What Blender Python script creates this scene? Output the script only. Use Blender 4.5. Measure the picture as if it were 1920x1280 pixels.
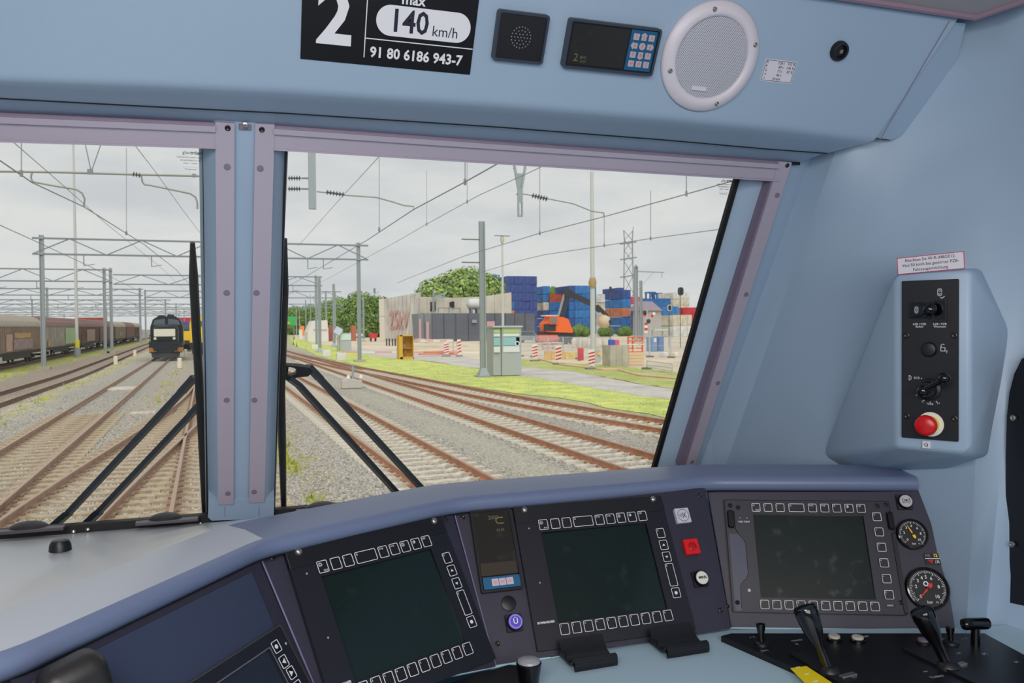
import bpy, bmesh, math, random
import numpy as np
from math import sin, cos, tan, radians, pi, sqrt, atan2, floor
from mathutils import Matrix, Vector
random.seed(7); np.random.seed(7)
SC = bpy.context.scene
COL = SC.collection
for o_ in list(bpy.data.objects): bpy.data.objects.remove(o_)

# ------------------------------------------------------------------ camera
CZ = 3.2                       # eye height above the ballast (cab floor is 1.55 m above it)
FPX = 1540.0
YAW, PIT, ROL = radians(18.9), radians(-1.17), radians(-.486)
_cy, _sy = cos(YAW), sin(YAW)
FW = np.array([_sy*cos(PIT), _cy*cos(PIT), sin(PIT)]); RT = np.array([_cy, -_sy, 0.]); UP = np.cross(RT, FW)
CR = cos(ROL)*RT + sin(ROL)*UP; CU = -sin(ROL)*RT + cos(ROL)*UP
EYE = np.array([0., 0., CZ])
cam = bpy.data.cameras.new('camera'); camo = bpy.data.objects.new('camera', cam); COL.objects.link(camo)
cam.sensor_width = 36; cam.lens = 36*FPX/1920; cam.clip_start = .02; cam.clip_end = 3000
camo.matrix_world = Matrix(((CR[0], CU[0], -FW[0], 0), (CR[1], CU[1], -FW[1], 0), (CR[2], CU[2], -FW[2], CZ), (0, 0, 0, 1)))
cam.dof.use_dof = True; cam.dof.focus_distance = 1.6; cam.dof.aperture_fstop = 16
SC.camera = camo
SC.view_settings.view_transform = 'Standard'; SC.view_settings.look = 'None'
SC.view_settings.exposure = 0; SC.view_settings.gamma = 1; SC.view_settings.use_curve_mapping = False
SC.cycles.max_bounces = 8; SC.cycles.transparent_max_bounces = 16; SC.cycles.sample_clamp_indirect = 4
SC.cycles.caustics_reflective = False; SC.cycles.caustics_refractive = False

# ------------------------------------------------------------------ sky
wd = bpy.data.worlds.new('overcast_sky'); SC.world = wd; wd.use_nodes = True
nt = wd.node_tree; nt.nodes.clear()
def N(t, ty, **k):
    n = t.nodes.new(ty)
    for a, b in k.items():
        if a in n.inputs: n.inputs[a].default_value = b
        else: setattr(n, a, b)
    return n
tc = N(nt, 'ShaderNodeTexCoord'); mp = N(nt, 'ShaderNodeMapping'); mp.inputs['Scale'].default_value = (1.6, 1.6, 5.5)
ns = N(nt, 'ShaderNodeTexNoise', Scale=2.4, Detail=5.0, Roughness=.55)
rp = N(nt, 'ShaderNodeValToRGB'); rp.color_ramp.elements[0].position = .36; rp.color_ramp.elements[1].position = .62
rp.color_ramp.elements[0].color = (.62, .63, .665, 1); rp.color_ramp.elements[1].color = (.765, .76, .755, 1)
bg = N(nt, 'ShaderNodeBackground', Strength=1.0); ow = N(nt, 'ShaderNodeOutputWorld')
L = nt.links.new
L(tc.outputs['Generated'], mp.inputs['Vector']); L(mp.outputs[0], ns.inputs['Vector']); L(ns.outputs[0], rp.inputs[0]); L(rp.outputs[0], bg.inputs[0]); L(bg.outputs[0], ow.inputs[0])
# sun behind thin cloud
sl = bpy.data.lights.new('cloudy_sun', 'SUN'); sl.energy = 2.0; sl.angle = radians(50); sl.color = (1, .97, .92)
so = bpy.data.objects.new('cloudy_sun', sl); COL.objects.link(so); so.rotation_euler = (radians(40), radians(-12), 0)
# cab ceiling lamp behind and above the eye, plus an added rear fill light
def area(name, loc, rot, sx, sy, e, c=(1, .97, .94)):
    l = bpy.data.lights.new(name, 'AREA'); l.shape = 'RECTANGLE'; l.size = sx; l.size_y = sy; l.energy = e; l.color = c
    o = bpy.data.objects.new(name, l); COL.objects.link(o); o.location = loc; o.rotation_euler = rot
    return o
area('cab_ceiling_lamp', (-.40, -.25, CZ+.53), (radians(28), 0, radians(-20)), .9, .4, 15.0)
area('cab_rear_fill', (.2, -.75, CZ+.2), (radians(82), 0, radians(-12)), 1.6, .7, 21.0)  # added fill that brightens the cab, not one of its fittings

# ------------------------------------------------------------------ pixel -> ray helpers (used to survey real planes)
def V3(*a): return np.array(a, float)
def ray(x, y): return FW + CR*((x-960)/FPX) + CU*((640-y)/FPX)
def hit(x, y, o, n):
    d = ray(x, y); n = np.array(n, float); o = np.array(o, float)
    return EYE + d*(((o-EYE) @ n)/(d @ n))
def atX(x, y, X): return hit(x, y, (X, 0, 0), (1, 0, 0))
def atY(x, y, Y): return hit(x, y, (0, Y, 0), (0, 1, 0))
def atZ(x, y, Z): return hit(x, y, (0, 0, Z), (0, 0, 1))
def zatY(x, y, Y): return atY(x, y, Y)[2]

# ------------------------------------------------------------------ materials
def lin(c):
    c = c/255.
    return c/12.92 if c <= .04045 else ((c+.055)/1.055)**2.4
def rgb(r, g, b): return (lin(r), lin(g), lin(b), 1)
MATS = {}
def mat(name, c, rough=.5, metal=0., spec=.5, noise=None, bump=None, emis=None, coat=0):
    """c: sRGB tuple; noise=(scale, second sRGB, amount); bump=(scale, strength, distance)"""
    if name in MATS: return MATS[name]
    m = bpy.data.materials.new(name); m.use_nodes = True; t = m.node_tree; b = t.nodes['Principled BSDF']
    b.inputs['Base Color'].default_value = rgb(*c); b.inputs['Roughness'].default_value = rough
    b.inputs['Metallic'].default_value = metal; b.inputs['Specular IOR Level'].default_value = spec
    b.inputs['Coat Weight'].default_value = coat
    if emis:
        b.inputs['Emission Color'].default_value = rgb(*emis[0]); b.inputs['Emission Strength'].default_value = emis[1]
    co = N(t, 'ShaderNodeTexCoord')
    if noise:
        n = N(t, 'ShaderNodeTexNoise', Scale=noise[0], Detail=4.0); r = N(t, 'ShaderNodeMapRange')
        r.inputs[1].default_value = .35; r.inputs[2].default_value = .65; r.inputs[4].default_value = noise[2]
        x = N(t, 'ShaderNodeMix', data_type='RGBA'); x.inputs[6].default_value = rgb(*c); x.inputs[7].default_value = rgb(*noise[1])
        t.links.new(co.outputs['Object'], n.inputs['Vector']); t.links.new(n.outputs[0], r.inputs[0]); t.links.new(r.outputs[0], x.inputs[0]); t.links.new(x.outputs[2], b.inputs['Base Color'])
    if bump:
        n = N(t, 'ShaderNodeTexNoise', Scale=bump[0], Detail=3.0); q = N(t, 'ShaderNodeBump', Strength=bump[1], Distance=bump[2])
        t.links.new(co.outputs['Object'], n.inputs['Vector']); t.links.new(n.outputs[0], q.inputs['Height']); t.links.new(q.outputs[0], b.inputs['Normal'])
    MATS[name] = m; return m
PAINT = mat('pale_blue_paint', (158, 179, 200), .42, bump=(900, .12, .0004), noise=(3, (154, 175, 197), .6))
PAINT_SKYLIT = mat('desk_top_skylit', (222, 225, 229), .25, bump=(900, .1, .0003))  # same cab paint, whitened so the colour carries the strong skylight
ROLL = mat('roll_edge_shaded', (106, 118, 148), .32, bump=(900, .08, .0003))  # desk paint darkened: shade on the rolled edge is put into the colour
CEIL = mat('ceiling_beige', (190, 178, 176), .7, noise=(6, (180, 170, 172), .5))
ALU = mat('lilac_aluminium', (186, 176, 190), .36, .25)
ALUD = mat('aluminium_edge', (140, 125, 145), .4, .25)
PANEL = mat('instrument_panel_violet', (47, 45, 61), .45, bump=(1400, .35, .0004), noise=(30, (43, 41, 57), .7))
PANELB = mat('blue_slate_panel', (50, 58, 82), .4, bump=(1400, .3, .0003))
PEDGE = mat('panel_edge_lilac', (128, 118, 152), .35)
BLK = mat('matte_black', (17, 17, 22), .42, bump=(1200, .2, .0002))
BLKG = mat('gloss_black', (8, 7, 11), .12, spec=.6)
BEZ = mat('display_bezel_black', (22, 22, 32), .4, bump=(1500, .2, .0002))
BEZD = mat('display_head_black', (10, 10, 18), .5)
RUB = mat('black_rubber', (14, 14, 16), .6)
CHR = mat('worn_steel', (170, 165, 160), .3, .9)
SCRW = mat('dark_screw', (60, 54, 52), .38, .8)
WHT = mat('white_print', (225, 225, 230), .5)
GRYP = mat('grey_print', (150, 150, 158), .5)
RED = mat('signal_red', (200, 20, 24), .3)
YEL = mat('yellow', (235, 205, 20), .4)
def screen_mat(name, c, rough=.09):
    m = mat(name, c, rough, spec=.5); t = m.node_tree; b = t.nodes['Principled BSDF']
    co = N(t, 'ShaderNodeTexCoord'); n = N(t, 'ShaderNodeTexNoise', Scale=38., Detail=2.0); r = N(t, 'ShaderNodeMapRange')
    r.inputs[1].default_value = .56; r.inputs[2].default_value = .74; r.inputs[3].default_value = rough; r.inputs[4].default_value = rough+.25
    t.links.new(co.outputs['Object'], n.inputs['Vector']); t.links.new(n.outputs[0], r.inputs[0]); t.links.new(r.outputs[0], b.inputs['Roughness'])
    return m
SCR = screen_mat('dark_green_screen', (14, 30, 28))
LCD = screen_mat('brown_lcd', (38, 36, 32), .15)

# ------------------------------------------------------------------ mesh helpers
class G:
    """collects geometry for ONE mesh object"""
    def __init__(s): s.v = []; s.f = []; s.m = []; s.cur = 0
    def add(s, v, f):
        n = len(s.v); s.v += [tuple(map(float, p)) for p in v]; s.f += [tuple(i+n for i in q) for q in f]; s.m += [s.cur]*len(f); return s
    def box(s, c, d, rot=None):
        c = np.array(c, float); hx, hy, hz = [k/2 for k in d]
        P = [V3(x, y, z) for z in (-hz, hz) for x, y in ((-hx, -hy), (hx, -hy), (hx, hy), (-hx, hy))]
        if rot is not None: R = np.array(Matrix.Rotation(rot[1], 3, rot[0])); P = [R@p for p in P]
        return s.add([c+p for p in P], [(3, 2, 1, 0), (4, 5, 6, 7), (0, 1, 5, 4), (1, 2, 6, 5), (2, 3, 7, 6), (3, 0, 4, 7)])
    def prism(s, poly, z0, z1, bev=0.):
        """poly in local xy, extruded z0..z1 with a small chamfer at z1"""
        n = len(poly); P = np.array(poly, float)
        rings = [np.c_[P, np.full(n, z0)]]
        if bev > 0:
            c = P.mean(0); d = P-c; ln = np.linalg.norm(d, axis=1)[:, None]
            rings.append(np.c_[P, np.full(n, z1-bev)]); rings.append(np.c_[P-d/ln*bev*1.2, np.full(n, z1)])
        else: rings.append(np.c_[P, np.full(n, z1)])
        v = np.vstack(rings); f = [tuple(range(n-1, -1, -1)), tuple(range((len(rings)-1)*n, len(rings)*n))]
        for k in range(len(rings)-1):
            for i in range(n): j = (i+1) % n; f.append((k*n+i, k*n+j, (k+1)*n+j, (k+1)*n+i))
        return s.add(v, f)
    def plate(s, cx, cy, w, h, z0, z1, r=.002, bev=.0004, seg=4):
        return s.prism(rrect(cx, cy, w, h, r, seg), z0, z1, bev)
    def ring(s, outer, inner, z0, z1):
        n = len(outer); a = np.array(outer, float); b = np.array(inner, float)
        v = np.vstack([np.c_[a, np.full(n, z0)], np.c_[a, np.full(n, z1)], np.c_[b, np.full(n, z1)], np.c_[b, np.full(n, z0)]])
        f = []
        for k in range(4):
            for i in range(n): j = (i+1) % n; f.append((k*n+i, k*n+j, ((k+1) % 4)*n+j, ((k+1) % 4)*n+i))
        return s.add(v, f)
    def lathe(s, prof, n=24, c=(0, 0, 0), ax=None):
        """prof: [(r,z)...] about local z at c"""
        v = []; f = []; c = np.array(c, float)
        R = np.eye(3) if ax is None else np.array(Vector((0, 0, 1)).rotation_difference(Vector(ax)).to_matrix())
        for r, z in prof:
            for i in range(n): t = 2*pi*i/n; v.append(c+R@V3(r*cos(t), r*sin(t), z))
        for k in range(len(prof)-1):
            for i in range(n): j = (i+1) % n; f.append((k*n+i, k*n+j, (k+1)*n+j, (k+1)*n+i))
        f.append(tuple(range(n-1, -1, -1))); f.append(tuple(range((len(prof)-1)*n, len(prof)*n)))
        return s.add(v, f)
    def bar(s, a, b, r, n=6, r2=None, ry=None):
        a = np.array(a, float); b = np.array(b, float); d = b-a; ln = np.linalg.norm(d)
        if ln < 1e-9: return s
        r2 = r if r2 is None else r2
        if n == 4:   # rectangular bar: r = half width (horizontal), ry = half height
            ry = ry or r; up = V3(0, 0, 1) if abs(d[2])/ln < .95 else V3(0, 1, 0)
            x = np.cross(d/ln, up); x /= np.linalg.norm(x); y = np.cross(x, d/ln)
            v = [p+x*sx*r+y*sy*ry for p in (a, b) for sx, sy in ((-1, -1), (1, -1), (1, 1), (-1, 1))]
            return s.add(v, [(3, 2, 1, 0), (4, 5, 6, 7), (0, 1, 5, 4), (1, 2, 6, 5), (2, 3, 7, 6), (3, 0, 4, 7)])
        return s.lathe([(r, 0), (r2, ln)], n, a, d/ln)
    def tube(s, pts, r, n=8):
        pts = [np.array(p, float) for p in pts]; m = len(pts); v = []; f = []
        rr = r if hasattr(r, '__len__') else [r]*m; px = None
        for i, p in enumerate(pts):
            d = pts[min(i+1, m-1)]-pts[max(i-1, 0)]; d /= np.linalg.norm(d)
            if px is None: px = np.cross(d, V3(0, 0, 1) if abs(d[2]) < .9 else V3(0, 1, 0))
            x = px-d*(px@d); x /= np.linalg.norm(x); px = x; y = np.cross(d, x)
            for k in range(n): t = 2*pi*k/n; v.append(p+(x*cos(t)+y*sin(t))*rr[i])
        for i in range(m-1):
            for k in range(n): j = (k+1) % n; f.append((i*n+k, i*n+j, (i+1)*n+j, (i+1)*n+k))
        f.append(tuple(range(n-1, -1, -1))); f.append(tuple(range((m-1)*n, m*n)))
        return s.add(v, f)
    def grid(s, rows):
        """rows: list of equally long lists of points"""
        m = len(rows[0]); v = [p for r in rows for p in r]; f = []
        for i in range(len(rows)-1):
            for j in range(m-1): f.append((i*m+j, i*m+j+1, (i+1)*m+j+1, (i+1)*m+j))
        return s.add(v, f)
    def slab(s, poly, off):
        """planar 3D polygon thickened by vector off"""
        n = len(poly); P = [np.array(p, float) for p in poly]; off = np.array(off, float)
        f = [tuple(range(n)), tuple(range(2*n-1, n-1, -1))]+[((i+1) % n, i, i+n, (i+1) % n+n) for i in range(n)]
        return s.add(P+[p+off for p in P], f)
    def mesh(s, name, mats, smooth=35):
        me = bpy.data.meshes.new(name); me.from_pydata(s.v, [], s.f)
        for m in (mats if isinstance(mats, (list, tuple)) else [mats]): me.materials.append(m)
        if isinstance(mats, (list, tuple)) and len(mats) > 1: me.polygons.foreach_set('material_index', s.m)
        bm = bmesh.new(); bm.from_mesh(me); bmesh.ops.recalc_face_normals(bm, faces=bm.faces); bm.to_mesh(me); bm.free()
        if smooth:
            me.polygons.foreach_set('use_smooth', [True]*len(me.polygons)); me.set_sharp_from_angle(angle=radians(smooth))
        return me
def rrect(cx, cy, w, h, r, seg=4):
    r = min(r, w/2-1e-5, h/2-1e-5); out = []
    for k, (sx, sy) in enumerate(((1, 1), (-1, 1), (-1, -1), (1, -1))):
        for i in range(seg+1):
            t = pi/2*k+pi/2*i/seg; out.append((cx+sx*(w/2-r)+r*cos(t), cy+sy*(h/2-r)+r*sin(t)))
    return out
def circ(cx, cy, r, n=32): return [(cx+r*cos(2*pi*i/n), cy+r*sin(2*pi*i/n)) for i in range(n)]
def link(name, data, parent=None, M=None):
    o = bpy.data.objects.new(name, data); COL.objects.link(o)
    if parent is not None: o.parent = parent
    if M is not None: o.matrix_local = M
    return o
def obj(name, g, m, parent=None, M=None, smooth=35, label=None, kind=None):
    o = link(name, g.mesh(name, m, smooth), parent, M)
    if label: o['label'] = label
    if kind: o['kind'] = kind
    return o
def tag(o, label=None, cat=None, group=None, kind=None):
    if label: o['label'] = label
    if cat: o['category'] = cat
    if group: o['group'] = group
    if kind: o['kind'] = kind
    return o
def thing(name, label, cat, M=None, group=None):
    o = bpy.data.objects.new(name, None); COL.objects.link(o); o.empty_display_size = .05
    if M is not None: o.matrix_world = M if isinstance(M, Matrix) else Matrix.Translation(Vector(M))
    return tag(o, label, cat, group)
def struct(name, M=None):
    o = bpy.data.objects.new(name, None); COL.objects.link(o); o['kind'] = 'structure'
    if M is not None: o.matrix_world = M
    return o
def frame(o, a, b, n):
    return Matrix(((a[0], b[0], n[0], o[0]), (a[1], b[1], n[1], o[1]), (a[2], b[2], n[2], o[2]), (0, 0, 0, 1)))
def T(x, y, z=0.): return Matrix.Translation((x, y, z))
def copy_tree(o, parent=None):
    c = o.copy(); COL.objects.link(c)
    if parent is not None: c.parent = parent
    for ch in list(o.children): copy_tree(ch, c)
    return c
TXT = {}
def text(name, s, size, m, parent, x=0, y=0, z=0, align='CENTER', rot=0, sx=1., ext=.00015, bold=0., M=None):
    key = (s, size, m.name, align, ext, bold)
    if key not in TXT:
        cu = bpy.data.curves.new(name, 'FONT'); cu.body = s; cu.size = size; cu.align_x = align; cu.align_y = 'CENTER'
        cu.extrude = ext; cu.offset = bold; cu.resolution_u = 2; cu.materials.append(m)
        to = bpy.data.objects.new(name, cu); me = bpy.data.meshes.new_from_object(to); me.name = name
        if not me.materials: me.materials.append(m)
        bpy.data.objects.remove(to); bpy.data.curves.remove(cu); TXT[key] = me
    return link(name, TXT[key], parent, M if M is not None else T(x, y, z) @ Matrix.Rotation(rot, 4, 'Z') @ Matrix.Diagonal((sx, 1, 1, 1)))
class PlaneF:
    """a real mounting plane: origin, right (a), up (b), outward normal (n)"""
    def __init__(s, o, phi, tau):
        phi, tau = radians(phi), radians(tau)
        s.a = V3(sin(phi), cos(phi), 0); h = V3(s.a[1], -s.a[0], 0); s.b = V3(0, 0, cos(tau))-h*sin(tau)
        s.n = np.cross(s.a, s.b); s.o = np.array(o, float)+EYE
        s.M = frame(s.o, s.a, s.b, s.n)
    def at(s, u, v, w=0.): return s.o+s.a*u+s.b*v+s.n*w
    def px(s, x, y): return hit(x, y, s.o, s.n)
    def uv(s, x, y): q = s.px(x, y)-s.o; return float(q@s.a), float(q@s.b)
    def F(s, u, v, w=0.): return frame(s.at(u, v, w), s.a, s.b, s.n)
PL = PlaneF((.236, 1.273, -.4485), 64.1, 32.9)
PC = PlaneF((.636, 1.357, -.4515), 90.9, 31.1)
PR = PlaneF((1.0615, 1.3126, -.4538), 113.55, 25.8)
PP = PlaneF((1.2, 1.163, 0), 150, 0)

# ================================================================== CAB: windscreen, walls, desk
def R3(x, y, z): return V3(x, y, z+CZ)
PG = PlaneF(atY(455, 965, 1.9)-EYE, 90, -27)
def gp(x, y, w=0.): return hit(x, y, PG.o+PG.n*w, PG.n)
def guv(x, y, w=0.): q = gp(x, y, w)-PG.o; return float(q@PG.a), float(q@PG.b)
def PO_at(x, y, w=0.): return hit(x, y, PO.o+PO.n*w, PO.n)
PO = PlaneF((.026, 1.36, .345), 90, -29)
def glass_mat():
    m = bpy.data.materials.new('window_glass'); m.use_nodes = True; t = m.node_tree; t.nodes.clear()
    o = N(t, 'ShaderNodeOutputMaterial'); mx = N(t, 'ShaderNodeMixShader'); a = N(t, 'ShaderNodeBsdfTransparent'); g = N(t, 'ShaderNodeBsdfGlossy', Roughness=.02)
    a.inputs[0].default_value = (.97, .985, .975, 1)
    f = N(t, 'ShaderNodeFresnel', IOR=1.3); t.links.new(f.outputs[0], mx.inputs[0]); t.links.new(a.outputs[0], mx.inputs[1]); t.links.new(g.outputs[0], mx.inputs[2]); t.links.new(mx.outputs[0], o.inputs[0])
    return m
GLASS = glass_mat()
# --- panes
glass_print = mat('faint_glass_print', (95, 95, 105), .6)
for nm, cs, tx, ty, name2 in (('window_1', [(537, 276), (1381, 326), (1213, 915), (512, 985)], 1376, 336, 'right'), ('window_2', [(-330, 240), (381, 272), (389, 990), (-360, 1060)], 377, 283, 'left')):
    w = struct(nm, PG.M); uvs = [guv(*c) for c in cs]
    obj('glass', G().prism(uvs, -.004, 0), GLASS, w, smooth=0)
    c = np.mean(uvs, 0); o2 = [tuple(np.array(p)+np.sign(np.array(p)-c)*.010) for p in uvs]; i2 = [tuple(np.array(p)-np.sign(np.array(p)-c)*.0015) for p in uvs]
    obj('gasket', G().ring(o2, i2, -.006, .004), RUB, w, smooth=0)
    u0, v0 = guv(tx, ty)
    text('maker_print', 'glas', .0085, glass_print, w, u0-.018, v0-.004, .0008, 'RIGHT')
    text('maker_print', 'trösch', .0085, glass_print, w, u0-.0175, v0-.004, .0008, 'LEFT', bold=.0002)
    for k, s_ in enumerate(('LAMINATED SAFETY GLASS', 'DE/GRIMSBASTA1 0T', '2062V / 1900W', '______________', 'TSI-approved')):
        text('small_print', s_, .0036, glass_print, w, u0-.018, v0-.0125-.0052*k, .0008, 'CENTER')
# --- centre post
post = struct('trim_1'); post['label'] = 'pale blue centre post between the two windscreens'
def pp(x, y, w): return gp(x, y, w)
rows = []
for (xa, xb, xc, xd, xe, xf, y) in ((372, 388, 403, 514, 528, 543, 226), (376, 392, 406, 508, 524, 532, 480), (382, 393, 408, 502, 516, 523, 740), (386, 396, 411, 497, 510, 516, 962)):
    rows.append([pp(xa, y, -.01), pp(xb, y, .02), pp(xc-5, y, .036), pp(xc, y, .042), pp(xd, y, .042), pp(xd+5, y, .036), pp(xe, y, .02), pp(xf, y, -.01)])
obj('post_body', G().grid(rows), PAINT, post, smooth=50)
g = G().prism([guv(391, 935, .04), guv(514, 930, .04), guv(513, 962, .04), guv(505, 968, .04), guv(397, 972, .04), guv(390, 966, .04)][::-1], 0, .047, .0004)
obj('post_foot', g, PAINT, post, PG.M, smooth=0)
for (x0, x1) in ((421, 421.8), (485.5, 486.3)):
    obj('foot_joint', G().prism([guv(x0, 949, .0475), guv(x1, 949, .0475), guv(x1, 968, .0475), guv(x0, 968, .0475)], .0470, .0478), ALUD, post, PG.M, smooth=0)
def strip(poly, w0, w1, m=ALU, nm='blind_track', par=None, bev=.0008):
    return obj(nm, G().prism([guv(x, y, w1) for x, y in poly], w0, w1, bev), m, par, PG.M)
def hole_part(par, x, y, w, screw):
    u, v = guv(x, y, w)
    if screw:
        g = G().lathe([(.0048, 0), (.0048, .0012), (.0034, .0022), (.0012, .0014), (0.0001, .0008)], 14); obj('screw', g, SCRW, par, PG.M@T(u, v, w))
    else:
        obj('screw_hole', G().ring(circ(0, 0, .0058, 18), circ(0, 0, .0050, 18), 0, .0006).lathe([(.0050, .0001), (.004, .00025)], 18), ALUD, par, PG.M@T(u, v, w))
for poly, hs, lb in (([(403.5, 229), (440, 231.5), (438, 946), (409, 946.5)], [(427, 240), (426, 313), (425, 549), (425, 750), (427.5, 925)], 'left lilac aluminium blind track on the centre post'),
                 ([(478.5, 232), (515, 234), (496, 942), (467, 943)], [(491, 243), (488, 316), (481, 549), (477, 750), (476.5, 922)], 'right lilac aluminium blind track on the centre post')):
    t = thing('blind_track', lb, 'trim strip'); strip(poly, .036, .052, par=t, nm='track_face')
    for k, (x, y) in enumerate(hs): hole_part(t, x, y, .0522, k == 0)
tk = thing('roof_latch', 'small dark latch plate with a screw at the top of the centre post', 'latch')
strip([(448, 233), (471, 234.5), (471, 244), (448, 243)], .042, .047, ALUD, 'plate', tk)
u, v = guv(459.5, 236, .048); obj('screw', G().lathe([(.006, 0), (.006, .002), (.0035, .003), (.002, .001)], 16), CHR, tk, PG.M@T(u, v, .047))
# --- header blind cassettes
def cassette(lb, top, bot, xs):
    t = thing('blind_cassette', lb, 'blind cassette')
    def band(f0, f1, w0, w1, nm, m):
        P = []
        for f, seq in ((f0, xs), (f1, xs[::-1])):
            for x in seq:
                yt = np.interp(x, *zip(*top)); yb = np.interp(x, *zip(*bot)); P.append(guv(x, yt+(yb-yt)*f, w1))
        obj(nm, G().prism(P, w0, w1), m, t, PG.M, smooth=0)
    band(0, .16, .02, .046, 'back_edge', ALUD); band(.14, .36, .03, .058, 'upper_lip', ALU); band(.36, .93, .025, .05, 'cover', ALU); band(.93, 1.0, .02, .056, 'lower_lip', ALU)
cassette('long lilac aluminium blind cassette over the right windscreen', [(513, 235), (1480, 304)], [(513, 282), (1470, 341)], [513, 1462])
cassette('lilac aluminium blind cassette over the left windscreen', [(-330, 196), (404, 230)], [(-330, 257), (404, 279)], [-330, 404])
t = thing('blind_track', 'slanting lilac aluminium blind track beside the right wall', 'trim strip')
strip([(1461, 303), (1485, 305), (1300, 881), (1283, 883)], .046, .052, par=t, nm='track_face')
strip([(1446, 338), (1457, 338), (1285, 879), (1277, 877)], .01, .05, ALUD, 'track_side', t)
for k, (x, y) in enumerate([(1476, 310), (1457.5, 366), (1399, 552), (1346, 718), (1298, 866)]): hole_part(t, x, y, .0522, k == 0)

# --- right wall (one moulded skin from windscreen reveal to the side)
def wallpt(top, bot, zz):
    f = (zz-bot[2])/(top[2]-bot[2]); return bot+(top-bot)*f
c = []
c.append((gp(1384, 330, -.006), gp(1220, 892, -.006)))
c.append((gp(1407, 332, .012), gp(1243, 889, .012)))
c.append((gp(1432, 334, .024), gp(1262, 888, .020)))
c.append((gp(1452, 334, .020), gp(1280, 888, .012)))
c.append((gp(1486, 320, .022), gp(1303, 888, .014)))
q0 = atZ(1520, 297, CZ+.36)
c.append((q0, R3(1.165, 1.835, -.30)))
q1 = atZ(1565, 287, CZ+.36)
c.append((q1, R3(1.2, 1.778, -.30)))
q2 = atZ(1650, 264, CZ+.37)
c.append(((q1+q2)/2, R3(1.245, 1.53, -.30)))
c.append((q2+V3(.045, .02, 0), R3(1.287, 1.31, -.30)))
c.append((R3(1.405, 1.21, .37), R3(1.30, 1.158, -.30)))
c.append((R3(1.425, 1.14, .37), R3(1.365, 1.16, -.30)))
c.append((R3(1.435, 1.06, .37), R3(1.385, 1.12, -.30)))
c.append((R3(1.44, .2, .37), R3(1.42, .2, -.30)))
c.append((R3(1.44, -.95, .37), R3(1.42, -.95, -.30)))
rows = []
for zr in (-1.55, -.9, -.60, -.45, -.30, -.1, .1, .25, .37, .5, .66):
    rows.append([wallpt(a, b, CZ+max(zr, -.6)) if zr > -.6 else np.append(wallpt(a, b, CZ-.6)[:2], CZ+zr) for a, b in c])
wr = struct('wall_right')
obj('windscreen_reveal', G().grid([r[:7] for r in rows]), PAINT, wr, smooth=60)
obj('wall_skin', G().grid([r[6:] for r in rows]), PAINT, wr, smooth=60)
# moulded control housing
pod = [PP.at(-.060, .092), PP.at(.066, .090), PP.at(.066, -.236), PP.at(-.060, -.236)]
pod += [R3(1.255, 1.52, -.302), R3(1.265, 1.44, -.325), R3(1.39, 1.16, -.02), R3(1.345, 1.165, -.256), R3(1.35, 1.19, .10), R3(1.30, 1.28, .09), R3(1.30, 1.22, -.285)]
bm = bmesh.new()
for p in pod: bm.verts.new(p)
r_ = bmesh.ops.convex_hull(bm, input=bm.verts); bmesh.ops.delete(bm, geom=[v for v in bm.verts if not v.link_faces], context='VERTS')
bmesh.ops.dissolve_limit(bm, angle_limit=.02, verts=bm.verts, edges=bm.edges)
bmesh.ops.bevel(bm, geom=list(bm.edges), offset=.008, segments=3, affect='EDGES', profile=.5)
me = bpy.data.meshes.new('control_housing'); bm.to_mesh(me); bm.free(); me.materials.append(PAINT)
me.polygons.foreach_set('use_smooth', [True]*len(me.polygons)); me.set_sharp_from_angle(angle=radians(40))
link('control_housing', me, wr)
# black side plate at the right frame edge
t = thing('side_cover_plate', 'tall black cover plate with a rounded top corner on the right wall', 'cover plate')
XW = 1.376
P = [atX(x, y, XW) for x, y in [(1891, 1127), (1892, 850), (1894, 780), (1899, 735), (1908, 700), (1922, 672), (1990, 640), (2150, 560), (2150, 1190), (1925, 1134)]]
obj('plate', G().slab(P, (-.008, 0, 0)), BLK, t)
for x, y in ((1901, 783), (1899, 1020)):
    obj('screw', G().lathe([(.0055, 0), (.0055, .003), (.003, .0045), (.001, .003)], 14, atX(x, y, XW-.012), (-1, 0, 0)), CHR, t)

# --- room shell behind the camera
s = struct('floor'); obj('floor_cover', G().box((0, .5, CZ-1.57), (3.0, 3.2, .04)), mat('floor_grey', (70, 72, 78), .8), s)
s = struct('wall_back'); obj('back_panel', G().box((0, -.98, CZ-.45), (2.96, .06, 2.3)), PAINT, s)
s = struct('wall_left'); obj('left_panel', G().box((-1.47, .5, CZ-.45), (.06, 3.0, 2.3)), PAINT, s)
s = struct('ceiling')
P = [R3(-1.5, 1.215, .585), R3(1.005, 1.215, .585), R3(1.372, 1.215, .585), R3(1.45, .95, .60), R3(1.46, -1.0, .66), R3(-1.5, -1.0, .66)]
obj('ceiling_panel', G().slab(P, (0, 0, .03)), CEIL, s)
g = G().tube([R3(-1.5, 1.215, .584), R3(1.005, 1.213, .584), R3(1.362, 1.215, .584), R3(1.45, .95, .60), R3(1.46, 0, .63)], .008, 8)
obj('ceiling_edge', g, mat('ceiling_edge_mauve', (150, 125, 140), .6), s)
s = struct('wall_front'); g = G()
g.box((0, 1.95, CZ-.95), (2.9, .05, 1.0)); obj('front_panel', g, PAINT, s)
g = G().box((0, 1.34, CZ+.64), (2.9, .42, .04)); obj('roof_shell', g, PAINT, s)
for sx in (-1,):
    obj('left_cheek', G().slab([R3(-1.05, 1.92, -.5), R3(-1.05, 1.5, .5), R3(-1.48, 1.2, .6), R3(-1.48, 1.2, -.9), R3(-1.05, 1.92, -.9)], (0, .03, 0)), PAINT, s)
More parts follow.
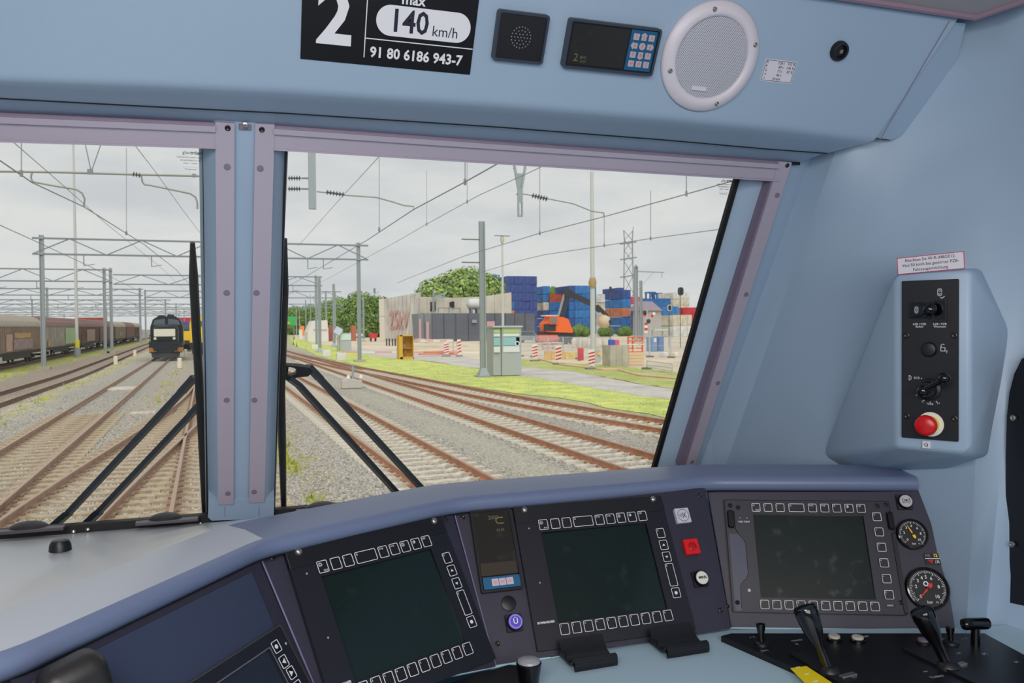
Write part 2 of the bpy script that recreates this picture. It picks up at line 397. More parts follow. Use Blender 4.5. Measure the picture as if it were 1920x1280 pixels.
obj('right_cheek_outer', G().slab([R3(1.14, 1.97, -.9), R3(1.14, 1.97, -.3), R3(1.2, 1.58, .5), R3(1.5, 1.3, .6), R3(1.5, 1.3, -.9)], (.0, .03, 0)), PAINT, s)

# --- overhead console
oc = thing('overhead_console', 'pale blue overhead console above the windscreens', 'console')
bend = [(0, 148), (280, 158), (540, 171), (940, 197), (1250, 222), (1500, 246), (1642, 264)]
topl = [(x, None) for x, _ in bend]
B_ = [PO_at(x, y) for x, y in bend]; zt = CZ+.60
def alongb(p, z): return p+PO.b*((z-p[2])/PO.b[2])
Tp = [alongb(p, zt) for p in B_]; Tp[-1] = Tp[-1]+V3(.095, 0, 0)
J_ = [atY(x, y, 1.42) for x, y in [(0, 184), (280, 199), (540, 212), (940, 238), (1250, 262), (1440, 279), (1551, 287)]]
K_ = [atY(x, y, 1.475) for x, y in [(0, 210), (280, 222), (540, 238), (940, 266), (1250, 288), (1420, 299), (1500, 304)]]
ext = lambda P: [V3(-1.48, P[0][1], P[0][2]-.004)]+P
B_, Tp, J_, K_ = map(ext, (B_, Tp, J_, K_))
rd = [B_[i]+PO.b*.012 for i in range(len(B_))]
def lerp(A, B, f): return [a+(b-a)*f for a, b in zip(A, B)]
r1 = [a*.5+b*.25+c_*.25 for a, b, c_ in zip(B_, rd, lerp(B_, J_, .15))]
obj('face_panel', G().grid([Tp, rd, lerp(rd, r1, .5), r1, lerp(B_, J_, .15), lerp(B_, J_, .4), J_]), PAINT, oc, smooth=60)
J2 = [p+V3(0, .002, .0015) for p in J_]
obj('lower_trim', G().grid([J2, K_, [p+V3(0, .01, .02) for p in K_]]), PAINT, oc, smooth=40)
obj('joint_shadow_gap', G().tube([p+V3(0, -.0005, -.0008) for p in J_], .0012, 5), RUB, oc)
obj('sealing_lip', G().tube([p+V3(0, .002, -.003) for p in K_], .0035, 6), RUB, oc)
# end flange along the wall
fl = [(1778, 45), (1700, 176), (1650, 262)]; fr = [(1808, 48), (1790, 110), (1735, 205), (1690, 256), (1665, 263)]
g = G(); A_ = [PO_at(x, y) for x, y in [(1772, 40), (1728, 112), (1690, 176), (1655, 234), (1638, 258)]]; C_ = [PO_at(x, y, -.016) for x, y in [(1811, 44), (1796, 105), (1752, 180), (1700, 250), (1672, 262)]]
obj('end_flange', g.grid([[p-PO.n*.003 for p in A_], C_, [p-PO.n*.10 for p in C_]]), PAINT, oc, smooth=30)
obj('end_seam', G().tube([PO_at(x, y, .001) for x, y in [(1780, 40), (1737, 112), (1700, 176), (1665, 236), (1650, 263)]], .0008, 5), ALUD, oc)

# sign plate
def poframe(x, y, w=0.): q = PO_at(x, y); return frame(q+PO.n*w, PO.a, PO.b, PO.n)
def pouv(x, y): q = PO_at(x, y)-PO.o; return float(q@PO.a), float(q@PO.b)
t = thing('number_sign', 'black number plate sign reading 2, V max 140 km/h on the overhead console', 'sign', PO.M)
u0, v0 = pouv(563, 112); u1, v1 = pouv(881, 138); v0 = (v0+v1)/2
obj('plate', G().plate((u0+u1)/2, v0+.11, u1-u0, .22, 0, .0016, .001, .0003), mat('sign_black', (6, 6, 12), .35), t)
ud, vd = pouv(682, 107); u2, _ = pouv(890, 89)
obj('divider_line', G().box((ud, vd+.10, .0018), (.0015, .20, .0006)), WHT, t, smooth=0)
um, vm = pouv(686, 71); obj('divider_line', G().box(((ud+u1)/2, vm, .0018), (u1-ud-.002, .0015, .0006)), WHT, t, smooth=0)
uo, vo = pouv(795, 45); ua, _ = pouv(707, 38); ub, _ = pouv(884, 52)
obj('speed_field', G().plate(uo, vo, ub-ua, .046, .0015, .0021, .023, 0, 10), WHT, t)
NAVY = mat('sign_navy', (20, 16, 46), .5)
x_, y_ = pouv(627, 38); text('numeral', '2', .116, WHT, t, x_, y_+.002, .0019, bold=.003, sx=.95)
x_, y_ = pouv(767, 43); text('numeral', '140', .048, NAVY, t, x_, y_, .0023, bold=.0008, sx=.88)
x_, y_ = pouv(834, 61); text('numeral', 'km/h', .0225, NAVY, t, x_, y_, .0023, sx=.95)
x_, y_ = pouv(781, 106); text('numeral', '91 80 6186 943-7', .0222, WHT, t, x_, y_, .0019, bold=.0006, sx=.95)
x_, y_ = pouv(775, 3); text('numeral', 'max', .022, WHT, t, x_, y_+.002, .0019, bold=.0005); x_, y_ = pouv(740, -8); text('numeral', 'V', .03, WHT, t, x_, y_+.004, .0019, bold=.0005)
# square microphone / buzzer box
def housing(lb, cs, depth, cat):
    us = [pouv(*c_) for c_ in cs]; U0 = (us[0][0]+us[3][0])/2; U1 = (us[1][0]+us[2][0])/2; V1 = (us[0][1]+us[1][1])/2; V0 = (us[2][1]+us[3][1])/2
    cx, cy = (U0+U1)/2, (V0+V1)/2
    t = thing(cat[0], lb, cat[1], PO.M@T(cx, cy)); w, h = U1-U0, V1-V0
    obj('housing', G().ring(rrect(0, 0, w, h, .005, 4), rrect(0, 0, w-.008, h-.008, .003, 4), 0, depth), mat('slate_housing', (52, 60, 74), .4), t)
    return t, w, h
t, w, h = housing('square black buzzer box with a ring of small holes on the overhead console', [(935, 16), (1032, 27), (1009, 119), (917, 108)], .012, ('buzzer_box', 'speaker'))
obj('front_plate', G().plate(0, 0, w-.007, h-.007, 0, .010, .003), BLK, t)
g = G()
for k, n in ((0, 1), (1, 6), (2, 12), (3, 20)):
    for i in range(n): a = 2*pi*i/max(n, 1); g.lathe([(.0011, .0100), (.0009, .0104)], 6, (k*.0055*cos(a), k*.0055*sin(a), 0))
obj('sound_holes', g, GRYP, t, kind='stuff', smooth=0)
# overhead control display
def keypad_key(par, x, y, w, h, shape='sq', ch=''):
    m = mat('key_grey', (176, 168, 180), .5); mo = mat('key_orange', (214, 112, 92), .5)
    if shape == 'sq': poly = rrect(0, 0, w, h, .0008, 2)
    elif shape == 'c': poly = circ(0, 0, w*.55, 16)
    else:
        a = {'up': 0, 'left': pi/2, 'down': pi, 'right': -pi/2}[shape]; base = [(-w*.42, -h*.5), (w*.42, -h*.5), (w*.42, h*.28), (w*.62, h*.28), (0, h*.75), (-w*.62, h*.28), (-w*.42, h*.28)]
        poly = [(px_*cos(a)-py_*sin(a), px_*sin(a)+py_*cos(a)) for px_, py_ in base]
    k = obj('key', G().prism(poly, 0, .0012, .0002), m, par, T(x, y, .0105))
    if ch: text('key_print', ch, h*.75, mo, k, 0, 0, .0013, bold=.0002)
t, w, h = housing('black display with a blue twelve-key pad on the overhead console', [(1072, 32), (1241, 53), (1212, 140), (1043, 122)], .014, ('control_display', 'display'))
obj('front_plate', G().plate(0, 0, w-.007, h-.007, 0, .009, .003), BLK, t)
obj('screen', G().plate(-.025, 0, .105, h-.014, .008, .0098, .001), LCD, t)
obj('keypad', G().plate(.055, 0, .050, h-.012, .008, .0104, .001), mat('keypad_blue', (20, 88, 128), .4), t)
names = [['1', '2', '3'], ['4', '5', '6'], ['7', '8', '9'], ['H', '0', 'C']]; shp = [['sq', 'up', 'sq'], ['left', 'c', 'right'], ['sq', 'down', 'sq'], ['sq', 'sq', 'sq']]
for r in range(4):
    for q in range(3): keypad_key(t, .055+(q-1)*.0145, .0225-r*.0148, .011, .0105, shp[r][q], names[r][q])
lcdtxt = mat('lcd_digits', (112, 104, 70), .6)
text('screen_digits', '2', .018, lcdtxt, t, -.063, -.022, .0099); text('screen_digits', 'RM1', .0072, lcdtxt, t, -.049, -.021, .0099); text('screen_digits', 'H H', .006, lcdtxt, t, -.049, -.0275, .0099)
# loudspeaker
us = pouv(1331, 107); t = thing('loudspeaker', 'round white loudspeaker with perforated grille on the overhead console', 'loudspeaker', PO.M@T(*us))
WSP = mat('speaker_white', (214, 208, 216), .4)
prof = [(.096, 0), (.097, .003), (.094, .007), (.084, .012), (.076, .013), (.071, .010), (.070, .006)]
g = G(); n = 64; v = []; f = []
for r, z in prof:
    for i in range(n): a = 2*pi*i/n; v.append((r*cos(a), r*sin(a), z))
for k in range(len(prof)-1):
    for i in range(n): j = (i+1) % n; f.append((k*n+i, k*n+j, (k+1)*n+j, (k+1)*n+i))
obj('rim', g.add(v, f), WSP, t, smooth=60)
def grille_mat():
    m = bpy.data.materials.new('perforated_grille'); m.use_nodes = True; tt = m.node_tree; b = tt.nodes['Principled BSDF']; b.inputs['Roughness'].default_value = .5
    co = N(tt, 'ShaderNodeTexCoord'); vo = N(tt, 'ShaderNodeTexVoronoi', Scale=360., Randomness=0.0); vo.voronoi_dimensions = '2D'
    r = N(tt, 'ShaderNodeValToRGB'); r.color_ramp.elements[0].position = .30; r.color_ramp.elements[1].position = .36
    r.color_ramp.elements[0].color = rgb(80, 86, 98); r.color_ramp.elements[1].color = rgb(206, 206, 214)
    mpn = N(tt, 'ShaderNodeMapping'); mpn.inputs['Rotation'].default_value = (0, 0, radians(45))
    tt.links.new(co.outputs['Object'], mpn.inputs[0]); tt.links.new(mpn.outputs[0], vo.inputs['Vector']); tt.links.new(vo.outputs['Distance'], r.inputs[0]); tt.links.new(r.outputs[0], b.inputs['Base Color'])
    return m
obj('grille', G().lathe([(.0715, .004), (.070, .008), (.05, .0095), (.025, .010), (.0005, .0102)], 48), grille_mat(), t, smooth=60)
obj('name_tag', G().plate(-.012, -.054, .030, .0075, .009, .0118, .001), WSP, t)
for a in (105, 22, 200, 292):
    x_, y_ = .0835*cos(radians(a)), .0835*sin(radians(a))
    obj('screw', G().lathe([(.004, .010), (.004, .0135), (.0025, .0150), (.0012, .0135)], 14, (x_, y_, 0)), CHR, t)
# brake weight label
us = [pouv(*c_) for c_ in [(1438, 108), (1498, 115), (1480, 158), (1422, 153)]]; cu_ = np.mean(us, 0)
t = thing('brake_table_label', 'small white label with five lines of brake weights beside the round loudspeaker', 'label', PO.M@T(*cu_))
lw, lh = .069, .040; LABW = mat('label_white', (214, 210, 220), .5); LABK = mat('label_ink', (40, 32, 48), .6)
obj('card', G().plate(0, 0, lw, lh, 0, .0006, .0005, 0), LABW, t)
obj('border', G().ring(rrect(0, 0, lw-.003, lh-.003, .0004, 1), rrect(0, 0, lw-.0045, lh-.0045, .0004, 1), .0006, .0009), LABK, t, smooth=0)
for k, (a, b, c_) in enumerate((('R', '128 t', '152 %'), ('P', '89 t', '106 %'), ('G', '73 t', '87 %'), ('-<', '46 t', ''), ('-<', '54 kN', ''))):
    y_ = .0145-.0072*k
    text('print', a, .0068, LABK, t, -.031, y_, .0008, 'LEFT'); text('print', b, .0068, LABK, t, .008, y_, .0008, 'RIGHT')
    if c_: text('print', c_, .0068, LABK, t, .031, y_, .0008, 'RIGHT')
# key switch
us = pouv(1572, 95); t = thing('key_switch', 'round black square-key lock at the right end of the overhead console', 'lock', PO.M@T(*us))
obj('collar', G().lathe([(.0185, 0), (.0185, .004), (.0165, .009), (.012, .010), (.010, .006), (.010, .004)], 28), BLK, t)
obj('square_key', G().box((.001, 0, .006), (.0065, .0065, .005)), CHR, t)

# ------------------------------------------------------------------ DRIVER'S DESK
zT, zB = -.335, -.567
Tl = [(-.75, .93), (-.30, .845), (-.207, .899), (.038, 1.250), (.376, 1.427), (.905, 1.438), (1.288, 1.282)]
PF = PlaneF((.038, 1.25, zT), 34.9, 31.)
def chamfer(P, d):
    out = [np.array(P[0], float)]
    for i in range(1, len(P)-1):
        p, a, b = (np.array(q, float) for q in (P[i], P[i-1], P[i+1])); da = (a-p)/np.linalg.norm(a-p); db = (b-p)/np.linalg.norm(b-p)
        dd = min(d, .4*np.linalg.norm(a-p), .4*np.linalg.norm(b-p)); A, B = p+da*dd, p+db*dd
        for f in (0, .25, .5, .75, 1): out.append(A*(1-f)**2+p*2*f*(1-f)+B*f*f)
    return out+[np.array(P[-1], float)]
Tc = chamfer(Tl, .035)
def off2(P, d):
    out = []
    for i, p in enumerate(P):
        t_ = P[min(i+1, len(P)-1)]-P[max(i-1, 0)]; t_ /= np.linalg.norm(t_); out.append(p+V3(-t_[1], t_[0], 0)[:2]*d)
    return out
desk = thing('driver_desk', 'wrap-around pale blue driver desk with violet instrument panels under the windscreens', 'desk')
prof = [(.008, -.006), (-.004, -.002), (-.009, .004), (-.0105, .011), (-.009, .018), (-.005, .0235), (.001, .026)]
rows = [[np.append(p, CZ+zT+dz) for p in off2(Tc, d)] for d, dz in prof]
g = G().grid(rows); e = [r[-1] for r in rows]; g.add(e, [tuple(range(len(e)))])
obj('roll_edge', g, ROLL, desk, smooth=50)
obj('roll_gap', G().tube([np.append(p, CZ+zT-.002) for p in off2(Tc, -.002)], .0028, 6), RUB, desk)
c0 = off2(Tc, .001); c1 = off2(Tc, .075)
zs = zatY(390, 979, 1.875)-CZ
rA = [np.append(p, CZ+zT+.026) for p in c0]; rB = [np.append(p, CZ+zT+.037) for p in c1]
xs = np.linspace(-1.42, 1.16, len(c0)); rC = []
for i, p in enumerate(c1):
    x_ = min(max(p[0]*1.0+(-.25 if i < 6 else 0), -1.42), 1.22); rC.append(R3(x_, max(1.875, p[1]+.02) if p[0] < 1.16 else p[1]+.03, zs if p[0] < 1.1 else -.32))
rC[0] = R3(-1.42, 1.875, zs)
sr = lambda f: [a+(b-a)*f for a, b in zip(rB, rC)]
rM = [a*.5+b*.5+V3(0, 0, .0035) for a, b in zip(rA, rB)]; kT = next(i for i, p in enumerate(Tc) if p[0] > .03)
obj('top_panel', G().grid([rB, sr(.33), sr(.66), rC]), PAINT_SKYLIT, desk, smooth=60)
obj('edge_band', G().grid([r[:kT+1] for r in (rA, rM, rB)]), mat('edge_band_skylit', (176, 181, 190), .3), desk, smooth=60)  # left part of the band is paler, sky reflection put into its colour
obj('edge_band', G().grid([r[kT:] for r in (rA, rM, rB)]), ROLL, desk, smooth=60)
obj('top_panel', G().grid([[R3(-1.44, .6, zT+.03), R3(-.75, .96, zT+.036)], [R3(-1.44, 1.875, zs), R3(-1.0, 1.875, zs)]]), PAINT_SKYLIT, desk)
# instrument panels
PANS = [(PF, [(15, 1270), (490, 1046), (588, 1280), (260, 1440)]), (PL, [(490, 1046), (852, 962), (930, 1248), (603, 1315)]), (PC, [(852, 962), (1326, 915), (1371, 1177), (930, 1248)]), (PR, [(1326, 915), (1717, 908), (1840, 1183), (1371, 1177)])]
Tq = []; Bq = []
for P_, cs in PANS:
    q = [P_.px(*c_)-P_.n*.001 for c_ in cs]; up = (q[0]-q[3])*.06
    obj('instrument_panel', G().slab([q[0]+up, q[1]+up, q[2], q[3]], -P_.n*.006), PANEL, desk, smooth=0)
    Tq.append(q[0]); Bq.append(q[3])
Tq.append(q[1]); Bq.append(q[2])
for i in (1, 2): obj('panel_seam', G().tube([Tq[i]+V3(0, -.001, 0), Bq[i]+V3(0, -.001, 0)], .0013, 6), PEDGE, desk)
obj('panel_seam', G().tube([Tq[3]+V3(0, -.001, 0), Bq[3]+V3(0, -.001, 0)], .0008, 6), PANEL, desk)
obj('panel_end', G().slab([Tq[4], R3(1.30, 1.34, zT), R3(1.33, 1.2, zB), Bq[4]], (.006, 0, 0)), PANEL, desk)
# worktop
P = [R3(*p, zB) for p in [(-.115, .786), (.130, 1.137), (.407, 1.286), (.868, 1.296), (1.302, 1.147), (1.42, 1.14), (1.42, .45), (.5, .62), (.0, .45), (-.35, .45)]]
obj('worktop', G().slab(P, (0, 0, -.03)), mat('worktop_ice_blue', (172, 198, 212), .35, bump=(900, .1, .0003)), desk)
obj('under_desk', G().slab([R3(-.12, .70, -.6), R3(.5, .75, -.6), R3(1.4, .6, -.6), R3(1.4, .6, -1.5), R3(.5, .75, -1.5), R3(-.12, .7, -1.5)], (0, .03, 0)), PAINT, desk)
obj('edge_strip', G().tube([p+V3(0, -.006, .002) for p in Bq[1:]], .0022, 6), mat('ice_blue_edge', (176, 208, 222), .4), desk)
P = [atZ(x, y, CZ+zB+.001) for x, y in [(700, 1330), (905, 1262), (955, 1247), (1003, 1252), (1006, 1330)]]
obj('lever_well', G().slab(P, (0, 0, .0015)), RUB, desk)
P = [atZ(x, y, CZ+zB+.010) for x, y in [(1352, 1192), (1371, 1187), (1846, 1187), (1990, 1265), (2000, 1420), (1860, 1420), (1600, 1300)]]
obj('control_plate', G().slab(P[::-1], (0, 0, -.010)), mat('plate_black', (13, 13, 18), .38), desk)
obj('slate_inset', G().prism([PF.uv(470, 1073), PF.uv(560, 1290), PF.uv(300, 1400), PF.uv(20, 1400), PF.uv(60, 1277)][::-1], 0, .002, .0005), PANELB, desk, PF.M)
for P_, pts in ((PL, [(-.1688, .127), (.1656, .1258), (.1383, -.1175)]), (PC, [(-.2463, .1226), (-.2176, -.0999), (.2405, .127), (.2159, -.0935)]), (PR, [(-.170, -.0967)])):
    for u, v in pts: obj('panel_screw', G().lathe([(.0045, 0), (.0045, .0012), (.003, .002), (.001, .001)], 12), SCRW, desk, P_.F(u, v))
def zsurf(y): return CZ-(.208+.102*y)
t = thing('dash_cap', 'small round black cap standing on the pale desk top at the left', 'cap', Matrix.Translation(Vector(atZ(113, 1027, CZ-.368))))
obj('cap_body', G().lathe([(.0175, -.004), (.0165, .006), (.013, .013), (.010, .014)], 28), BLK, t); obj('cap_disc', G().lathe([(.009, .013), (.008, .0148)], 20), mat('cap_grey', (95, 90, 100), .5), t)
# demister vents and sill rail
VENT = mat('vent_black', (40, 38, 42), .5)
for x, y, wd_, lb in ((55, 996, .062, 'black demister nozzle at the far left of the windscreen sill'), (314, 979, .06, 'black demister nozzle left of the centre post'), (610, 957, .062, 'black demister nozzle right of the centre post')):
    q = atY(x, y, 1.845); t = thing('demister_nozzle', lb, 'vent', Matrix.Translation(Vector(q)))
    obj('lip', G().prism([(-wd_, -.012), (wd_, -.012), (wd_*1.02, .01), (-wd_*1.02, .01)], 0, .006, .001), mat('vent_lip', (74, 66, 76), .4), t)
    g = G(); rws = []
    for i in range(7):
        a = pi/2*i/6; rws.append([V3(wd_*.62*cos(b)*cos(a)-.005, .03*sin(b)*cos(a)+.018, .017*sin(a)) for b in np.linspace(0, 2*pi, 25)])
    obj('dome', g.grid(rws), VENT, t)
s = struct('trim_2'); s['label'] = 'black rubber sill rail under the windscreens'
obj('sill_rail', G().box((0, 1.889, CZ+zs+.005), (2.2, .024, .022)).box((0, 1.9, CZ+zs-.02), (2.2, .03, .03)), RUB, s)
for x, y in ((138, 995), (165, 991), (376, 980), (531, 967), (732, 951)):
    obj('clip', G().lathe([(.006, 0), (.005, .004), (.002, .005)], 12, atY(x, y+2, 1.872)), CHR, s)
obj('post_bolt', G().lathe([(.004, 0), (.004, .016)], 8, R3(.03, 1.85, zs)), CHR, s)

# ------------------------------------------------------------------ displays
KEYB = mat('key_black', (13, 13, 21), .45)
def key(par, x, y, w, h, lab='', low='', sym=None):
    k = obj('button', G().plate(0, 0, w, h, 0, .0012, .0018, .0003, 3), KEYB, par, T(x, y, .0078))
    obj('button_outline', G().ring(rrect(0, 0, w, h, .0022, 3), rrect(0, 0, w-.0018, h-.0018, .0015, 3), .0010, .0017), WHT, k, smooth=0)
    if lab: text('button_print', lab, .0046, WHT, k, -w/2+.0022, h/2-.0040, .0013, 'LEFT')
    if low: text('button_print', low, .0040, WHT, k, w/2-.002, -h/2+.0035, .0013, 'RIGHT')
    if sym:
        g = G()
        if sym == 'up': g.prism([(-.003, -.0015), (.003, -.0015), (0, .0025)], .0012, .0016)
        if sym == 'dn': g.prism([(-.003, .0015), (0, -.0025), (.003, .0015)], .0012, .0016)
        if sym == 'lf': g.prism([(-.004, 0), (.003, -.0038), (.003, .0038)], .0012, .0016)
        if sym == 'rt': g.prism([(.004, 0), (-.003, .0038), (-.003, -.0038)], .0012, .0016)
        if sym == 'st': g.lathe([(.0032, .0012), (.003, .0016)], 10)
        if sym == 'sun':
            g.ring(circ(-w*.2, h*.2, .0022, 12), circ(-w*.2, h*.2, .0015, 12), .0012, .0016)
            for i in range(8): a = pi/4*i; g.box((-w*.2+.0032*cos(a), h*.2+.0032*sin(a), .0014), (.0008, .0008, .0004))
        if sym == 'half': g.ring(circ(-w*.18, h*.2, .0026, 12), circ(-w*.18, h*.2, .002, 12), .0012, .0016).prism([(-w*.18, h*.2-.0024), (-w*.18+.0022, h*.2), (-w*.18, h*.2+.0024)], .0012, .0016)
        obj('button_symbol', g, WHT, k, smooth=0)
    return k
def display(P_, lb, kind):
    t = thing('display_unit', lb, 'display', P_.M)
    if kind == 'AB':
        obj('head', G().plate(0, .116, .303, .030, 0, .0085, .002, .0006), BEZD, t)
        obj('bezel', G().ring(rrect(0, -.0045, .303, .235, .001, 1), rrect(0, 0, .2105, .1585, .001, 1), 0, .0075), BEZ, t, smooth=0)
        obj('screen', G().plate(0, 0, .214, .162, 0, .0045, .001, 0), SCR, t)
        obj('screen_frame', G().ring(rrect(0, 0, .2125, .1605, .001, 1), rrect(0, 0, .2105, .1585, .001, 1), .0045, .0079), BLKG, t, smooth=0)
        xs = [-.0998, -.0765, -.0540, -.0210, .0125, .0346, .0565, .0792, .1012]; labs = [('', 'AUS', 'sun'), ('', '', None), ('i', '', None), ('St', '', None), ('V>0', '', None), ('V=0', '', None), ('', '', 'sun'), ('', '', 'half'), ('UD', '', None)]
        for x, (a, b, c_) in zip(xs, labs): key(t, x, .0937, .039 if a == 'St' else .0175, .0190, a, b, c_)
        for k, (y, h, a, c_) in enumerate(((.0575, .0185, 'C', None), (.0348, .0185, '', 'up'), (.0122, .0185, '', 'dn'), (-.0215, .0420, 'E', None), (-.0545, .0185, '', 'st'))): key(t, .1300, y, .0165, h, a, '', c_)
        for k in range(10): key(t, -.0972+.02222*k, -.0920, .0170, .0190, str((k+1) % 10))
        for x, y in ((-.128, .0895), (-.1262, -.009)): obj('indicator_lamp', G().lathe([(.0017, 0), (.0014, .0004)], 10), GRYP, t, T(x, y, .0076))
        text('maker_print', 'BOMBARDIER', .0052, WHT, t, -.128, -.077, .0076, bold=.0001)
        for x in (-.1305, .133): obj('screw', G().lathe([(.0062, 0), (.0062, .001), (.0045, .0035), (.002, .0045), (.0004, .0046)], 16), CHR, t, T(x, .1248, .0085))
    else:
        obj('bezel', G().ring(rrect(-.001, 0, .318, .214, .003, 2), rrect(0, 0, .2105, .1585, .001, 2), 0, .006), mat('display_bezel_violet', (34, 33, 46), .45, bump=(1400, .3, .0003)), t, smooth=0)
        obj('screen', G().plate(0, 0, .214, .162, 0, .0035, .001, 0), SCR, t)
        obj('screen_frame', G().ring(rrect(0, 0, .2125, .1605, .001, 1), rrect(0, 0, .2105, .1585, .001, 1), .0035, .0064), BLKG, t, smooth=0)
        xs = [-.1000, -.0765, -.0530, -.0215, .0096, .0329, .0563, .0797, .1025]
        for x, (a, b, c_) in zip(xs, [('O', 'AUS', None), ('S', '', None), ('i', '', None), ('St', '', None), ('V>0', '', None), ('V=0', '', None), ('O', '', None), ('', '', 'half'), ('UD', '', None)]): key(t, x, .0920, .030 if a == 'St' else .0165, .0165, a, b, c_)
        for k in range(6): key(t, .1303, .0757-.0294*k, .0165, .0165, 'C' if k == 0 else ('E' if k == 5 else '<'))
        for k in range(10): key(t, -.1010+.02247*k, -.0930, .0165, .0165, str((k+1) % 10))
        obj('outer_joint', G().ring(rrect(-.001, 0, .3195, .2155, .003, 2), rrect(-.001, 0, .3175, .2135, .003, 2), .0058, .0066), BLKG, t, smooth=0)
        g = G().tube([V3(x, y, .0062) for x, y in [(-.143, .085), (-.143, .050), (-.138, .040), (-.130, .030), (-.126, .022), (-.126, -.036), (-.131, -.046), (-.139, -.053), (-.143, -.060), (-.144, -.100)]], .0007, 5)
        obj('flap_joint', g, BLKG, t)
        obj('flap', G().prism([(-.156, .04), (-.156, -.105), (-.1445, -.105), (-.1435, -.06), (-.1315, -.046), (-.1265, -.036), (-.1265, .022), (-.1305, .030), (-.1385, .040)], .0055, .0066), mat('flap_slate', (62, 66, 84), .4), t, smooth=0)
        for y in (.0715,):
            for x in (-.1325, -.1188): obj('indicator_lamp', G().lathe([(.0014, 0), (.0012, .0004)], 8), GRYP, t, T(x, y, .0061))
            text('lamp_print', 'KBD TEMP', .0048, WHT, t, -.125, .0638, .0062)
        obj('light_sensor', G().lathe([(.0034, 0), (.003, .001), (.0004, .0014)], 14), mat('sensor_grey', (176, 172, 180), .4), t, T(-.1268, -.0672, .0060))
        for sx_, x, y in ((-.151, -.151, .068), (.155, .155, .068)):
            g = G().plate(x, y, .012, .036, .004, .0135, .005, .002); obj('hinge', g, BLKG, t)
        obj('side_rail', G().plate(.1575, -.03, .008, .15, .004, .0085, .003, .001), BEZD, t)
        obj('serial_plate', G().plate(.130, -.0905, .0165, .0065, .006, .0068, .0005, 0), BLK, t); text('serial_print', '44595', .0046, WHT, t, .130, -.0905, .0069)
        for x, y in ((-.1494, .096), (-.1343, .0921), (.1356, .0981), (.152, .1005), (-.151, -.0901), (.1511, -.0846)): obj('screw', G().lathe([(.0045, 0), (.0042, .0018), (.003, .0024), (.001, .0010)], 14), SCRW, t, T(x, y, .006))
    return t
display(PL, 'left black display with a dark green screen and white-outlined keys, tilted beside the slate panel', 'AB')
display(PC, 'central black display with dark green screen between the clock display and red lamp', 'AB')
display(PR, 'right display with side flap and six keys down its right edge, beside the pressure gauges', 'C')

# lower-left tilted display on the slate panel
u0, v0 = PF.uv(516, 1177); u1, v1 = PF.uv(350, 1279)
t = thing('display_unit', 'partly cut-off slim black display with arrow keys at the bottom left of the desk', 'display', PF.F(u0, v0))
W_, H_ = .30, .22
obj('bezel', G().ring(rrect(-W_/2, -H_/2, W_, H_, .004, 3), rrect(-W_/2-.012, -H_/2, W_-.058, H_-.036, .003, 3), .001, .009), BEZ, t)
obj('rim', G().ring(rrect(-W_/2, -H_/2, W_+.003, H_+.003, .005, 3), rrect(-W_/2, -H_/2, W_-.001, H_-.001, .004, 3), .001, .0098), mat('bezel_rim_olive', (60, 58, 56), .35), t)
obj('screen', G().plate(-W_/2-.012, -H_/2, W_-.056, H_-.034, .001, .006, .002, 0), mat('slate_screen', (30, 36, 48), .14), t)
obj('screen_frame', G().ring(rrect(-W_/2-.012, -H_/2, W_-.055, H_-.033, .002, 2), rrect(-W_/2-.012, -H_/2, W_-.058, H_-.036, .002, 2), .006, .0096), mat('frame_grey', (96, 98, 108), .4), t, smooth=0)
for k, sy in enumerate(('st', 'lf', 'rt', 'st', 'up')):
    ku, kv = PF.uv(*[(509, 1217), (523, 1245), (537, 1266), (550, 1292), (563, 1316)][k]); key(t, ku-u0, kv-v0, .0155, .0165, '', '', sy)
lu, lv = PF.uv(527, 1211); obj('indicator_lamp', G().lathe([(.0022, 0), (.0015, .0008)], 10), GRYP, t, T(lu-u0, lv-v0, .009))

# narrow clock display
t = thing('clock_display', 'narrow black upright display with a blue three-key strip left of the central display', 'display', PC.F(-.1958, .0575))
obj('housing', G().ring(rrect(0, 0, .076, .1465, .003, 3), rrect(0, 0, .069, .1395, .002, 3), 0, .009), BLK, t)
obj('screen', G().plate(0, .013, .0695, .115, .001, .0065, .001, 0), LCD, t)
obj('lower_glass', G().plate(0, -.034, .066, .022, .002, .0070, .001, 0), mat('brown_lcd_light', (58, 50, 40), .3), t)
obj('keypad', G().plate(.001, -.058, .067, .0205, .001, .0075, .001, 0), mat('keypad_blue', (20, 88, 128), .4), t)
for k in range(3):
    kk = obj('key', G().plate(0, 0, .0125, .0125, 0, .0012, .0012, .0002, 2), mat('key_lilac', (190, 176, 190), .5), t, T(-.0112+.0134*k, -.0575, .0075))
    obj('key_print', G().plate(0, 0, .006, .004, .0012, .0015, .001, 0), mat('key_pink', (214, 150, 146), .5), kk)
text('screen_digits', 'U', .022, lcdtxt, t, .014, .052, .0067, rot=-pi/2); text('screen_digits', '2003', .010, lcdtxt, t, .004, .058, .0067, rot=0); text('screen_digits', 'H M', .008, lcdtxt, t, .014, .034, .0067)
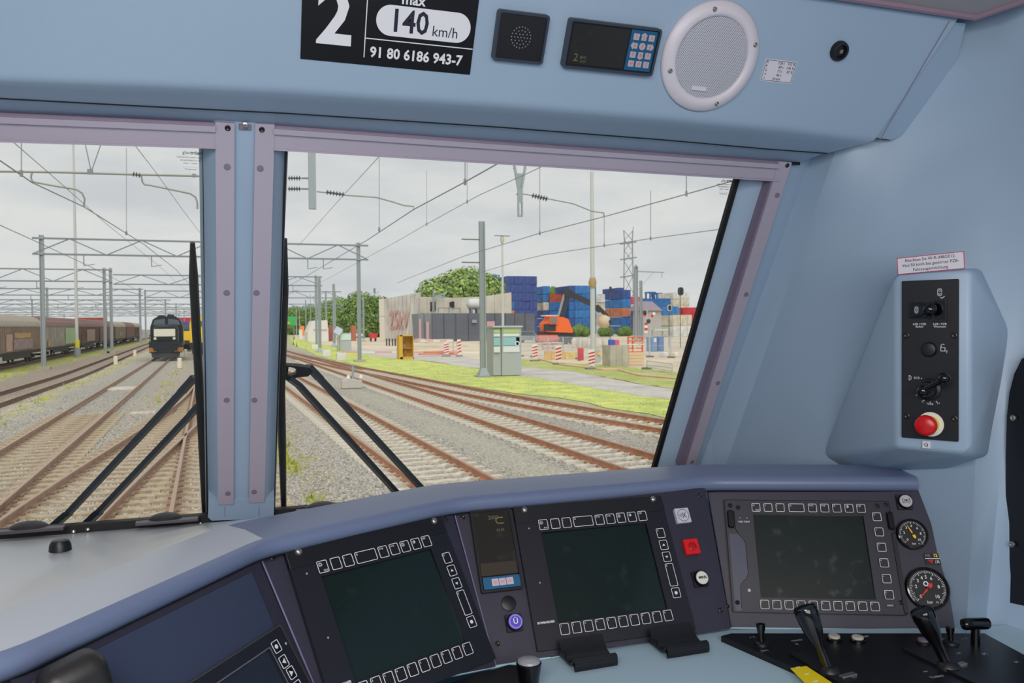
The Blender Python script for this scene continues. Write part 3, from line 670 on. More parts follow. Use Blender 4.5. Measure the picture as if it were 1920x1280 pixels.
# blank disc, round push button U
t = thing('blanking_disc', 'flat black blanking disc above the violet button', 'cap', PC.F(-.1867, -.0366)); obj('disc', G().lathe([(.0132, 0), (.0130, .0014), (.0120, .002)], 32), BLK, t)
def sqbutton(P_, u, v, lb, cap, txt, txtm, name='push_button', cr=.0115, ring=None, sq=.029):
    t = thing(name, lb, 'button', P_.F(u, v))
    obj('base_plate', G().plate(0, 0, sq, sq, 0, .0045, .002, .0006), BLK, t)
    obj('collar', G().lathe([(.0142, .0045), (.0142, .010), (.0130, .0118), (.0118, .0108), (.0118, .008)], 32), BLKG, t)
    c_ = obj('cap', G().lathe([(cr+.0008, .008), (cr+.0006, .0128), (cr-.001, .0140), (.0005, .0143)], 32), cap, t)
    if ring: obj('cap_ring', G().ring(circ(0, 0, cr-.0004, 32), circ(0, 0, cr-.0028, 32), .0138, .0147), ring, c_, smooth=0)
    if txt: text('cap_print', txt[0], txt[1], txtm, c_, 0, 0, .0146, bold=.0002)
    return t, c_
sqbutton(PC, -.1838, -.0702, 'round violet push button marked Ü under the narrow clock display', mat('cap_violet', (92, 78, 190), .25), ('Ü', .013), WHT, ring=mat('cap_violet_pale', (150, 140, 220), .3), cr=.0122)
sqbutton(PC, .1895, -.0338, 'round white push button marked MIREL under the red lamp', mat('cap_cream', (222, 220, 210), .3), ('MIREL', .0066), mat('ink_dark', (40, 40, 48), .5))
t, c_ = sqbutton(PR, .1895, .1068, 'round white brake-symbol button above the small pressure gauge', mat('cap_grey_white', (186, 180, 184), .3), None, WHT)
g = G()
for s_ in (-1, 1): g.tube([V3(s_*(.0052+.0016*abs(cos(a))), .0052*sin(a), .0146) for a in np.linspace(-pi/2, pi/2, 9)], .00045, 4).tube([V3(s_*.0035, -.0035, .0146), V3(s_*.0035, .0035, .0146)], .0004, 4)
g.tube([V3(-.003, -.003, .0146), V3(.003, -.003, .0146)], .0004, 4).box((0, .001, .0146), (.004, .003, .0004)); obj('brake_symbol', g, mat('ink_dark', (40, 40, 48), .5), c_)
def lampbtn(u, v, lb, m, sym):
    t = thing('indicator_button', lb, 'lamp', PC.F(u, v)); obj('square_lens', G().plate(0, 0, .0305, .0295, 0, .0085, .002, .0012), m, t)
    obj('lens_ring', G().ring(circ(0, 0, .0122, 32), circ(0, 0, .0112, 32), .008, .0092), m if sym == 'red' else mat('ink_grey', (120, 116, 128), .5), t, smooth=0)
    g = G()
    if sym == 'red': g.lathe([(.0085, .008), (.0080, .0100), (.006, .0108), (.0005, .0110)], 24); obj('lens_dome', g, mat('red_lens_dome', (170, 10, 14), .2), t)
    else:
        g.bar((-.002, -.005, .0088), (.006, .005, .0088), .0005, 4).bar((-.002, .005, .0088), (.006, -.005, .0088), .0005, 4).ring(circ(-.005, 0, .0028, 16), circ(-.005, 0, .0020, 16), .0084, .0091); obj('lens_symbol', g, mat('ink_dark', (40, 40, 48), .5), t)
lampbtn(.1878, .0883, 'square pale grey indicator with crossed symbol at the top right of the central display', mat('lens_pale', (196, 194, 208), .3), 'x')
lampbtn(.1890, .0268, 'square red indicator lamp right of the central display', mat('lens_red', (214, 24, 30), .25), 'red')
# gauges
def gauge(P_, u, v, R_, lb, labels, needles, sw0, sw1, nt_, unit, logo=False):
    t = thing('pressure_gauge', lb, 'gauge', P_.F(u, v))
    obj('housing_ring', G().lathe([(R_, 0), (R_, .004), (R_*.97, .009), (R_*.90, .010), (R_*.86, .006), (R_*.86, .0045)], 48), BLKG, t, smooth=50)
    obj('dial', G().lathe([(R_*.87, .003), (R_*.87, .0052)], 40), mat('dial_black', (14, 14, 16), .5), t)
    g = G()
    for i in range(nt_+1):
        a = radians(sw0+(sw1-sw0)*i/nt_); big = i % 5 == 0; r0 = R_*(.66 if big else .72); r1 = R_*.82; w = R_*(.012 if big else .008)
        g.bar((r0*cos(a), r0*sin(a), .0055), (r1*cos(a), r1*sin(a), .0055), w, 4, ry=.0002)
    obj('scale_marks', g, WHT, t, kind='stuff', smooth=0)
    for lb_, f in labels:
        a = radians(sw0+(sw1-sw0)*f); text('numeral', lb_, R_*.22, WHT, t, R_*.52*cos(a), R_*.52*sin(a), .0055, bold=.0001)
    text('unit_print', unit, R_*.20, WHT, t, 0, -R_*.62, .0055); text('class_print', 'KL 1.6', R_*.11, WHT, t, R_*.42, -R_*.62, .0055)
    if logo: obj('maker_mark', G().ring(circ(-R_*.05, R_*.22, R_*.12, 20), circ(-R_*.05, R_*.22, R_*.07, 20), .0053, .0058).prism(circ(R_*.10, R_*.18, R_*.06, 10), .0053, .0058), WHT, t, smooth=0)
    for k, (ang, m, ln) in enumerate(needles):
        n_ = G().prism([(R_*ln, 0), (R_*.1, R_*.045), (-R_*.22, R_*.10), (-R_*.34, 0), (-R_*.22, -R_*.10), (R_*.1, -R_*.045)], 0, .0006)
        obj('needle', n_, m, t, T(0, 0, .0062+.0009*k) @ Matrix.Rotation(radians(ang), 4, 'Z'), smooth=0)
    obj('hub', G().lathe([(R_*.08, .005), (R_*.07, .009), (.0005, .0095)], 16), BLK, t)
    return t
NR = mat('needle_red', (220, 40, 30), .4); NY = mat('needle_yellow', (236, 200, 50), .4)
gauge(PR, .1935, .0437, .0297, 'small black double-needle pressure gauge with yellow and red needles', [('0', 0), ('2', .2), ('3', .36), ('4', .5), ('6', .66), ('8', .82), ('10', 1)], [(119, NR, .55), (115, NY, .76)], 225, -45, 40, 'bar')
gauge(PR, .2040, -.0582, .0400, 'large black pressure gauge with a red needle behind the right-hand lever', [('0', 0), ('2', .2), ('3', .32), ('4', .42), ('5', .5), ('6', .6), ('8', .8), ('10', 1)], [(226, NR, .72)], 225, -45, 50, 'bar', True)
# warning label between gauges
t = thing('warning_label', 'small black label with yellow and red marks between the two gauges', 'label', PR.F(.2245, -.0022))
obj('card', G().plate(0, 0, .029, .0215, 0, .0008, .0008, 0), BLK, t)
text('print', 'MG', .006, GRYP, t, -.008, .006, .0010); text('print', '12', .008, YEL, t, .006, .0062, .0010, bold=.0003)
obj('white_line', G().box((0, .0006, .001), (.028, .0011, .0004)), WHT, t, smooth=0)
obj('red_mark', G().prism([(-.009, -.002), (-.003, -.009), (.001, -.002)], .0008, .0012), RED, t, smooth=0); text('print', '/A', .009, WHT, t, .008, -.0055, .0010)

# ------------------------------------------------------------------ wall control panel on the housing
t = thing('wall_control_panel', 'tall black switch panel on the moulded housing of the right wall', 'control panel', PP.F(0, -.070, .002))
def pu(u, v): return u, v+.070
obj('plate', G().plate(0, 0, .0945, .2885, 0, .004, .002, .0006), BLK, t)
for u, v in ((-.0385, -.0261), (.0406, -.0259), (-.0377, -.1742), (.0416, -.1737)):
    x_, y_ = pu(u, v); obj('screw', G().lathe([(.0058, 0), (.0052, .0016), (.0035, .0022), (.001, .001)], 14), SCRW, t, T(x_, y_, .004))
x_, y_ = pu(-.0189, .0206); b_ = obj('push_button', G().plate(0, 0, .0285, .0285, 0, .005, .002, .0006).lathe([(.0128, .005), (.0125, .0095), (.0115, .0105), (.0005, .0106)], 28), BLKG, t, T(x_, y_, .004), label='round black button with traffic-light symbol')
obj('button_symbol', G().ring(rrect(0, 0, .0062, .0125, .003, 4), rrect(0, 0, .0050, .0113, .0025, 4), .0106, .0110).ring(circ(0, .0025, .0017, 10), circ(0, .0025, .0011, 10), .0106, .011).ring(circ(0, -.0025, .0017, 10), circ(0, -.0025, .0011, 10), .0106, .011), WHT, b_, smooth=0)
x_, y_ = pu(.0175, .0195); sw = obj('switch_box', G().ring(rrect(0, 0, .0245, .040, .001, 2), rrect(0, 0, .019, .034, .001, 2), 0, .006), BLK, t, T(x_, y_, .004)); obj('rocker', G().box((0, 0, .001), (.0185, .0335, .002)), BLKG, sw)
x_, y_ = pu(.0058, .0208); obj('toggle_ball', G().lathe([(.005, 0), (.005, .012)]+[(.0122*sin(a), .021-.0122*cos(a)) for a in np.linspace(.5, 3.1, 14)], 24), BLKG, t, T(x_, y_, .006))
x_, y_ = pu(.0002, -.0510); obj('round_knob', G().lathe([(.0132, 0), (.013, .006), (.0115, .0095), (.0105, .010), (.0005, .0098)], 28), BLK, t, T(x_, y_, .004))
def ptext(s_, u, v, sz, al='CENTER'):
    x_, y_ = pu(u, v); text('panel_print', s_, sz, WHT, t, x_, y_, .0042, al)
ptext('LZB / PZB', -.0168, -.0052, .0052); ptext('Befehl', -.0168, -.0100, .0052); ptext('LZB / PZB', .0172, -.0052, .0052); ptext('Wachsam', .0172, -.0100, .0052)
ptext('SOS', -.0262, -.1035, .0058, 'LEFT'); ptext('T', .0285, -.0555, .0062); ptext('0', -.0215, -.1350, .005); ptext('T-', -.0110, -.1465, .005); ptext('TONE', .0010, -.1500, .0044); ptext('T+', .0150, -.1480, .005)
x_, y_ = pu(.0168, .0516); g = G().ring(rrect(x_, y_, .0075, .0135, .003, 4), rrect(x_, y_, .0062, .0122, .0025, 4), .004, .0044).ring(circ(x_, y_+.003, .0018, 10), circ(x_, y_+.003, .0012, 10), .004, .0044).ring(circ(x_, y_-.003, .0018, 10), circ(x_, y_-.003, .0012, 10), .004, .0044)
g.bar((x_+.001, y_-.009, .0042), (x_+.004, y_-.011, .0042), .0005, 4).bar((x_+.004, y_-.011, .0042), (x_+.008, y_-.007, .0042), .0005, 4)
x_, y_ = pu(.0222, -.0505); g.ring(rrect(x_, y_, .0078, .007, .0005, 1), rrect(x_, y_, .0062, .0054, .0004, 1), .004, .0044).tube([V3(x_-.003, y_+.0035, .0043), V3(x_-.003, y_+.0075, .0043), V3(x_, y_+.0095, .0043), V3(x_+.0025, y_+.0078, .0043)], .0006, 5)
x_, y_ = pu(-.0325, -.1035); g.ring([(x_-.002, y_+.005), (x_+.002, y_+.003), (x_+.002, y_-.003), (x_-.002, y_-.005)], [(x_-.0013, y_+.004), (x_+.0014, y_+.0024), (x_+.0014, y_-.0024), (x_-.0013, y_-.004)], .004, .0044)
for u, v in ((-.0130, -.1040), (-.0175, -.1340), (-.0090, -.1440), (.0015, -.1465), (.0118, -.1450)): x_, y_ = pu(u, v); g.lathe([(.0011, .0038), (.001, .0044)], 8, (x_, y_, 0))
obj('panel_symbols', g, WHT, t, smooth=0)
x_, y_ = pu(-.0005, -.1235); lv_ = obj('rotary_lever', G().lathe([(.0205, 0), (.0200, .003), (.0150, .006), (.013, .011), (.0005, .0115)], 32), BLK, t, T(x_, y_, .004))
g = G().lathe([(.0105*sin(a), .030-.0105*cos(a)) for a in np.linspace(.05, 3.1, 14)], 24, (-.003, -.001, 0)).lathe([(.008, .010), (.0075, .028)], 20, (-.003, -.001, 0)).bar((-.002, 0, .032), (.030, .020, .040), .0052, 14)
g.lathe([(.0102*sin(a), .042-.0102*cos(a)) for a in np.linspace(.05, 3.1, 14)], 24, (.0345, .0235, 0)); obj('lever_arm', g, BLKG, lv_, smooth=60)
x_, y_ = pu(.0022, -.1865); e_ = obj('emergency_stop_disc', G().lathe([(.0222, 0), (.0220, .0008)], 40), mat('disc_white', (226, 224, 214), .5), t, T(x_, y_, .004), label='white backing disc of the emergency stop')
obj('yellow_collar', G().lathe([(.0150, 0), (.0145, .012), (.013, .016)], 32), YEL, e_)
obj('red_mushroom', G().lathe([(.0125, .012), (.0180, .018), (.0188, .023), (.0180, .029), (.014, .032), (.0005, .0328)], 36, ), RED, e_, T(-.002, 0, 0), smooth=50)
# labels on the wall
LR = mat('label_red', (190, 40, 66), .5)
t = thing('notice_label', 'red-framed white notice starting Beachten Sie above the wall control panel', 'label', PP.F(0.0005, .1045, .004)@Matrix.Rotation(radians(3), 4, 'Z'))
obj('card', G().plate(0, 0, .112, .031, -.004, .0006, .0004, 0), LABW, t); obj('red_border', G().ring(rrect(0, 0, .112, .031, .0004, 1), rrect(0, 0, .1095, .0285, .0004, 1), .0005, .0010), LR, t, smooth=0)
for k, s_ in enumerate(('Beachten Sie W-R-048/2012:', 'Vzul 50 km/h bei gestörter PZB-', 'Fahrzeugeinrichtung')): text('print', s_, .0078, LABK, t, 0, .0090-.0090*k, .0008, sx=.92)
t = thing('arrow_label', 'tiny white square label under the emergency stop', 'label', PP.F(-.0054, -.2245, .003)); obj('card', G().plate(0, 0, .0135, .0135, -.003, .0006, .0003, 0), LABW, t)
obj('arrow_mark', G().bar((-.004, 0, .0008), (.001, .004, .0008), .0004, 4).bar((-.004, 0, .0008), (.001, -.004, .0008), .0004, 4).bar((.002, -.003, .0008), (.002, .002, .0008), .0006, 4), LABK, t, smooth=0)

# ------------------------------------------------------------------ levers and controls on the worktop
ZC = CZ+zB+.010
def aim(base, x, y, dy=0.):   # point on the ray whose forward distance equals the base's (+dy)
    return atY(x, y, base[1]+dy)
def lever(lb, base, tx, ty, dy, rt, rb, slot, name='control_lever'):
    t = thing(name, lb, 'lever', Matrix.Translation(Vector(base))); b = np.array(base); top = aim(base, tx, ty, dy)-b; ln = np.linalg.norm(top); ax = top/ln
    obj('grip', G().lathe([(rb*1.0, ln*.18), (rb*1.05, ln*.40), (rt*.80, ln*.62), (rt*.97, ln*.86), (rt, ln*.95), (rt*.92, ln*.985), (rt*.6, ln), (.0005, ln*1.002)], 32, (0, 0, 0), ax), BLKG, t, smooth=50)
    obj('stem', G().lathe([(rb*.95, 0), (rb*.95, ln*.20)], 24, (0, 0, 0), ax), BLKG, t)
    obj('gate_cover', G().box((0, 0, .002), slot).lathe([(rb*2.4, .0), (rb*2.2, .006), (rb*1.3, .012)], 20), BLK, t)
    return t
b1 = atZ(1556, 1262, ZC); lever('left glossy black tapered control lever beside the yellow sticker', b1, 1507, 1136, .03, .0190, .0072, (.03, .16, .004))
b2 = atZ(1778, 1252, ZC); lever('right glossy black control lever standing in front of the large gauge', b2, 1726, 1142, .02, .0185, .0078, (.03, .16, .004))
for (x, y, w, h, lb) in ((1590, 1266, .03, .006, 'short grey metal gate bar at the left lever'), (1800, 1246, .026, .005, 'short grey metal gate bar at the right lever')):
    q = atZ(x, y, ZC+.004); t = thing('gate_bar', lb, 'bar', Matrix.Translation(Vector(q))@Matrix.Rotation(.12, 4, 'Z')); obj('bar', G().plate(0, 0, w, h+.004, -.004, .002, .001, .0005), CHR, t)
P = [atZ(x, y, ZC) for x, y in [(1482, 1253), (1512, 1249), (1590, 1300), (1540, 1312)]]
t = thing('yellow_sticker', 'yellow scale sticker at the bottom edge beside the left lever', 'sticker'); obj('sticker_face', G().slab(P, (0, 0, .0008)), mat('sticker_yellow', (240, 214, 20), .5), t, smooth=0)
g = G()
for i in range(4): a = P[0]*(1-i/4)+P[3]*i/4; b = P[1]*(1-i/4)+P[2]*i/4; g.bar(a+(b-a)*.35+V3(0, 0, .001), a+(b-a)*.6+V3(0, 0, .001), .0006, 4, ry=.0002)
obj('scale_marks', g, WHT, t, smooth=0)
for (x, y, lb) in ((1564, 1200, 'left round cream push button on the black control plate'), (1608, 1202, 'right round cream push button on the black control plate')):
    t = thing('push_button', lb, 'button', Matrix.Translation(Vector(atZ(x, y, ZC)))); obj('collar', G().lathe([(.0128, -.001), (.0125, .004), (.011, .0055)], 28), BLKG, t); obj('cap', G().lathe([(.0100, .004), (.0098, .0085), (.0085, .0095), (.0005, .0098)], 28), mat('cap_ivory', (186, 180, 166), .35), t)
t = thing('push_button', 'small dark push button behind the right lever', 'button', Matrix.Translation(Vector(atZ(1731, 1206, ZC)))); obj('collar', G().lathe([(.0115, -.001), (.011, .004), (.010, .005)], 24), BLK, t); obj('cap', G().lathe([(.009, .004), (.0085, .008), (.0005, .009)], 24), ALUD, t)
def toggle(x, yb, yt, lb, r=.006):
    q = atZ(x, yb, ZC); t = thing('toggle_switch', lb, 'switch', Matrix.Translation(Vector(q))); h = aim(q, x, yt)[2]-q[2]
    obj('socket', G().lathe([(.013, -.001), (.012, .004), (.008, .006)], 20), BLK, t)
    obj('toggle', G().lathe([(r*.8, .004), (r*.7, h*.4), (r*1.2, h*.8), (r*1.2, h*.95), (.0005, h)], 16, ax=(.0, .08, 1)), BLKG, t)
toggle(1428, 1208, 1168, 'black toggle switch at the left end of the control plate', .0065)
toggle(1783, 1206, 1174, 'small black toggle switch between the right lever and the T-handle')
q = atZ(1829, 1208, ZC); t = thing('t_handle', 'black T-handle at the right end of the control plate', 'handle', Matrix.Translation(Vector(q))); h = aim(q, 1829, 1169)[2]-q[2]
obj('stem', G().bar((0, 0, 0), (0, 0, h), .0075, 16), BLKG, t)
obj('crossbar', G().lathe([(.0005, -.0245), (.0085, -.023), (.0100, -.019), (.0100, .019), (.0085, .023), (.0005, .0245)], 20, (0, 0, h), (cos(-.25), sin(-.25), 0)), BLKG, t)
# small prints on the plate
t = thing('plate_lettering', 'tiny white lettering and symbols printed on the black control plate', 'lettering')
for (x, y, s_) in ((1410, 1194, '+ E'), (1433, 1219, '(-o-)'), (1494, 1200, 'HAND'), (1494, 1207, 'G'), (1622, 1193, 'TEST'), (1770, 1198, 'BR'), (1808, 1197, '1  0'), (1845, 1225, '[o]'), (1798, 1224, '<>'), (1735, 1258, '-o-'), (1757, 1268, 'TURBO'), (1905, 1240, '(o)')):
    q = atZ(x, y, ZC+.0003); text('print', s_, .0078, GRYP, t, M=Matrix.Translation(Vector(q))@Matrix.Rotation(radians(-3), 4, 'Z'))
# clip holders
def clip(x0, y0, x1, y1, lb):
    a = atZ(x0, y0, CZ+zB+.008); b = atZ(x1, y1, CZ+zB+.008); w = np.linalg.norm(b-a); ex = (b-a)/w; ey = V3(ex[1], -ex[0], 0)  # towards the driver
    t = thing('clip_holder', lb, 'holder', frame(a, ex, ey, V3(0, 0, 1)))
    pf = [(-.014, .024), (-.010, .019), (-.002, .010), (.006, .004), (.016, .001), (.028, .001), (.038, .006), (.042, .010)]
    th = .0030
    def sheet(p, x0_, x1_):
        out = [(y, z) for y, z in p]+[(y+.001, z-th) for y, z in p[::-1]]
        n = len(out); v = [V3(x0_, y, z) for y, z in out]+[V3(x1_, y, z) for y, z in out]
        return G().add(v, [tuple(range(n)), tuple(range(2*n-1, n-1, -1))]+[(i, (i+1) % n, (i+1) % n+n, i+n) for i in range(n)])
    obj('sheet', sheet(pf, 0, w), BLKG if 0 else BLK, t)
    obj('front_lip', sheet([(.040, .012), (.047, .009), (.048, .002), (.046, -.004)], .002, w-.002), BLK, t)
    obj('side_tab', G().box((.002, -.002, .004), (.003, .024, .012)), BLK, t)
clip(1054, 1232, 1136, 1219, 'left black clip holder in front of the central display')
clip(1224, 1208, 1304, 1196, 'right black clip holder in front of the central display')
# front knob lever
q = atZ(992, 1290, CZ+zB); t = thing('knob_lever', 'short black cylindrical knob with a pale domed top at the bottom edge', 'knob', Matrix.Translation(Vector(q)))
hk = aim(q, 992, 1240)[2]-q[2]; obj('knob_body', G().lathe([(.014, 0), (.0165, hk*.4), (.0195, hk*.85), (.0200, hk*.96), (.0185, hk)], 32), BLKG, t); obj('knob_cap', G().lathe([(.0185, hk-.001), (.017, hk+.003), (.010, hk+.0055), (.0005, hk+.006)], 32), mat('cap_pearl', (150, 150, 158), .25), t)
# handset grip at the bottom left
q = atZ(172, 1224, CZ-.325)-V3(0, 0, .092); t = thing('handset', 'dark rubber handset standing in front of the desk at the bottom left', 'handset', Matrix.Translation(Vector(q))@Matrix.Rotation(radians(28), 4, 'Z')@Matrix.Rotation(radians(-14), 4, 'Y'))
bm = bmesh.new(); bmesh.ops.create_cube(bm, size=1, matrix=Matrix.Translation((0, 0, .03))@Matrix.Diagonal((.062, .045, .13, 1)))
bmesh.ops.bevel(bm, geom=list(bm.edges), offset=.017, segments=5, affect='EDGES', profile=.5)
me = bpy.data.meshes.new('grip'); bm.to_mesh(me); bm.free(); me.materials.append(mat('handset_rubber', (34, 32, 32), .45, bump=(700, .2, .0004))); me.polygons.foreach_set('use_smooth', [True]*len(me.polygons)); link('grip', me, t)
obj('cradle', G().prism([(-.075, -.05), (.02, -.05), (.02, .03), (-.06, .03)], -.06, .058, .012), BLK, t)

# ================================================================== WIPERS (outside the glass)
def wiper(lb, blade, arms, hub, w=-.035):
    t = thing('windscreen_wiper', lb, 'wiper')
    P = [gp(x, y, w) for x, y in blade]
    obj('blade', G().tube(P, [.0045]+[.0085]*(len(P)-2)+[.006], 8), RUB, t)
    obj('blade_spine', G().tube([p-PG.n*.012 for p in P[1:-1]], .006, 6), BLK, t)
    for a in arms:
        Q = [gp(x, y, w-.02) for x, y in a]; obj('arm', G().bar(Q[0], Q[1], .011, 4, ry=.005).bar(Q[1], Q[2], .0085, 4, ry=.005).bar(Q[2], Q[3], .012, 4, ry=.006), mat('wiper_slate', (40, 50, 62), .45), t)
    if hub:
        uvs = [guv(x, y, w-.02) for x, y in hub[0]]; inn = [guv(x, y, w-.02) for x, y in hub[1]]
        obj('linkage', G().ring(uvs, inn, w-.026, w-.014), BLK, t, PG.M, smooth=0)
wiper('left windscreen wiper parked upright beside the centre post', [(361, 455), (363, 520), (367, 600), (372, 690), (377, 780), (382, 880), (384, 962)],
      [[(366, 706), (340, 735), (128, 962), (98, 988)], [(377, 757), (360, 775), (185, 960), (158, 986)]], None)
wiper('right windscreen wiper with twin arms and forked linkage', [(534, 447), (533, 540), (530, 640), (527, 730), (529, 830), (532, 955)],
      [[(541, 708), (560, 722), (745, 925), (768, 948)], [(577, 686), (600, 710), (795, 920), (812, 944)]],
      ([(534, 682), (560, 684), (580, 687), (584, 697), (577, 703), (556, 705), (541, 712), (533, 706)], [(541, 685), (551, 687), (555, 690), (555, 696), (553, 699), (548, 701), (543, 703), (539, 699)]))

# ================================================================== OUTSIDE: ground
GRAV = bpy.data.materials.new('ballast_and_soil'); GRAV.use_nodes = True
def ground_mat(m, ramp, grass, base_scale=22.):
    t = m.node_tree; b = t.nodes['Principled BSDF']; b.inputs['Roughness'].default_value = .95; b.inputs['Specular IOR Level'].default_value = .15; l = t.links.new
    geo = N(t, 'ShaderNodeNewGeometry'); sp = N(t, 'ShaderNodeSeparateXYZ'); l(geo.outputs['Position'], sp.inputs[0])
    ml = N(t, 'ShaderNodeMath', operation='MULTIPLY'); ml.inputs[1].default_value = .0268; l(sp.outputs['Y'], ml.inputs[0])
    ad = N(t, 'ShaderNodeMath', operation='ADD'); l(sp.outputs['X'], ad.inputs[0]); l(ml.outputs[0], ad.inputs[1])
    n1 = N(t, 'ShaderNodeTexNoise', Scale=.35, Detail=5.0); l(geo.outputs['Position'], n1.inputs['Vector'])
    nm = N(t, 'ShaderNodeMapRange'); nm.inputs[3].default_value = -1.3; nm.inputs[4].default_value = 1.3; l(n1.outputs[0], nm.inputs[0])
    a2 = N(t, 'ShaderNodeMath', operation='ADD'); l(ad.outputs[0], a2.inputs[0]); l(nm.outputs[0], a2.inputs[1])
    mr = N(t, 'ShaderNodeMapRange'); mr.inputs[1].default_value = -20; mr.inputs[2].default_value = 20; l(a2.outputs[0], mr.inputs[0])
    def mk(rp_, el):
        c_ = rp_.color_ramp
        while len(c_.elements) > 1: c_.elements.remove(c_.elements[0])
        c_.elements[0].position = (el[0][0]+20)/40; c_.elements[0].color = el[0][1]
        for p, q in el[1:]: e_ = c_.elements.new((p+20)/40); e_.color = q
    r1_ = N(t, 'ShaderNodeValToRGB'); mk(r1_, [(p, rgb(*q)) for p, q in ramp]); l(mr.outputs[0], r1_.inputs[0])
    r2_ = N(t, 'ShaderNodeValToRGB'); mk(r2_, [(p, (q, q, q, 1)) for p, q in grass]); l(mr.outputs[0], r2_.inputs[0])
    vo = N(t, 'ShaderNodeTexVoronoi', Scale=base_scale); l(geo.outputs['Position'], vo.inputs['Vector'])
    hs = N(t, 'ShaderNodeSeparateColor'); l(vo.outputs['Color'], hs.inputs[0])
    vr = N(t, 'ShaderNodeMapRange'); vr.inputs[3].default_value = .62; vr.inputs[4].default_value = 1.28; l(hs.outputs[0], vr.inputs[0])
    vm = N(t, 'ShaderNodeVectorMath', operation='SCALE'); l(r1_.outputs[0], vm.inputs[0]); l(vr.outputs[0], vm.inputs['Scale'])
    n2 = N(t, 'ShaderNodeTexNoise', Scale=1.3, Detail=6.0, Roughness=.65); l(geo.outputs['Position'], n2.inputs['Vector'])
    g1 = N(t, 'ShaderNodeMath', operation='ADD'); l(n2.outputs[0], g1.inputs[0]); l(r2_.outputs[0], g1.inputs[1])
    g2 = N(t, 'ShaderNodeMapRange'); g2.inputs[1].default_value = .95; g2.inputs[2].default_value = 1.15; l(g1.outputs[0], g2.inputs[0])
    n3 = N(t, 'ShaderNodeTexNoise', Scale=.9, Detail=8.0, Roughness=.7); l(geo.outputs['Position'], n3.inputs['Vector'])
    r3 = N(t, 'ShaderNodeValToRGB'); r3.color_ramp.elements[0].position = .38; r3.color_ramp.elements[1].position = .64
    r3.color_ramp.elements[0].color = rgb(132, 150, 74); r3.color_ramp.elements[1].color = rgb(205, 200, 84); l(n3.outputs[0], r3.inputs[0])
    mx = N(t, 'ShaderNodeMix', data_type='RGBA'); l(g2.outputs[0], mx.inputs[0]); l(vm.outputs[0], mx.inputs[6]); l(r3.outputs[0], mx.inputs[7]); l(mx.outputs[2], b.inputs['Base Color'])
    bp = N(t, 'ShaderNodeBump', Strength=.8, Distance=.03); l(vo.outputs['Distance'], bp.inputs['Height']); l(bp.outputs[0], b.inputs['Normal'])
BAL = (174, 168, 158); BRN = (176, 160, 142); DIRT = (196, 186, 168)
ground_mat(GRAV, [(-20, (150, 144, 132)), (-13.5, (166, 160, 148)), (-11.6, (160, 146, 132)), (-8.2, (160, 146, 132)), (-7.4, DIRT), (-6.2, BAL), (-2.9, BAL), (-2.0, (178, 168, 154)), (.2, (172, 162, 148)), (1.7, BAL), (2.2, (176, 164, 146)), (2.9, (180, 174, 164)), (5.9, BAL), (6.3, (178, 172, 158)), (7.2, (184, 178, 164)), (7.7, BAL), (11, BAL), (13, (190, 182, 160))],
           [(-20, .2), (-14, .62), (-12.4, .58), (-11.6, .1), (-8.0, .1), (-7.3, .52), (-6.6, .46), (-6.0, .1), (-2.3, .22), (1.4, .1), (1.9, .48), (2.5, .44), (3.0, 0), (5.8, .05), (6.6, .28), (7.5, .05), (11, .1), (13, .5)])
s = struct('ground'); g = G(); xs = [-700, -60, -20, 20, 60, 700]; ys = [2.5, 12, 40, 120, 400, 1500]
g.grid([[V3(x, y, -.03) for x in xs] for y in ys]); obj('ballast_bed', g, GRAV, s, smooth=0)
GRASS = bpy.data.materials.new('verge_grass'); GRASS.use_nodes = True
def tri_mat(m, cols, scale=1.6, rough=.9):
    t = m.node_tree; b = t.nodes['Principled BSDF']; b.inputs['Roughness'].default_value = rough; b.inputs['Specular IOR Level'].default_value = .2
    geo = N(t, 'ShaderNodeNewGeometry'); n = N(t, 'ShaderNodeTexNoise', Scale=scale, Detail=8.0, Roughness=.7); r = N(t, 'ShaderNodeValToRGB'); e = r.color_ramp.elements
    t.links.new(geo.outputs['Position'], n.inputs['Vector']); t.links.new(n.outputs[0], r.inputs[0]); t.links.new(r.outputs[0], b.inputs['Base Color'])
    ps = np.linspace(.34, .68, len(cols)); e[0].position = ps[0]; e[0].color = rgb(*cols[0]); e[1].position = ps[-1]; e[1].color = rgb(*cols[-1])
    for p, c_ in zip(ps[1:-1], cols[1:-1]): q = e.new(p); q.color = rgb(*c_)
tri_mat(GRASS, [(168, 180, 104), (186, 198, 116), (208, 212, 120), (230, 226, 126)], .8)
ROADM = bpy.data.materials.new('grey_service_road'); ROADM.use_nodes = True; tri_mat(ROADM, [(176, 170, 162), (198, 192, 186), (212, 206, 198)], .5)
SAND = bpy.data.materials.new('sandy_yard'); SAND.use_nodes = True; tri_mat(SAND, [(170, 168, 120), (206, 190, 168), (222, 206, 184), (196, 178, 158)], .12)
ROUGH = bpy.data.materials.new('worn_grass'); ROUGH.use_nodes = True; tri_mat(ROUGH, [(196, 188, 160), (186, 188, 120), (164, 176, 92), (200, 190, 150)], .5)
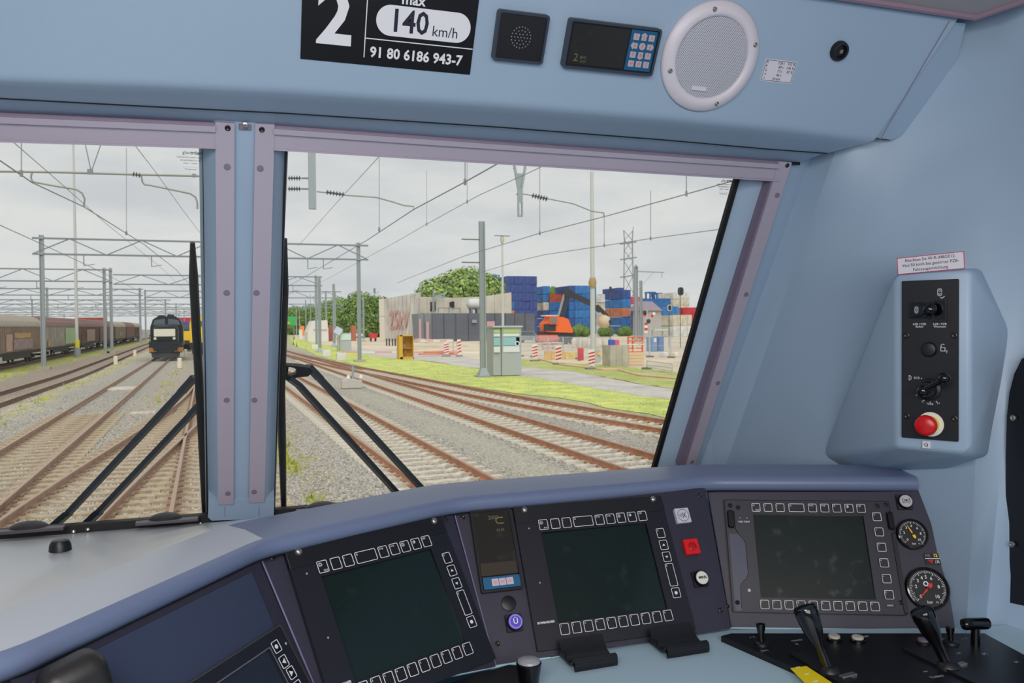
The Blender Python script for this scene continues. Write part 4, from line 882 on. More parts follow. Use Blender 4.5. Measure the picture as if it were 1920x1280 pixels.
def zone(name, m, low, up, z):
    """strip of ground between two surveyed kerb lines"""
    n = 60; A = np.array([atZ(x, y, z) for x, y in low]); B = np.array([atZ(x, y, z) for x, y in up])
    def rs(P):
        d = np.r_[0, np.cumsum(np.linalg.norm(np.diff(P, axis=0), axis=1))]; f = np.linspace(0, d[-1], n); return np.c_[np.interp(f, d, P[:, 0]), np.interp(f, d, P[:, 1]), np.full(n, z)]
    A, B = rs(A), rs(B); rng = np.random.RandomState(3)
    A[:, :2] += rng.uniform(-.25, .25, (n, 2)); B[:, :2] += rng.uniform(-.25, .25, (n, 2))
    t = struct(name); obj('surface', G().grid([list(A), list((A+B)/2), list(B)]), m, t, smooth=0); return A, B
zone('ground_yard', SAND, [(560, 640), (640, 652), (800, 668), (1000, 683), (1150, 700), (1300, 730), (1700, 800)], [(540, 616), (640, 617), (800, 616), (1000, 616), (1150, 616), (1300, 616), (1700, 620)], -.018)
ga, gb = zone('ground_verge', GRASS, [(548, 645), (600, 668), (681, 688), (760, 704), (900, 728), (1060, 748), (1245, 783), (1700, 880)], [(545, 632), (600, 645), (681, 662), (760, 672), (900, 690), (1000, 706), (1130, 728), (1260, 748), (1700, 822)], -.010)
zone('ground_road', ROADM, [(640, 655), (700, 668), (800, 676), (905, 692), (1000, 708), (1130, 731), (1260, 750), (1700, 826)], [(640, 648), (700, 655), (800, 661), (905, 673), (1000, 683), (1110, 702), (1260, 730), (1700, 800)], -.004)
hA, hB = zone('ground_lawn', ROUGH, [(960, 684), (1060, 695), (1110, 702), (1260, 730), (1700, 800)], [(960, 671), (1060, 680), (1140, 684), (1290, 700), (1700, 760)], .002)
# tufts on the verge
def scatter(name, P, hfun, m, par=None):
    n = len(P); h = hfun(n); a = np.random.rand(n)*pi; w = h*.28; lx = np.random.normal(0, .35, (n, 2))*h[:, None]
    v = np.zeros((n, 3, 3)); v[:, 0] = np.c_[P[:, 0]-w*np.cos(a), P[:, 1]-w*np.sin(a), P[:, 2]]; v[:, 1] = np.c_[P[:, 0]+w*np.cos(a), P[:, 1]+w*np.sin(a), P[:, 2]]; v[:, 2] = np.c_[P[:, :2]+lx, P[:, 2]+h]
    me = bpy.data.meshes.new(name); me.from_pydata(v.reshape(-1, 3).tolist(), [], np.arange(3*n).reshape(-1, 3).tolist()); me.materials.append(m); o = link(name, me, par); o['kind'] = 'stuff'; return o
def between(A, B, n):
    i = np.random.rand(n)**.7*(len(A)-1.001); k = i.astype(int); f = (i-k)[:, None]; a = A[k]*(1-f)+A[k+1]*f; b = B[k]*(1-f)+B[k+1]*f; w = np.random.rand(n)[:, None]; return a*(1-w)+b*w
o = scatter('verge_tufts', between(ga, gb, 9000), lambda n: np.random.uniform(.03, .09, n), GRASS); tag(o, 'tufts of yellow-green grass along the verge right of the tracks', 'grass')
o = scatter('lawn_tufts', between(hA, hB, 2500), lambda n: np.random.uniform(.02, .07, n), ROUGH); tag(o, 'short tufts on the worn strip in front of the building site', 'grass')
def weedpts(c0_, c1_, y0, y1, n, sd):
    y = y0*(y1/y0)**np.random.rand(n); cl = np.sin(y*1.7)+np.sin(y*.63+1)+np.random.normal(0, .6, n); y = y[cl > .2]; x = np.random.normal(0, sd, len(y))+c0_+(c1_-c0_)*(y-y0)/(y1-y0)-.0268*y; return np.c_[x, y, np.full(len(y), -.01)]
WEED = bpy.data.materials.new('yellow_weeds'); WEED.use_nodes = True; tri_mat(WEED, [(140, 160, 70), (180, 186, 80), (226, 206, 70)], 3.)
P = np.vstack([weedpts(1.75, 1.9, 13, 40, 900, .12), weedpts(-7.0, -7.0, 20, 90, 900, .3), weedpts(-12.9, -13.5, 40, 110, 900, .5), weedpts(-2.1, -2.1, 35, 90, 400, .25)])
o = scatter('track_weeds', P, lambda n: np.random.uniform(.05, .16, n), WEED); tag(o, 'small yellow-green weeds growing in rows between the tracks', 'weeds')
# loose ballast stones close to the cab
def stones(n, seed=5):
    rng = np.random.RandomState(seed); px_ = rng.uniform(-60, 1300, n); py_ = 690+330*rng.rand(n)**.8
    D = FW[None]+CR[None]*((px_[:, None]-960)/FPX)+CU[None]*((640-py_[:, None])/FPX); t_ = (-.03-CZ)/D[:, 2]; P = EYE+D*t_[:, None]
    u_ = P[:, 0]+.0268*P[:, 1]
    ok = (P[:, 1] > 11) & (P[:, 1] < 45) & (u_ < 12) & (np.abs(u_-6.9) > .55); P = P[ok]
    n = len(P); s_ = rng.uniform(.016, .036, n)*(1+P[:, 1]/90)
    base = np.array([[1, 0, 0], [0, 1, 0], [-1, 0, 0], [0, -1, 0], [0, 0, 1.], [0, 0, -.4]]); F_ = np.array([[0, 1, 4], [1, 2, 4], [2, 3, 4], [3, 0, 4], [1, 0, 5], [2, 1, 5], [3, 2, 5], [0, 3, 5]])
    v = base[None]*s_[:, None, None]*rng.uniform(.6, 1.3, (n, 6, 3)); a = rng.rand(n)*pi; c_, s2 = np.cos(a), np.sin(a)
    v = np.stack([v[..., 0]*c_[:, None]-v[..., 1]*s2[:, None], v[..., 0]*s2[:, None]+v[..., 1]*c_[:, None], v[..., 2]*.8], -1)+P[:, None]
    f = F_[None]+6*np.arange(n)[:, None, None]; me = bpy.data.meshes.new('ballast_stones'); me.vertices.add(n*6); me.vertices.foreach_set('co', v.ravel().astype(np.float32))
    me.loops.add(n*24); me.loops.foreach_set('vertex_index', f.ravel().astype(np.int32)); me.polygons.add(n*8); me.polygons.foreach_set('loop_start', np.arange(0, n*24, 3, dtype=np.int32)); me.update(calc_edges=True)
    m = bpy.data.materials.new('ballast_stone'); m.use_nodes = True; t = m.node_tree; b = t.nodes['Principled BSDF']; b.inputs['Roughness'].default_value = .9; b.inputs['Specular IOR Level'].default_value = .2
    ge = N(t, 'ShaderNodeNewGeometry'); r = N(t, 'ShaderNodeValToRGB'); r.color_ramp.elements[0].color = rgb(134, 130, 124); r.color_ramp.elements[1].color = rgb(208, 200, 188)
    t.links.new(ge.outputs['Random Per Island'], r.inputs[0]); t.links.new(r.outputs[0], b.inputs['Base Color']); me.materials.append(m)
    o = link('ballast_stones', me); tag(o, 'loose grey and beige ballast stones between the nearer tracks', 'ballast', kind='stuff')
stones(52000)

# ------------------------------------------------------------------ tracks
RUST = mat('rail_rust', (196, 140, 104), .7, noise=(4, (172, 120, 88), 1)); RUSTL = mat('rail_rust_greyed', (178, 152, 132), .7, noise=(4, (160, 130, 110), 1)); RTOP = mat('rail_head', (172, 142, 120), .4, .2); RDRK = mat('rail_brown', (120, 92, 78), .7)
SLEEP = mat('concrete_sleeper', (216, 210, 198), .9, noise=(5, (184, 172, 152), 1)); SLEEPB = mat('weathered_sleeper', (188, 172, 148), .9, noise=(4, (160, 140, 116), 1))
CLIPM = mat('rusty_clip', (140, 104, 84), .8)
def resample(P, step):
    P = np.array(P, float); y = np.arange(P[0, 1], P[-1, 1], step)
    from_ = np.interp(y, P[:, 1], P[:, 0])
    k = max(3, int(6/step)); pad = np.r_[np.full(k, from_[0])-np.arange(k, 0, -1)*(from_[1]-from_[0]), from_, from_[-1]+np.arange(1, k+1)*(from_[-1]-from_[-2])]
    sm = np.convolve(pad, np.ones(2*k+1)/(2*k+1), 'same')[k:-k]; return np.c_[sm, y]
def track(lb, pts, y_sl=None, sl=SLEEP, rust=RUST, ymax=None, clips=True):
    t = thing('railway_track', lb, 'track'); C_ = resample(pts, 1.0); d = np.gradient(C_, axis=0); d /= np.linalg.norm(d, axis=1)[:, None]; nr = np.c_[d[:, 1], -d[:, 0]]
    pf = [(-.065, .0), (.065, .0), (.065, .015), (.012, .03), (.012, .125), (.035, .135), (.036, .168), (.028, .172), (-.028, .172), (-.036, .168), (-.035, .135), (-.012, .125), (-.012, .03), (-.065, .015)]
    for s_ in (-1, 1):
        P = C_+nr*s_*.7535; g = G(); rows = [[V3(p[0]+n_[0]*u_, p[1]+n_[1]*u_, z_) for u_, z_ in pf+pf[:1]] for p, n_ in zip(P, nr)]
        g.grid(rows); k = len(pf); g.m = [1 if (i % k) in (6, 7, 8) else 0 for i in range(len(g.f))]
        obj('rail', g, [rust, RTOP], t, smooth=0)
    if y_sl:
        S = resample(pts, .6); S = S[(S[:, 1] >= y_sl[0]) & (S[:, 1] <= y_sl[1])]; dd = np.gradient(S, axis=0)
        key_ = 'sleeper_'+sl.name
        if key_ not in TXT:
            pr_ = [(-1.26, -.10), (-1.26, .012), (-1.22, .022), (-.55, .022), (-.45, -.002), (.45, -.002), (.55, .022), (1.22, .022), (1.26, .012), (1.26, -.10)]
            g = G(); n = len(pr_); v = [V3(x, -.125, z) for x, z in pr_]+[V3(x, .125, z) for x, z in pr_]; g.add(v, [tuple(range(n)), tuple(range(2*n-1, n-1, -1))]+[(i, i+n, (i+1) % n+n, (i+1) % n) for i in range(n)]); TXT[key_] = g.mesh('sleeper', sl, 0)
        for p, q in zip(S, dd):
            o = link('sleeper', TXT[key_], t, Matrix.Translation((p[0], p[1], +.012+random.uniform(-.006, .004)))@Matrix.Rotation(-atan2(q[0], q[1])+random.uniform(-.008, .008), 4, 'Z'))
        if clips:
            g = G(); n2 = np.c_[dd[:, 1], -dd[:, 0]]/np.linalg.norm(dd, axis=1)[:, None]
            for p, q in zip(S, n2):
                for s_ in (-.7535-.085, -.7535+.085, .7535-.085, .7535+.085): g.box((p[0]+q[0]*s_, p[1]+q[1]*s_, .035), (.07, .10, .05))
            obj('rail_clips', g, CLIPM, t, kind='stuff', smooth=0)
    return t
LN = -.0268
track('straight track left of the cab with the black locomotive on it', [(-4.15+LN*y, y) for y in (11, 200)], (13, 34), SLEEPB, rust=RUSTL)
track('dark brown track beside the covered freight wagons', [(-9.5, 25), (-9.8, 39), (-10.0, 61), (-14.2, 161), (-17, 240)], None, rust=RDRK)
track('own track running straight ahead under the centre post', [(.17+LN*y, y) for y in (11, 200)], (13, 60), SLEEPB, rust=RUSTL)
track('turnout track crossing into the own track from the left', [(-3.0, 11), (-2.82, 14.5), (-2.6, 18.2), (-2.1, 24), (-1.7, 28), (-1.03, 41), (-1.15, 48)], (13, 33), SLEEPB, rust=RUSTL)
track('nearest rusty track in the right windscreen, with pale sleepers', [(4.56+LN*y, y) for y in (11, 200)], (13, 80))
track('second rusty track in the right windscreen', [(9.0+LN*y, y) for y in (11, 210)], (14, 80))
track('diverging rusty track nearest the green verge', [(14.2, 13), (12.9, 18.5), (12.2, 22), (11.67, 27), (11.1, 30.6), (10.7, 34), (10.3, 39), (9.4, 50.6), (8.0, 66), (6.7, 92), (6.45, 98)], (16, 60))
track('dark track under the row of freight wagons', [(-16.6-.029*0, 40), (-18+-.029*0, 72), (-22, 211), (-24, 290)], None, rust=RDRK)
for x, y, w, l, lb in ((268, 773, .9, .35, 'flat white slab lying between the tracks on the left'), (1165, 803, 1.2, .5, 'flat pale slab lying between the two right tracks'), (232, 728, 1.4, 2.2, 'pale level board between the rails of the left track')):
    q = atZ(x, y, .0); t = thing('ground_slab', lb, 'slab', (q[0], q[1], 0)); obj('slab', G().plate(0, 0, w, l, -.06, .03, .03, .01), SLEEP, t)

# ------------------------------------------------------------------ catenary
STL = mat('grey_galvanised', (158, 166, 170), .6, .2); STD = mat('dark_galvanised', (130, 140, 144), .6, .2); WIR = mat('wire_grey', (136, 138, 144), .6); INS = mat('insulator_brown', (92, 92, 98), .4)
FOOT = mat('concrete_foot', (176, 166, 150), .9)
def xz(x, y, Y): q = atY(x, y, Y); return q[0], q[2]
def gantry(lb, Y, posts, x0, x1, zt, zb, bay, r=.07, drops=(), pw=.14, parts=True, ends=True, grp='catenary gantries over the yard', ptop=.5):
    t = thing('catenary_gantry', lb, 'gantry', (0, Y, 0), grp)
    for x in posts:
        obj('post', G().box((x, 0, zt/2), (pw*2, pw*.5, zt+ptop)).box((x-pw, 0, zt/2), (pw*.3, pw*2, zt+ptop)).box((x+pw, 0, zt/2), (pw*.3, pw*2, zt+ptop)).box((x, 0, zt+.0), (pw*2.6, pw*2.4, .12)).box((x, 0, zb), (pw*2.6, pw*2.4, .12)), STL, t)
        obj('base_plate', G().box((x, 0, .06), (pw*7, pw*7, .25)), FOOT, t)
    obj('top_chord', G().bar((x0, 0, zt), (x1, 0, zt), r, 4), STD, t); obj('bottom_chord', G().bar((x0, 0, zb), (x1, 0, zb), r, 4), STD, t)
    n = max(2, int((x1-x0)/bay)); gg = G()
    for i in range(n):
        a = x0+(x1-x0)*i/n; b = x0+(x1-x0)*(i+1)/n; m_ = (a+b)/2; p1 = ((a, 0, zb), (m_, 0, zt)); p2 = ((m_, 0, zt), (b, 0, zb))
        for p in (p1, p2):
            if parts: obj('diagonal', G().bar(p[0], p[1], r*.6, 4), STD, t)
            else: gg.bar(p[0], p[1], r*.6, 4)
    if not parts: obj('diagonals', gg, STD, t, kind='stuff')
    for x in drops: obj('drop_tube', G().bar((x, 0, zb), (x, 0, zb-.9), r*.6, 6).bar((x, -.1, zb-.9), (x+.8, -.1, zb-.75), r*.4, 6), STD, t)
    return t
xa, zt_ = xz(60, 446, 74); xb, _ = xz(690, 452, 74); xp, zb_ = xz(78, 476, 74); xq, _ = xz(672, 480, 74)
gantry('nearest full gantry, its posts at the left frame edge and mid right windscreen', 74, [xp, xq], xa, xb, zt_, zb_, 5.0, .07, [xz(157, 480, 74)[0], xz(284, 480, 74)[0], xz(577, 480, 74)[0], xz(606, 480, 74)[0]], .14)
specs = [(118, [195, 207], -260, 209, 503, 526, 'gantry ending at the paired posts beside the freight wagons'), (136, [592], 212, 604, 517, 534, 'gantry ending at the first post behind the nearest gantry'),
         (165, [262, 88], -200, 268, 541, 553, 'third gantry behind, over the freight wagons'), (205, [272, 628], 272, 640, 546, 558, 'gantry over the far end of the yard'),
         (250, [310, 60], -150, 320, 562, 570, 'fourth gantry back over the wagons'), (300, [330, 641], 0, 655, 570, 577, 'fifth gantry back along the yard'), (380, [200, 345], -100, 640, 580, 585, 'sixth gantry back along the yard'), (470, [120, 335], -60, 620, 588, 592, 'farthest gantry in the haze')]
for k, (Y, ps, x0, x1, yt, yb, lb) in enumerate(specs):
    gantry(lb, Y, [xz(p, yt, Y)[0] for p in ps], xz(x0, yt, Y)[0], xz(x1, yt, Y)[0], xz((x0+x1)/2, yt, Y)[1], xz((x0+x1)/2, yb, Y)[1], 4.5+Y/80, .05+Y/3500, [xz(x0+(x1-x0)*f, yt, Y)[0] for f in (.55, .7, .86)], .15, parts=Y < 140)
# near gantry: beam above the windscreen, drop posts and register arms in view
Y = 37.; t = thing('catenary_gantry', 'near gantry whose drop posts and register tubes hang at the top of the view', 'gantry', (0, Y, 0))
obj('beam', G().box((0, 0, 14.4), (62, .5, .3)).box((0, 0, 13.4), (62, .3, .2)), STL, t)
for x in (-31, 31): obj('post', G().box((x, 0, 7.3), (.35, .35, 14.6)), STL, t)
xd, zd = xz(586, 392, Y); x2_, _ = xz(593, 300, Y)
obj('drop_post', G().box((xd, 0, (zd+13.4)/2), (.31, .2, 13.4-zd)), STL, t)
xv, zv = xz(975.5, 406, Y); _, zv2 = xz(975, 352, Y); _, zv3 = xz(975, 325, Y); g = G()
for s_ in (-1, 1): g.bar((xv+s_*.09, 0, zv), (xv+s_*.09, 0, zv2), .04, 4).bar((xv+s_*.09, 0, zv2), (xv+s_*.42, 0, zv3+1.2), .05, 4).bar((xv+s_*.42, 0, zv3+1.2), (xv+s_*.95, 0, 13.4), .05, 4).bar((xv+s_*.32, 0, zv3+.2), (xv, 0, zv3+.85), .03, 4)
g.box((xv, 0, zv+.03), (.24, .1, .08)).slab([V3(xv-.14, .0, zv2), V3(xv+.14, 0, zv2), V3(xv+.27, 0, zv3), V3(xv-.27, 0, zv3)], (0, .04, 0)).box((xv, 0, zv2-.35), (.1, .06, .7)); obj('forked_drop_post', g, STL, t)
def rt(pts, Y=37.): return [V3(*[(q[0], 0, q[1]) for q in [xz(x, y, Y)]][0]) for x, y in pts]
obj('register_tube', G().tube(rt([(-80, 320), (120, 323), (250, 327), (378, 330), (538, 334)]), .045, 8), mat('tube_khaki', (150, 150, 140), .5, .3), t)
obj('register_tube', G().tube(rt([(378, 352), (538, 354)]), .035, 8), MATS['tube_khaki'], t)
for lo in ([(60, 323), (58, 333), (61, 340), (68, 342), (100, 348), (143, 355), (154, 362), (159, 373), (157, 387)], [(265, 328), (267, 341), (271, 346), (280, 347), (320, 355), (357, 363), (367, 370), (370, 380), (370, 392)]): obj('register_arm', G().tube(rt(lo), .035, 8), MATS['tube_khaki'], t)
obj('register_arm', G().tube(rt([(594, 359), (612, 361), (650, 366), (706, 370), (735, 378), (757, 385), (776, 387), (775, 394)]), .030, 8), MATS['tube_khaki'], t)
obj('register_arm', G().tube(rt([(968, 364), (985, 364), (1030, 373), (1075, 382), (1110, 396), (1132, 399), (1132, 405)]), .028, 8), MATS['tube_khaki'], t)
def insul(a, b, n):
    A, B = rt([a, b]); d = B-A; ln = np.linalg.norm(d); prof = [(.03, 0)]
    for i in range(n): z_ = ln*(i+.5)/n; prof += [(.035, z_-ln/n*.3), (.13, z_), (.035, z_+ln/n*.3)]
    obj('insulator', G().lathe(prof+[(.03, ln)], 12, A, d/ln), INS, t)
insul((540, 334), (564, 334), 5); insul((540, 354), (564, 354), 5); insul((611, 360), (646, 365), 6); insul((997, 366), (1027, 373), 6)
insul((248, 326), (264, 329), 3)
obj('stay', G().bar(*rt([(565, 334), (578, 334)]), .04, 6).bar(*rt([(565, 354), (578, 354)]), .04, 6).bar(*rt([(171, 322), (158, 262)]), .02, 5).bar(*rt([(171, 322), (192, 262)]), .02, 5).box(tuple(rt([(169, 322)])[0]), (.2, .1, .2)).box(tuple(rt([(364, 329)])[0]), (.16, .1, .14)), STD, t)
# wires: level runs surveyed on their hanging height
def wire(lb, pts, z, r=.011, drops=()):
    P = [atZ(x, y, z) for x, y in pts]; t = thing('overhead_wire', lb, 'wire'); obj('conductor', G().tube(P, r, 5), WIR, t)
    for (x, y, dy) in drops:
        a = atZ(x, y, z); obj('dropper', G().bar(a, atY(x, y-dy, a[1]), r*.6, 4).lathe([(r*2.2, -.05), (r*2.2, .05)], 6, a), WIR, t)
wire('contact wire rising to the right from the post at mid right windscreen', [(470, 576), (580, 514), (690, 449), (775, 393), (872, 341), (945, 300), (1010, 263)], CZ+2.4, .011, [(872, 341, 60), (711, 430, 150)])
wire('second contact wire rising to the right, lower than the first', [(600, 530), (745, 452), (800, 420), (900, 365), (1000, 320), (1060, 290)], CZ+3.3, .009, [(800, 420, 100), (876, 378, 90)])
wire('contact wire over the second right track reaching the forked post arm', [(745, 530), (870, 480), (980, 447), (1012, 437), (1110, 412), (1133, 406), (1265, 370), (1378, 338)], CZ+2.45, .011, [(1012, 437, 140), (1287, 363, 60)])
wire('contact wire over the diverging track to the right window edge', [(760, 560), (870, 520), (980, 487), (1023, 477), (1110, 464), (1220, 447), (1340, 431), (1420, 420)], CZ+2.4, .011, [(1220, 447, 90), (1133, 460, 60)])
wire('thin messenger wire crossing the top of the right windscreen', [(560, 460), (640, 370), (700, 305), (740, 262)], CZ+4.4, .009)
wire('contact wire descending from the top left corner to the far gantries', [(-80, 260), (0, 301), (60, 342), (158, 388), (270, 458), (330, 505), (380, 560)], CZ+2.45, .011, [(237, 437, 160), (40, 325, 70)])
wire('thin messenger wire falling across the left windscreen', [(20, 262), (110, 340), (200, 420), (300, 500), (375, 570)], CZ+3.8, .009)
wire('left-hand thin wire falling to the first gantry post', [(-60, 390), (0, 422), (75, 456), (170, 500), (290, 560)], CZ+2.5, .011)
wire('thin wire falling from the top of the left windscreen near the glass print', [(245, 262), (290, 320), (340, 390), (378, 440)], CZ+4.4, .009)

# ------------------------------------------------------------------ masts, lamps, signals
def mast(lb, x, yt, yb, r, name='catenary_mast', cat='mast', m=None, kind='post', grp=None, Y=None):
    g0 = atZ(x, yb, 0) if Y is None else atY(x, 600, Y); Y = g0[1]; X = g0[0]; h = xz(x, yt, Y)[1]
    t = thing(name, lb, cat, (X, Y, 0), grp); m = m or STL
    if kind == 'post': obj('post', G().box((0, 0, h/2), (r*2, r*.5, h)).box((-r, 0, h/2), (r*.4, r*2, h)).box((r, 0, h/2), (r*.4, r*2, h)), m, t); obj('foot', G().add([V3(a*r*k, b*r*k, z) for k, z in ((2.6, 0), (1.1, .55)) for a, b in ((-1, -1), (1, -1), (1, 1), (-1, 1))], [(3, 2, 1, 0), (4, 5, 6, 7), (0, 1, 5, 4), (1, 2, 6, 5), (2, 3, 7, 6), (3, 0, 4, 7)]).box((0, 0, .02), (r*6.5, r*6.5, .12)), FOOT if r > .2 else m, t)
    else: obj('pole', G().lathe([(r, 0), (r*.95, h*.3), (r*.6, h)], 12), m, t)
    return t, X, Y, h
MW = mat('mast_pale', (196, 198, 196), .6)
t, X, Y, h = mast('tall grey H-section mast beside the large grey cabinet', 906, 415, 706, .14)
for yy in (449, 492): z_ = xz(895, yy, Y)[1]; obj('side_pipe', G().bar((-1.3, 0, z_), (0, 0, z_), .035, 6), mat('pipe_olive', (100, 104, 84), .6), t)
t, X, Y, h = mast('tallest pale lighting mast, right of the excavator', 1112, 322, 690, .19, 'lighting_mast', m=MW, kind='round')
obj('collar', G().lathe([(.2, xz(1112, 535, Y)[1]-.2), (.3, xz(1112, 530, Y)[1]), (.2, xz(1112, 523, Y)[1]+.1)], 12), mat('collar_tan', (176, 150, 110), .7), t)
t, X, Y, h = mast('very tall pale lighting mast with a yellow band in the left windscreen', 145, 268, 668, .18, 'lighting_mast', m=MW, kind='round')
obj('yellow_band', G().lathe([(.26, 1.0), (.26, 1.9)], 12), mat('band_yellow', (228, 214, 70), .6), t); obj('mast_foot', G().lathe([(.36, 0), (.36, 1.0)], 12), STL, t)
obj('lamp_ring', G().box((0, 0, h), (1.6, .3, .15)), STD, t)
t, X, Y, h = mast('thin lamp mast with a flat cross head in front of the blue container stack', 943, 442, 620, .13, 'lamp_mast', m=MW, kind='round', Y=75)
obj('cross_head', G().box((0, 0, h), (1.5, .3, .05)), STD, t); obj('lamp_body', G().lathe([(.12, h-.75), (.22, h-.35), (.12, h-.05)], 10), mat('lamp_cream', (196, 188, 160), .6), t)
for k, (x, yt, yb, r, kd, lb) in enumerate([(600, 520, 660, .16, 'post', 'grey mast right behind the first far post'), (627, 532, 650, .16, 'post', 'dark grey mast behind the white wagon'), (612, 545, 640, .14, 'post', 'slimmer grey mast left of the container row'), (583, 552, 640, .1, 'round', 'thin dark mast at the left of the far trees'), (574, 562, 632, .13, 'post', 'short grey mast near the orange container'), (556, 578, 630, .1, 'round', 'shortest pale mast beside the green hoarding'), (562, 580, 628, .1, 'round', 'second short pale mast beside the green hoarding'),
                                             (638, 535, 612, .12, 'round', 'thin pale mast behind the small cabinet'), (646, 527, 612, .12, 'round', 'thin pale mast with lamp arm right of the small cabinet'), (682, 556, 640, .15, 'post', 'mast with side bracket right of the nearest gantry post'), (703, 545, 625, .14, 'round', 'signal mast behind the red skip')]):
    t, X, Y, h = mast(lb, x, yt, yb, r, kind=kd, m=MW if kd == 'round' and k > 3 else STL)
    if x in (646, 556): obj('lamp_arm', G().box((0, 0, h), (1.6, .2, .08)), STD, t)
    if x == 682: obj('bracket', G().bar((0, 0, h-1), (3.2, 0, h+1.0), .05, 5).bar((0, 0, h-4), (4.5, 0, h-4.1), .05, 5), STD, t)
    if x == 703: obj('signal_head', G().plate(0, 0, .9, 2.2, -.2, .2, .3, 0), STD, t, T(0, -.2, h)@Matrix.Rotation(pi/2, 4, 'X'))
# mast with arm at right, second mast
t, X, Y, h = mast('catenary mast with a long bracket arm left of the grey roof', 1193, 500, 640, .22, Y=120)
za = xz(1220, 509, Y)[1]; xe = xz(1245, 509, Y)[0]-X; obj('bracket_arm', G().bar((0, 0, za), (xe, 0, za-.1), .09, 6).bar((xe-.4, 0, za), (xe-.4, 0, za-1), .06, 5).bar((.3, 0, za-3), (xe*.6, 0, za-.2), .04, 5), STL, t)
obj('top_insulators', G().lathe([(.2, h-.2), (.3, h), (.15, h+.3)], 8), STD, t)
mast('shorter catenary mast right beside the bracket mast', 1202, 526, 640, .17, Y=124)
HEAD = mat('signal_head_dark', (52, 66, 64), .5); RW = mat('white_board', (230, 228, 222), .6); RR = mat('board_red', (206, 56, 60), .5)
def signal(lb, x, yh, yb, hw, hh, Y, ring=False):
    q = atY(x, yh, Y); t = thing('railway_signal', lb, 'signal', (q[0], Y, 0)); z = q[2]; sc = Y/1540*1.1
    obj('pole', G().bar((0, .1, 0), (0, .1, z), .05, 8), mat('pole_dark', (84, 88, 92), .6), t)
    obj('head', G().prism(rrect(0, 0, hw*sc, hh*sc, min(hw, hh)*sc*.45, 5), -.1, .15), HEAD, t, T(0, 0, z)@Matrix.Rotation(pi/2, 4, 'X'))
    if ring: obj('white_surround', G().ring(rrect(0, 0, hw*sc*1.3, hh*sc*1.2, hw*sc*.6, 5), rrect(0, 0, hw*sc*1.05, hh*sc*1.02, hw*sc*.5, 5), .05, .12), RW, t, T(0, 0, z)@Matrix.Rotation(pi/2, 4, 'X'))
    for k in (-1, 0, 1): obj('lens', G().lathe([(hw*sc*.16, 0), (hw*sc*.12, .05)], 10), mat('lens_dark', (22, 26, 28), .3), t, T(0, -.15, z+k*hh*sc*.25)@Matrix.Rotation(pi/2, 4, 'X'))
    return t, z, sc
signal('dark rectangular signal head on a tall thin pole near the window edge', 1276, 546, 640, 11, 16, 95)
signal('oval dark signal with a white surround in front of the blue containers', 1255, 577, 640, 7, 10, 95, True)
signal('small dark signal behind the concrete block', 1144, 603, 640, 4, 7, 100)
signal('small upright dark signal above the cream containers', 1144.5, 542, 640, 3.5, 10, 110)
t = thing('crossing_signal', 'level-crossing signal with red and white boards and round lamps', 'signal', (atY(1214, 600, 90)[0], 90, 0)); Zs = lambda y: xz(1214, y, 90)[1]; Xs = lambda x: xz(x, 600, 90)[0]-atY(1214, 600, 90)[0]
obj('pole', G().bar((0, .1, 0), (0, .1, Zs(580)), .06, 8).bar((Xs(1220), .1, 0), (Xs(1220), .1, Zs(585)), .05, 8), MW, t)
for x, y, r_, m in ((1208, 586, .25, HEAD), (1208, 590, .2, RR), (1215, 602, .28, HEAD), (1225, 588, .2, RW), (1222, 592, .18, RR)): obj('lamp_disc', G().lathe([(r_, 0), (r_, .08)], 14), m, t, T(Xs(x), -.1, Zs(y))@Matrix.Rotation(pi/2, 4, 'X'))
for k, y in enumerate((607, 612, 617, 622)): obj('board_stripe', G().box((Xs(1211), -.05, Zs(y)), (.4, .05, .28)), RR if k % 2 == 0 else RW, t)

# high-voltage pylon far away
def pylon(lb, x, yt, Y, w, ys_):
    q = atY(x, yt, Y); t = thing('pylon', lb, 'pylon', (q[0], Y, 0)); z = lambda y: xz(x, y, Y)[1]; sc = Y/1540*1.06; g = G(); R_ = .16*Y/300
    ysl = [635, 590, 550, 517, 490, 470, 450, 432]; ws = [w*1.7, w*1.35, w*1.05, w, w*.95, w*.9, w*.85, w]
    for s_ in (-1, 1):
        for i in range(len(ysl)-1): g.bar((s_*ws[i]*sc/2, 0, z(ysl[i])), (s_*ws[i+1]*sc/2, 0, z(ysl[i+1])), R_, 4).bar((s_*ws[i]*sc/2, 0, z(ysl[i])), (-s_*ws[i+1]*sc/2, 0, z(ysl[i+1])), R_*.6, 4)
        g.bar((s_*w*sc/2, 0, z(432)), (s_*(w*.5+(0 if s_ < 0 else 1))*sc, 0, z(yt if s_ > 0 else yt+8)), R_*.6, 4)
    obj('lattice', g, WIR, t, kind='stuff')
    for y in ys_: obj('crossarm', G().bar((-w*1.5*sc/1.7, 0, z(y+3)), (w*1.5*sc/1.7, 0, z(y-2)), R_*1.6, 4), WIR, t)
pylon('hazy lattice power pylon above the container yard', 1178, 424, 420, 20, (455, 484, 517))

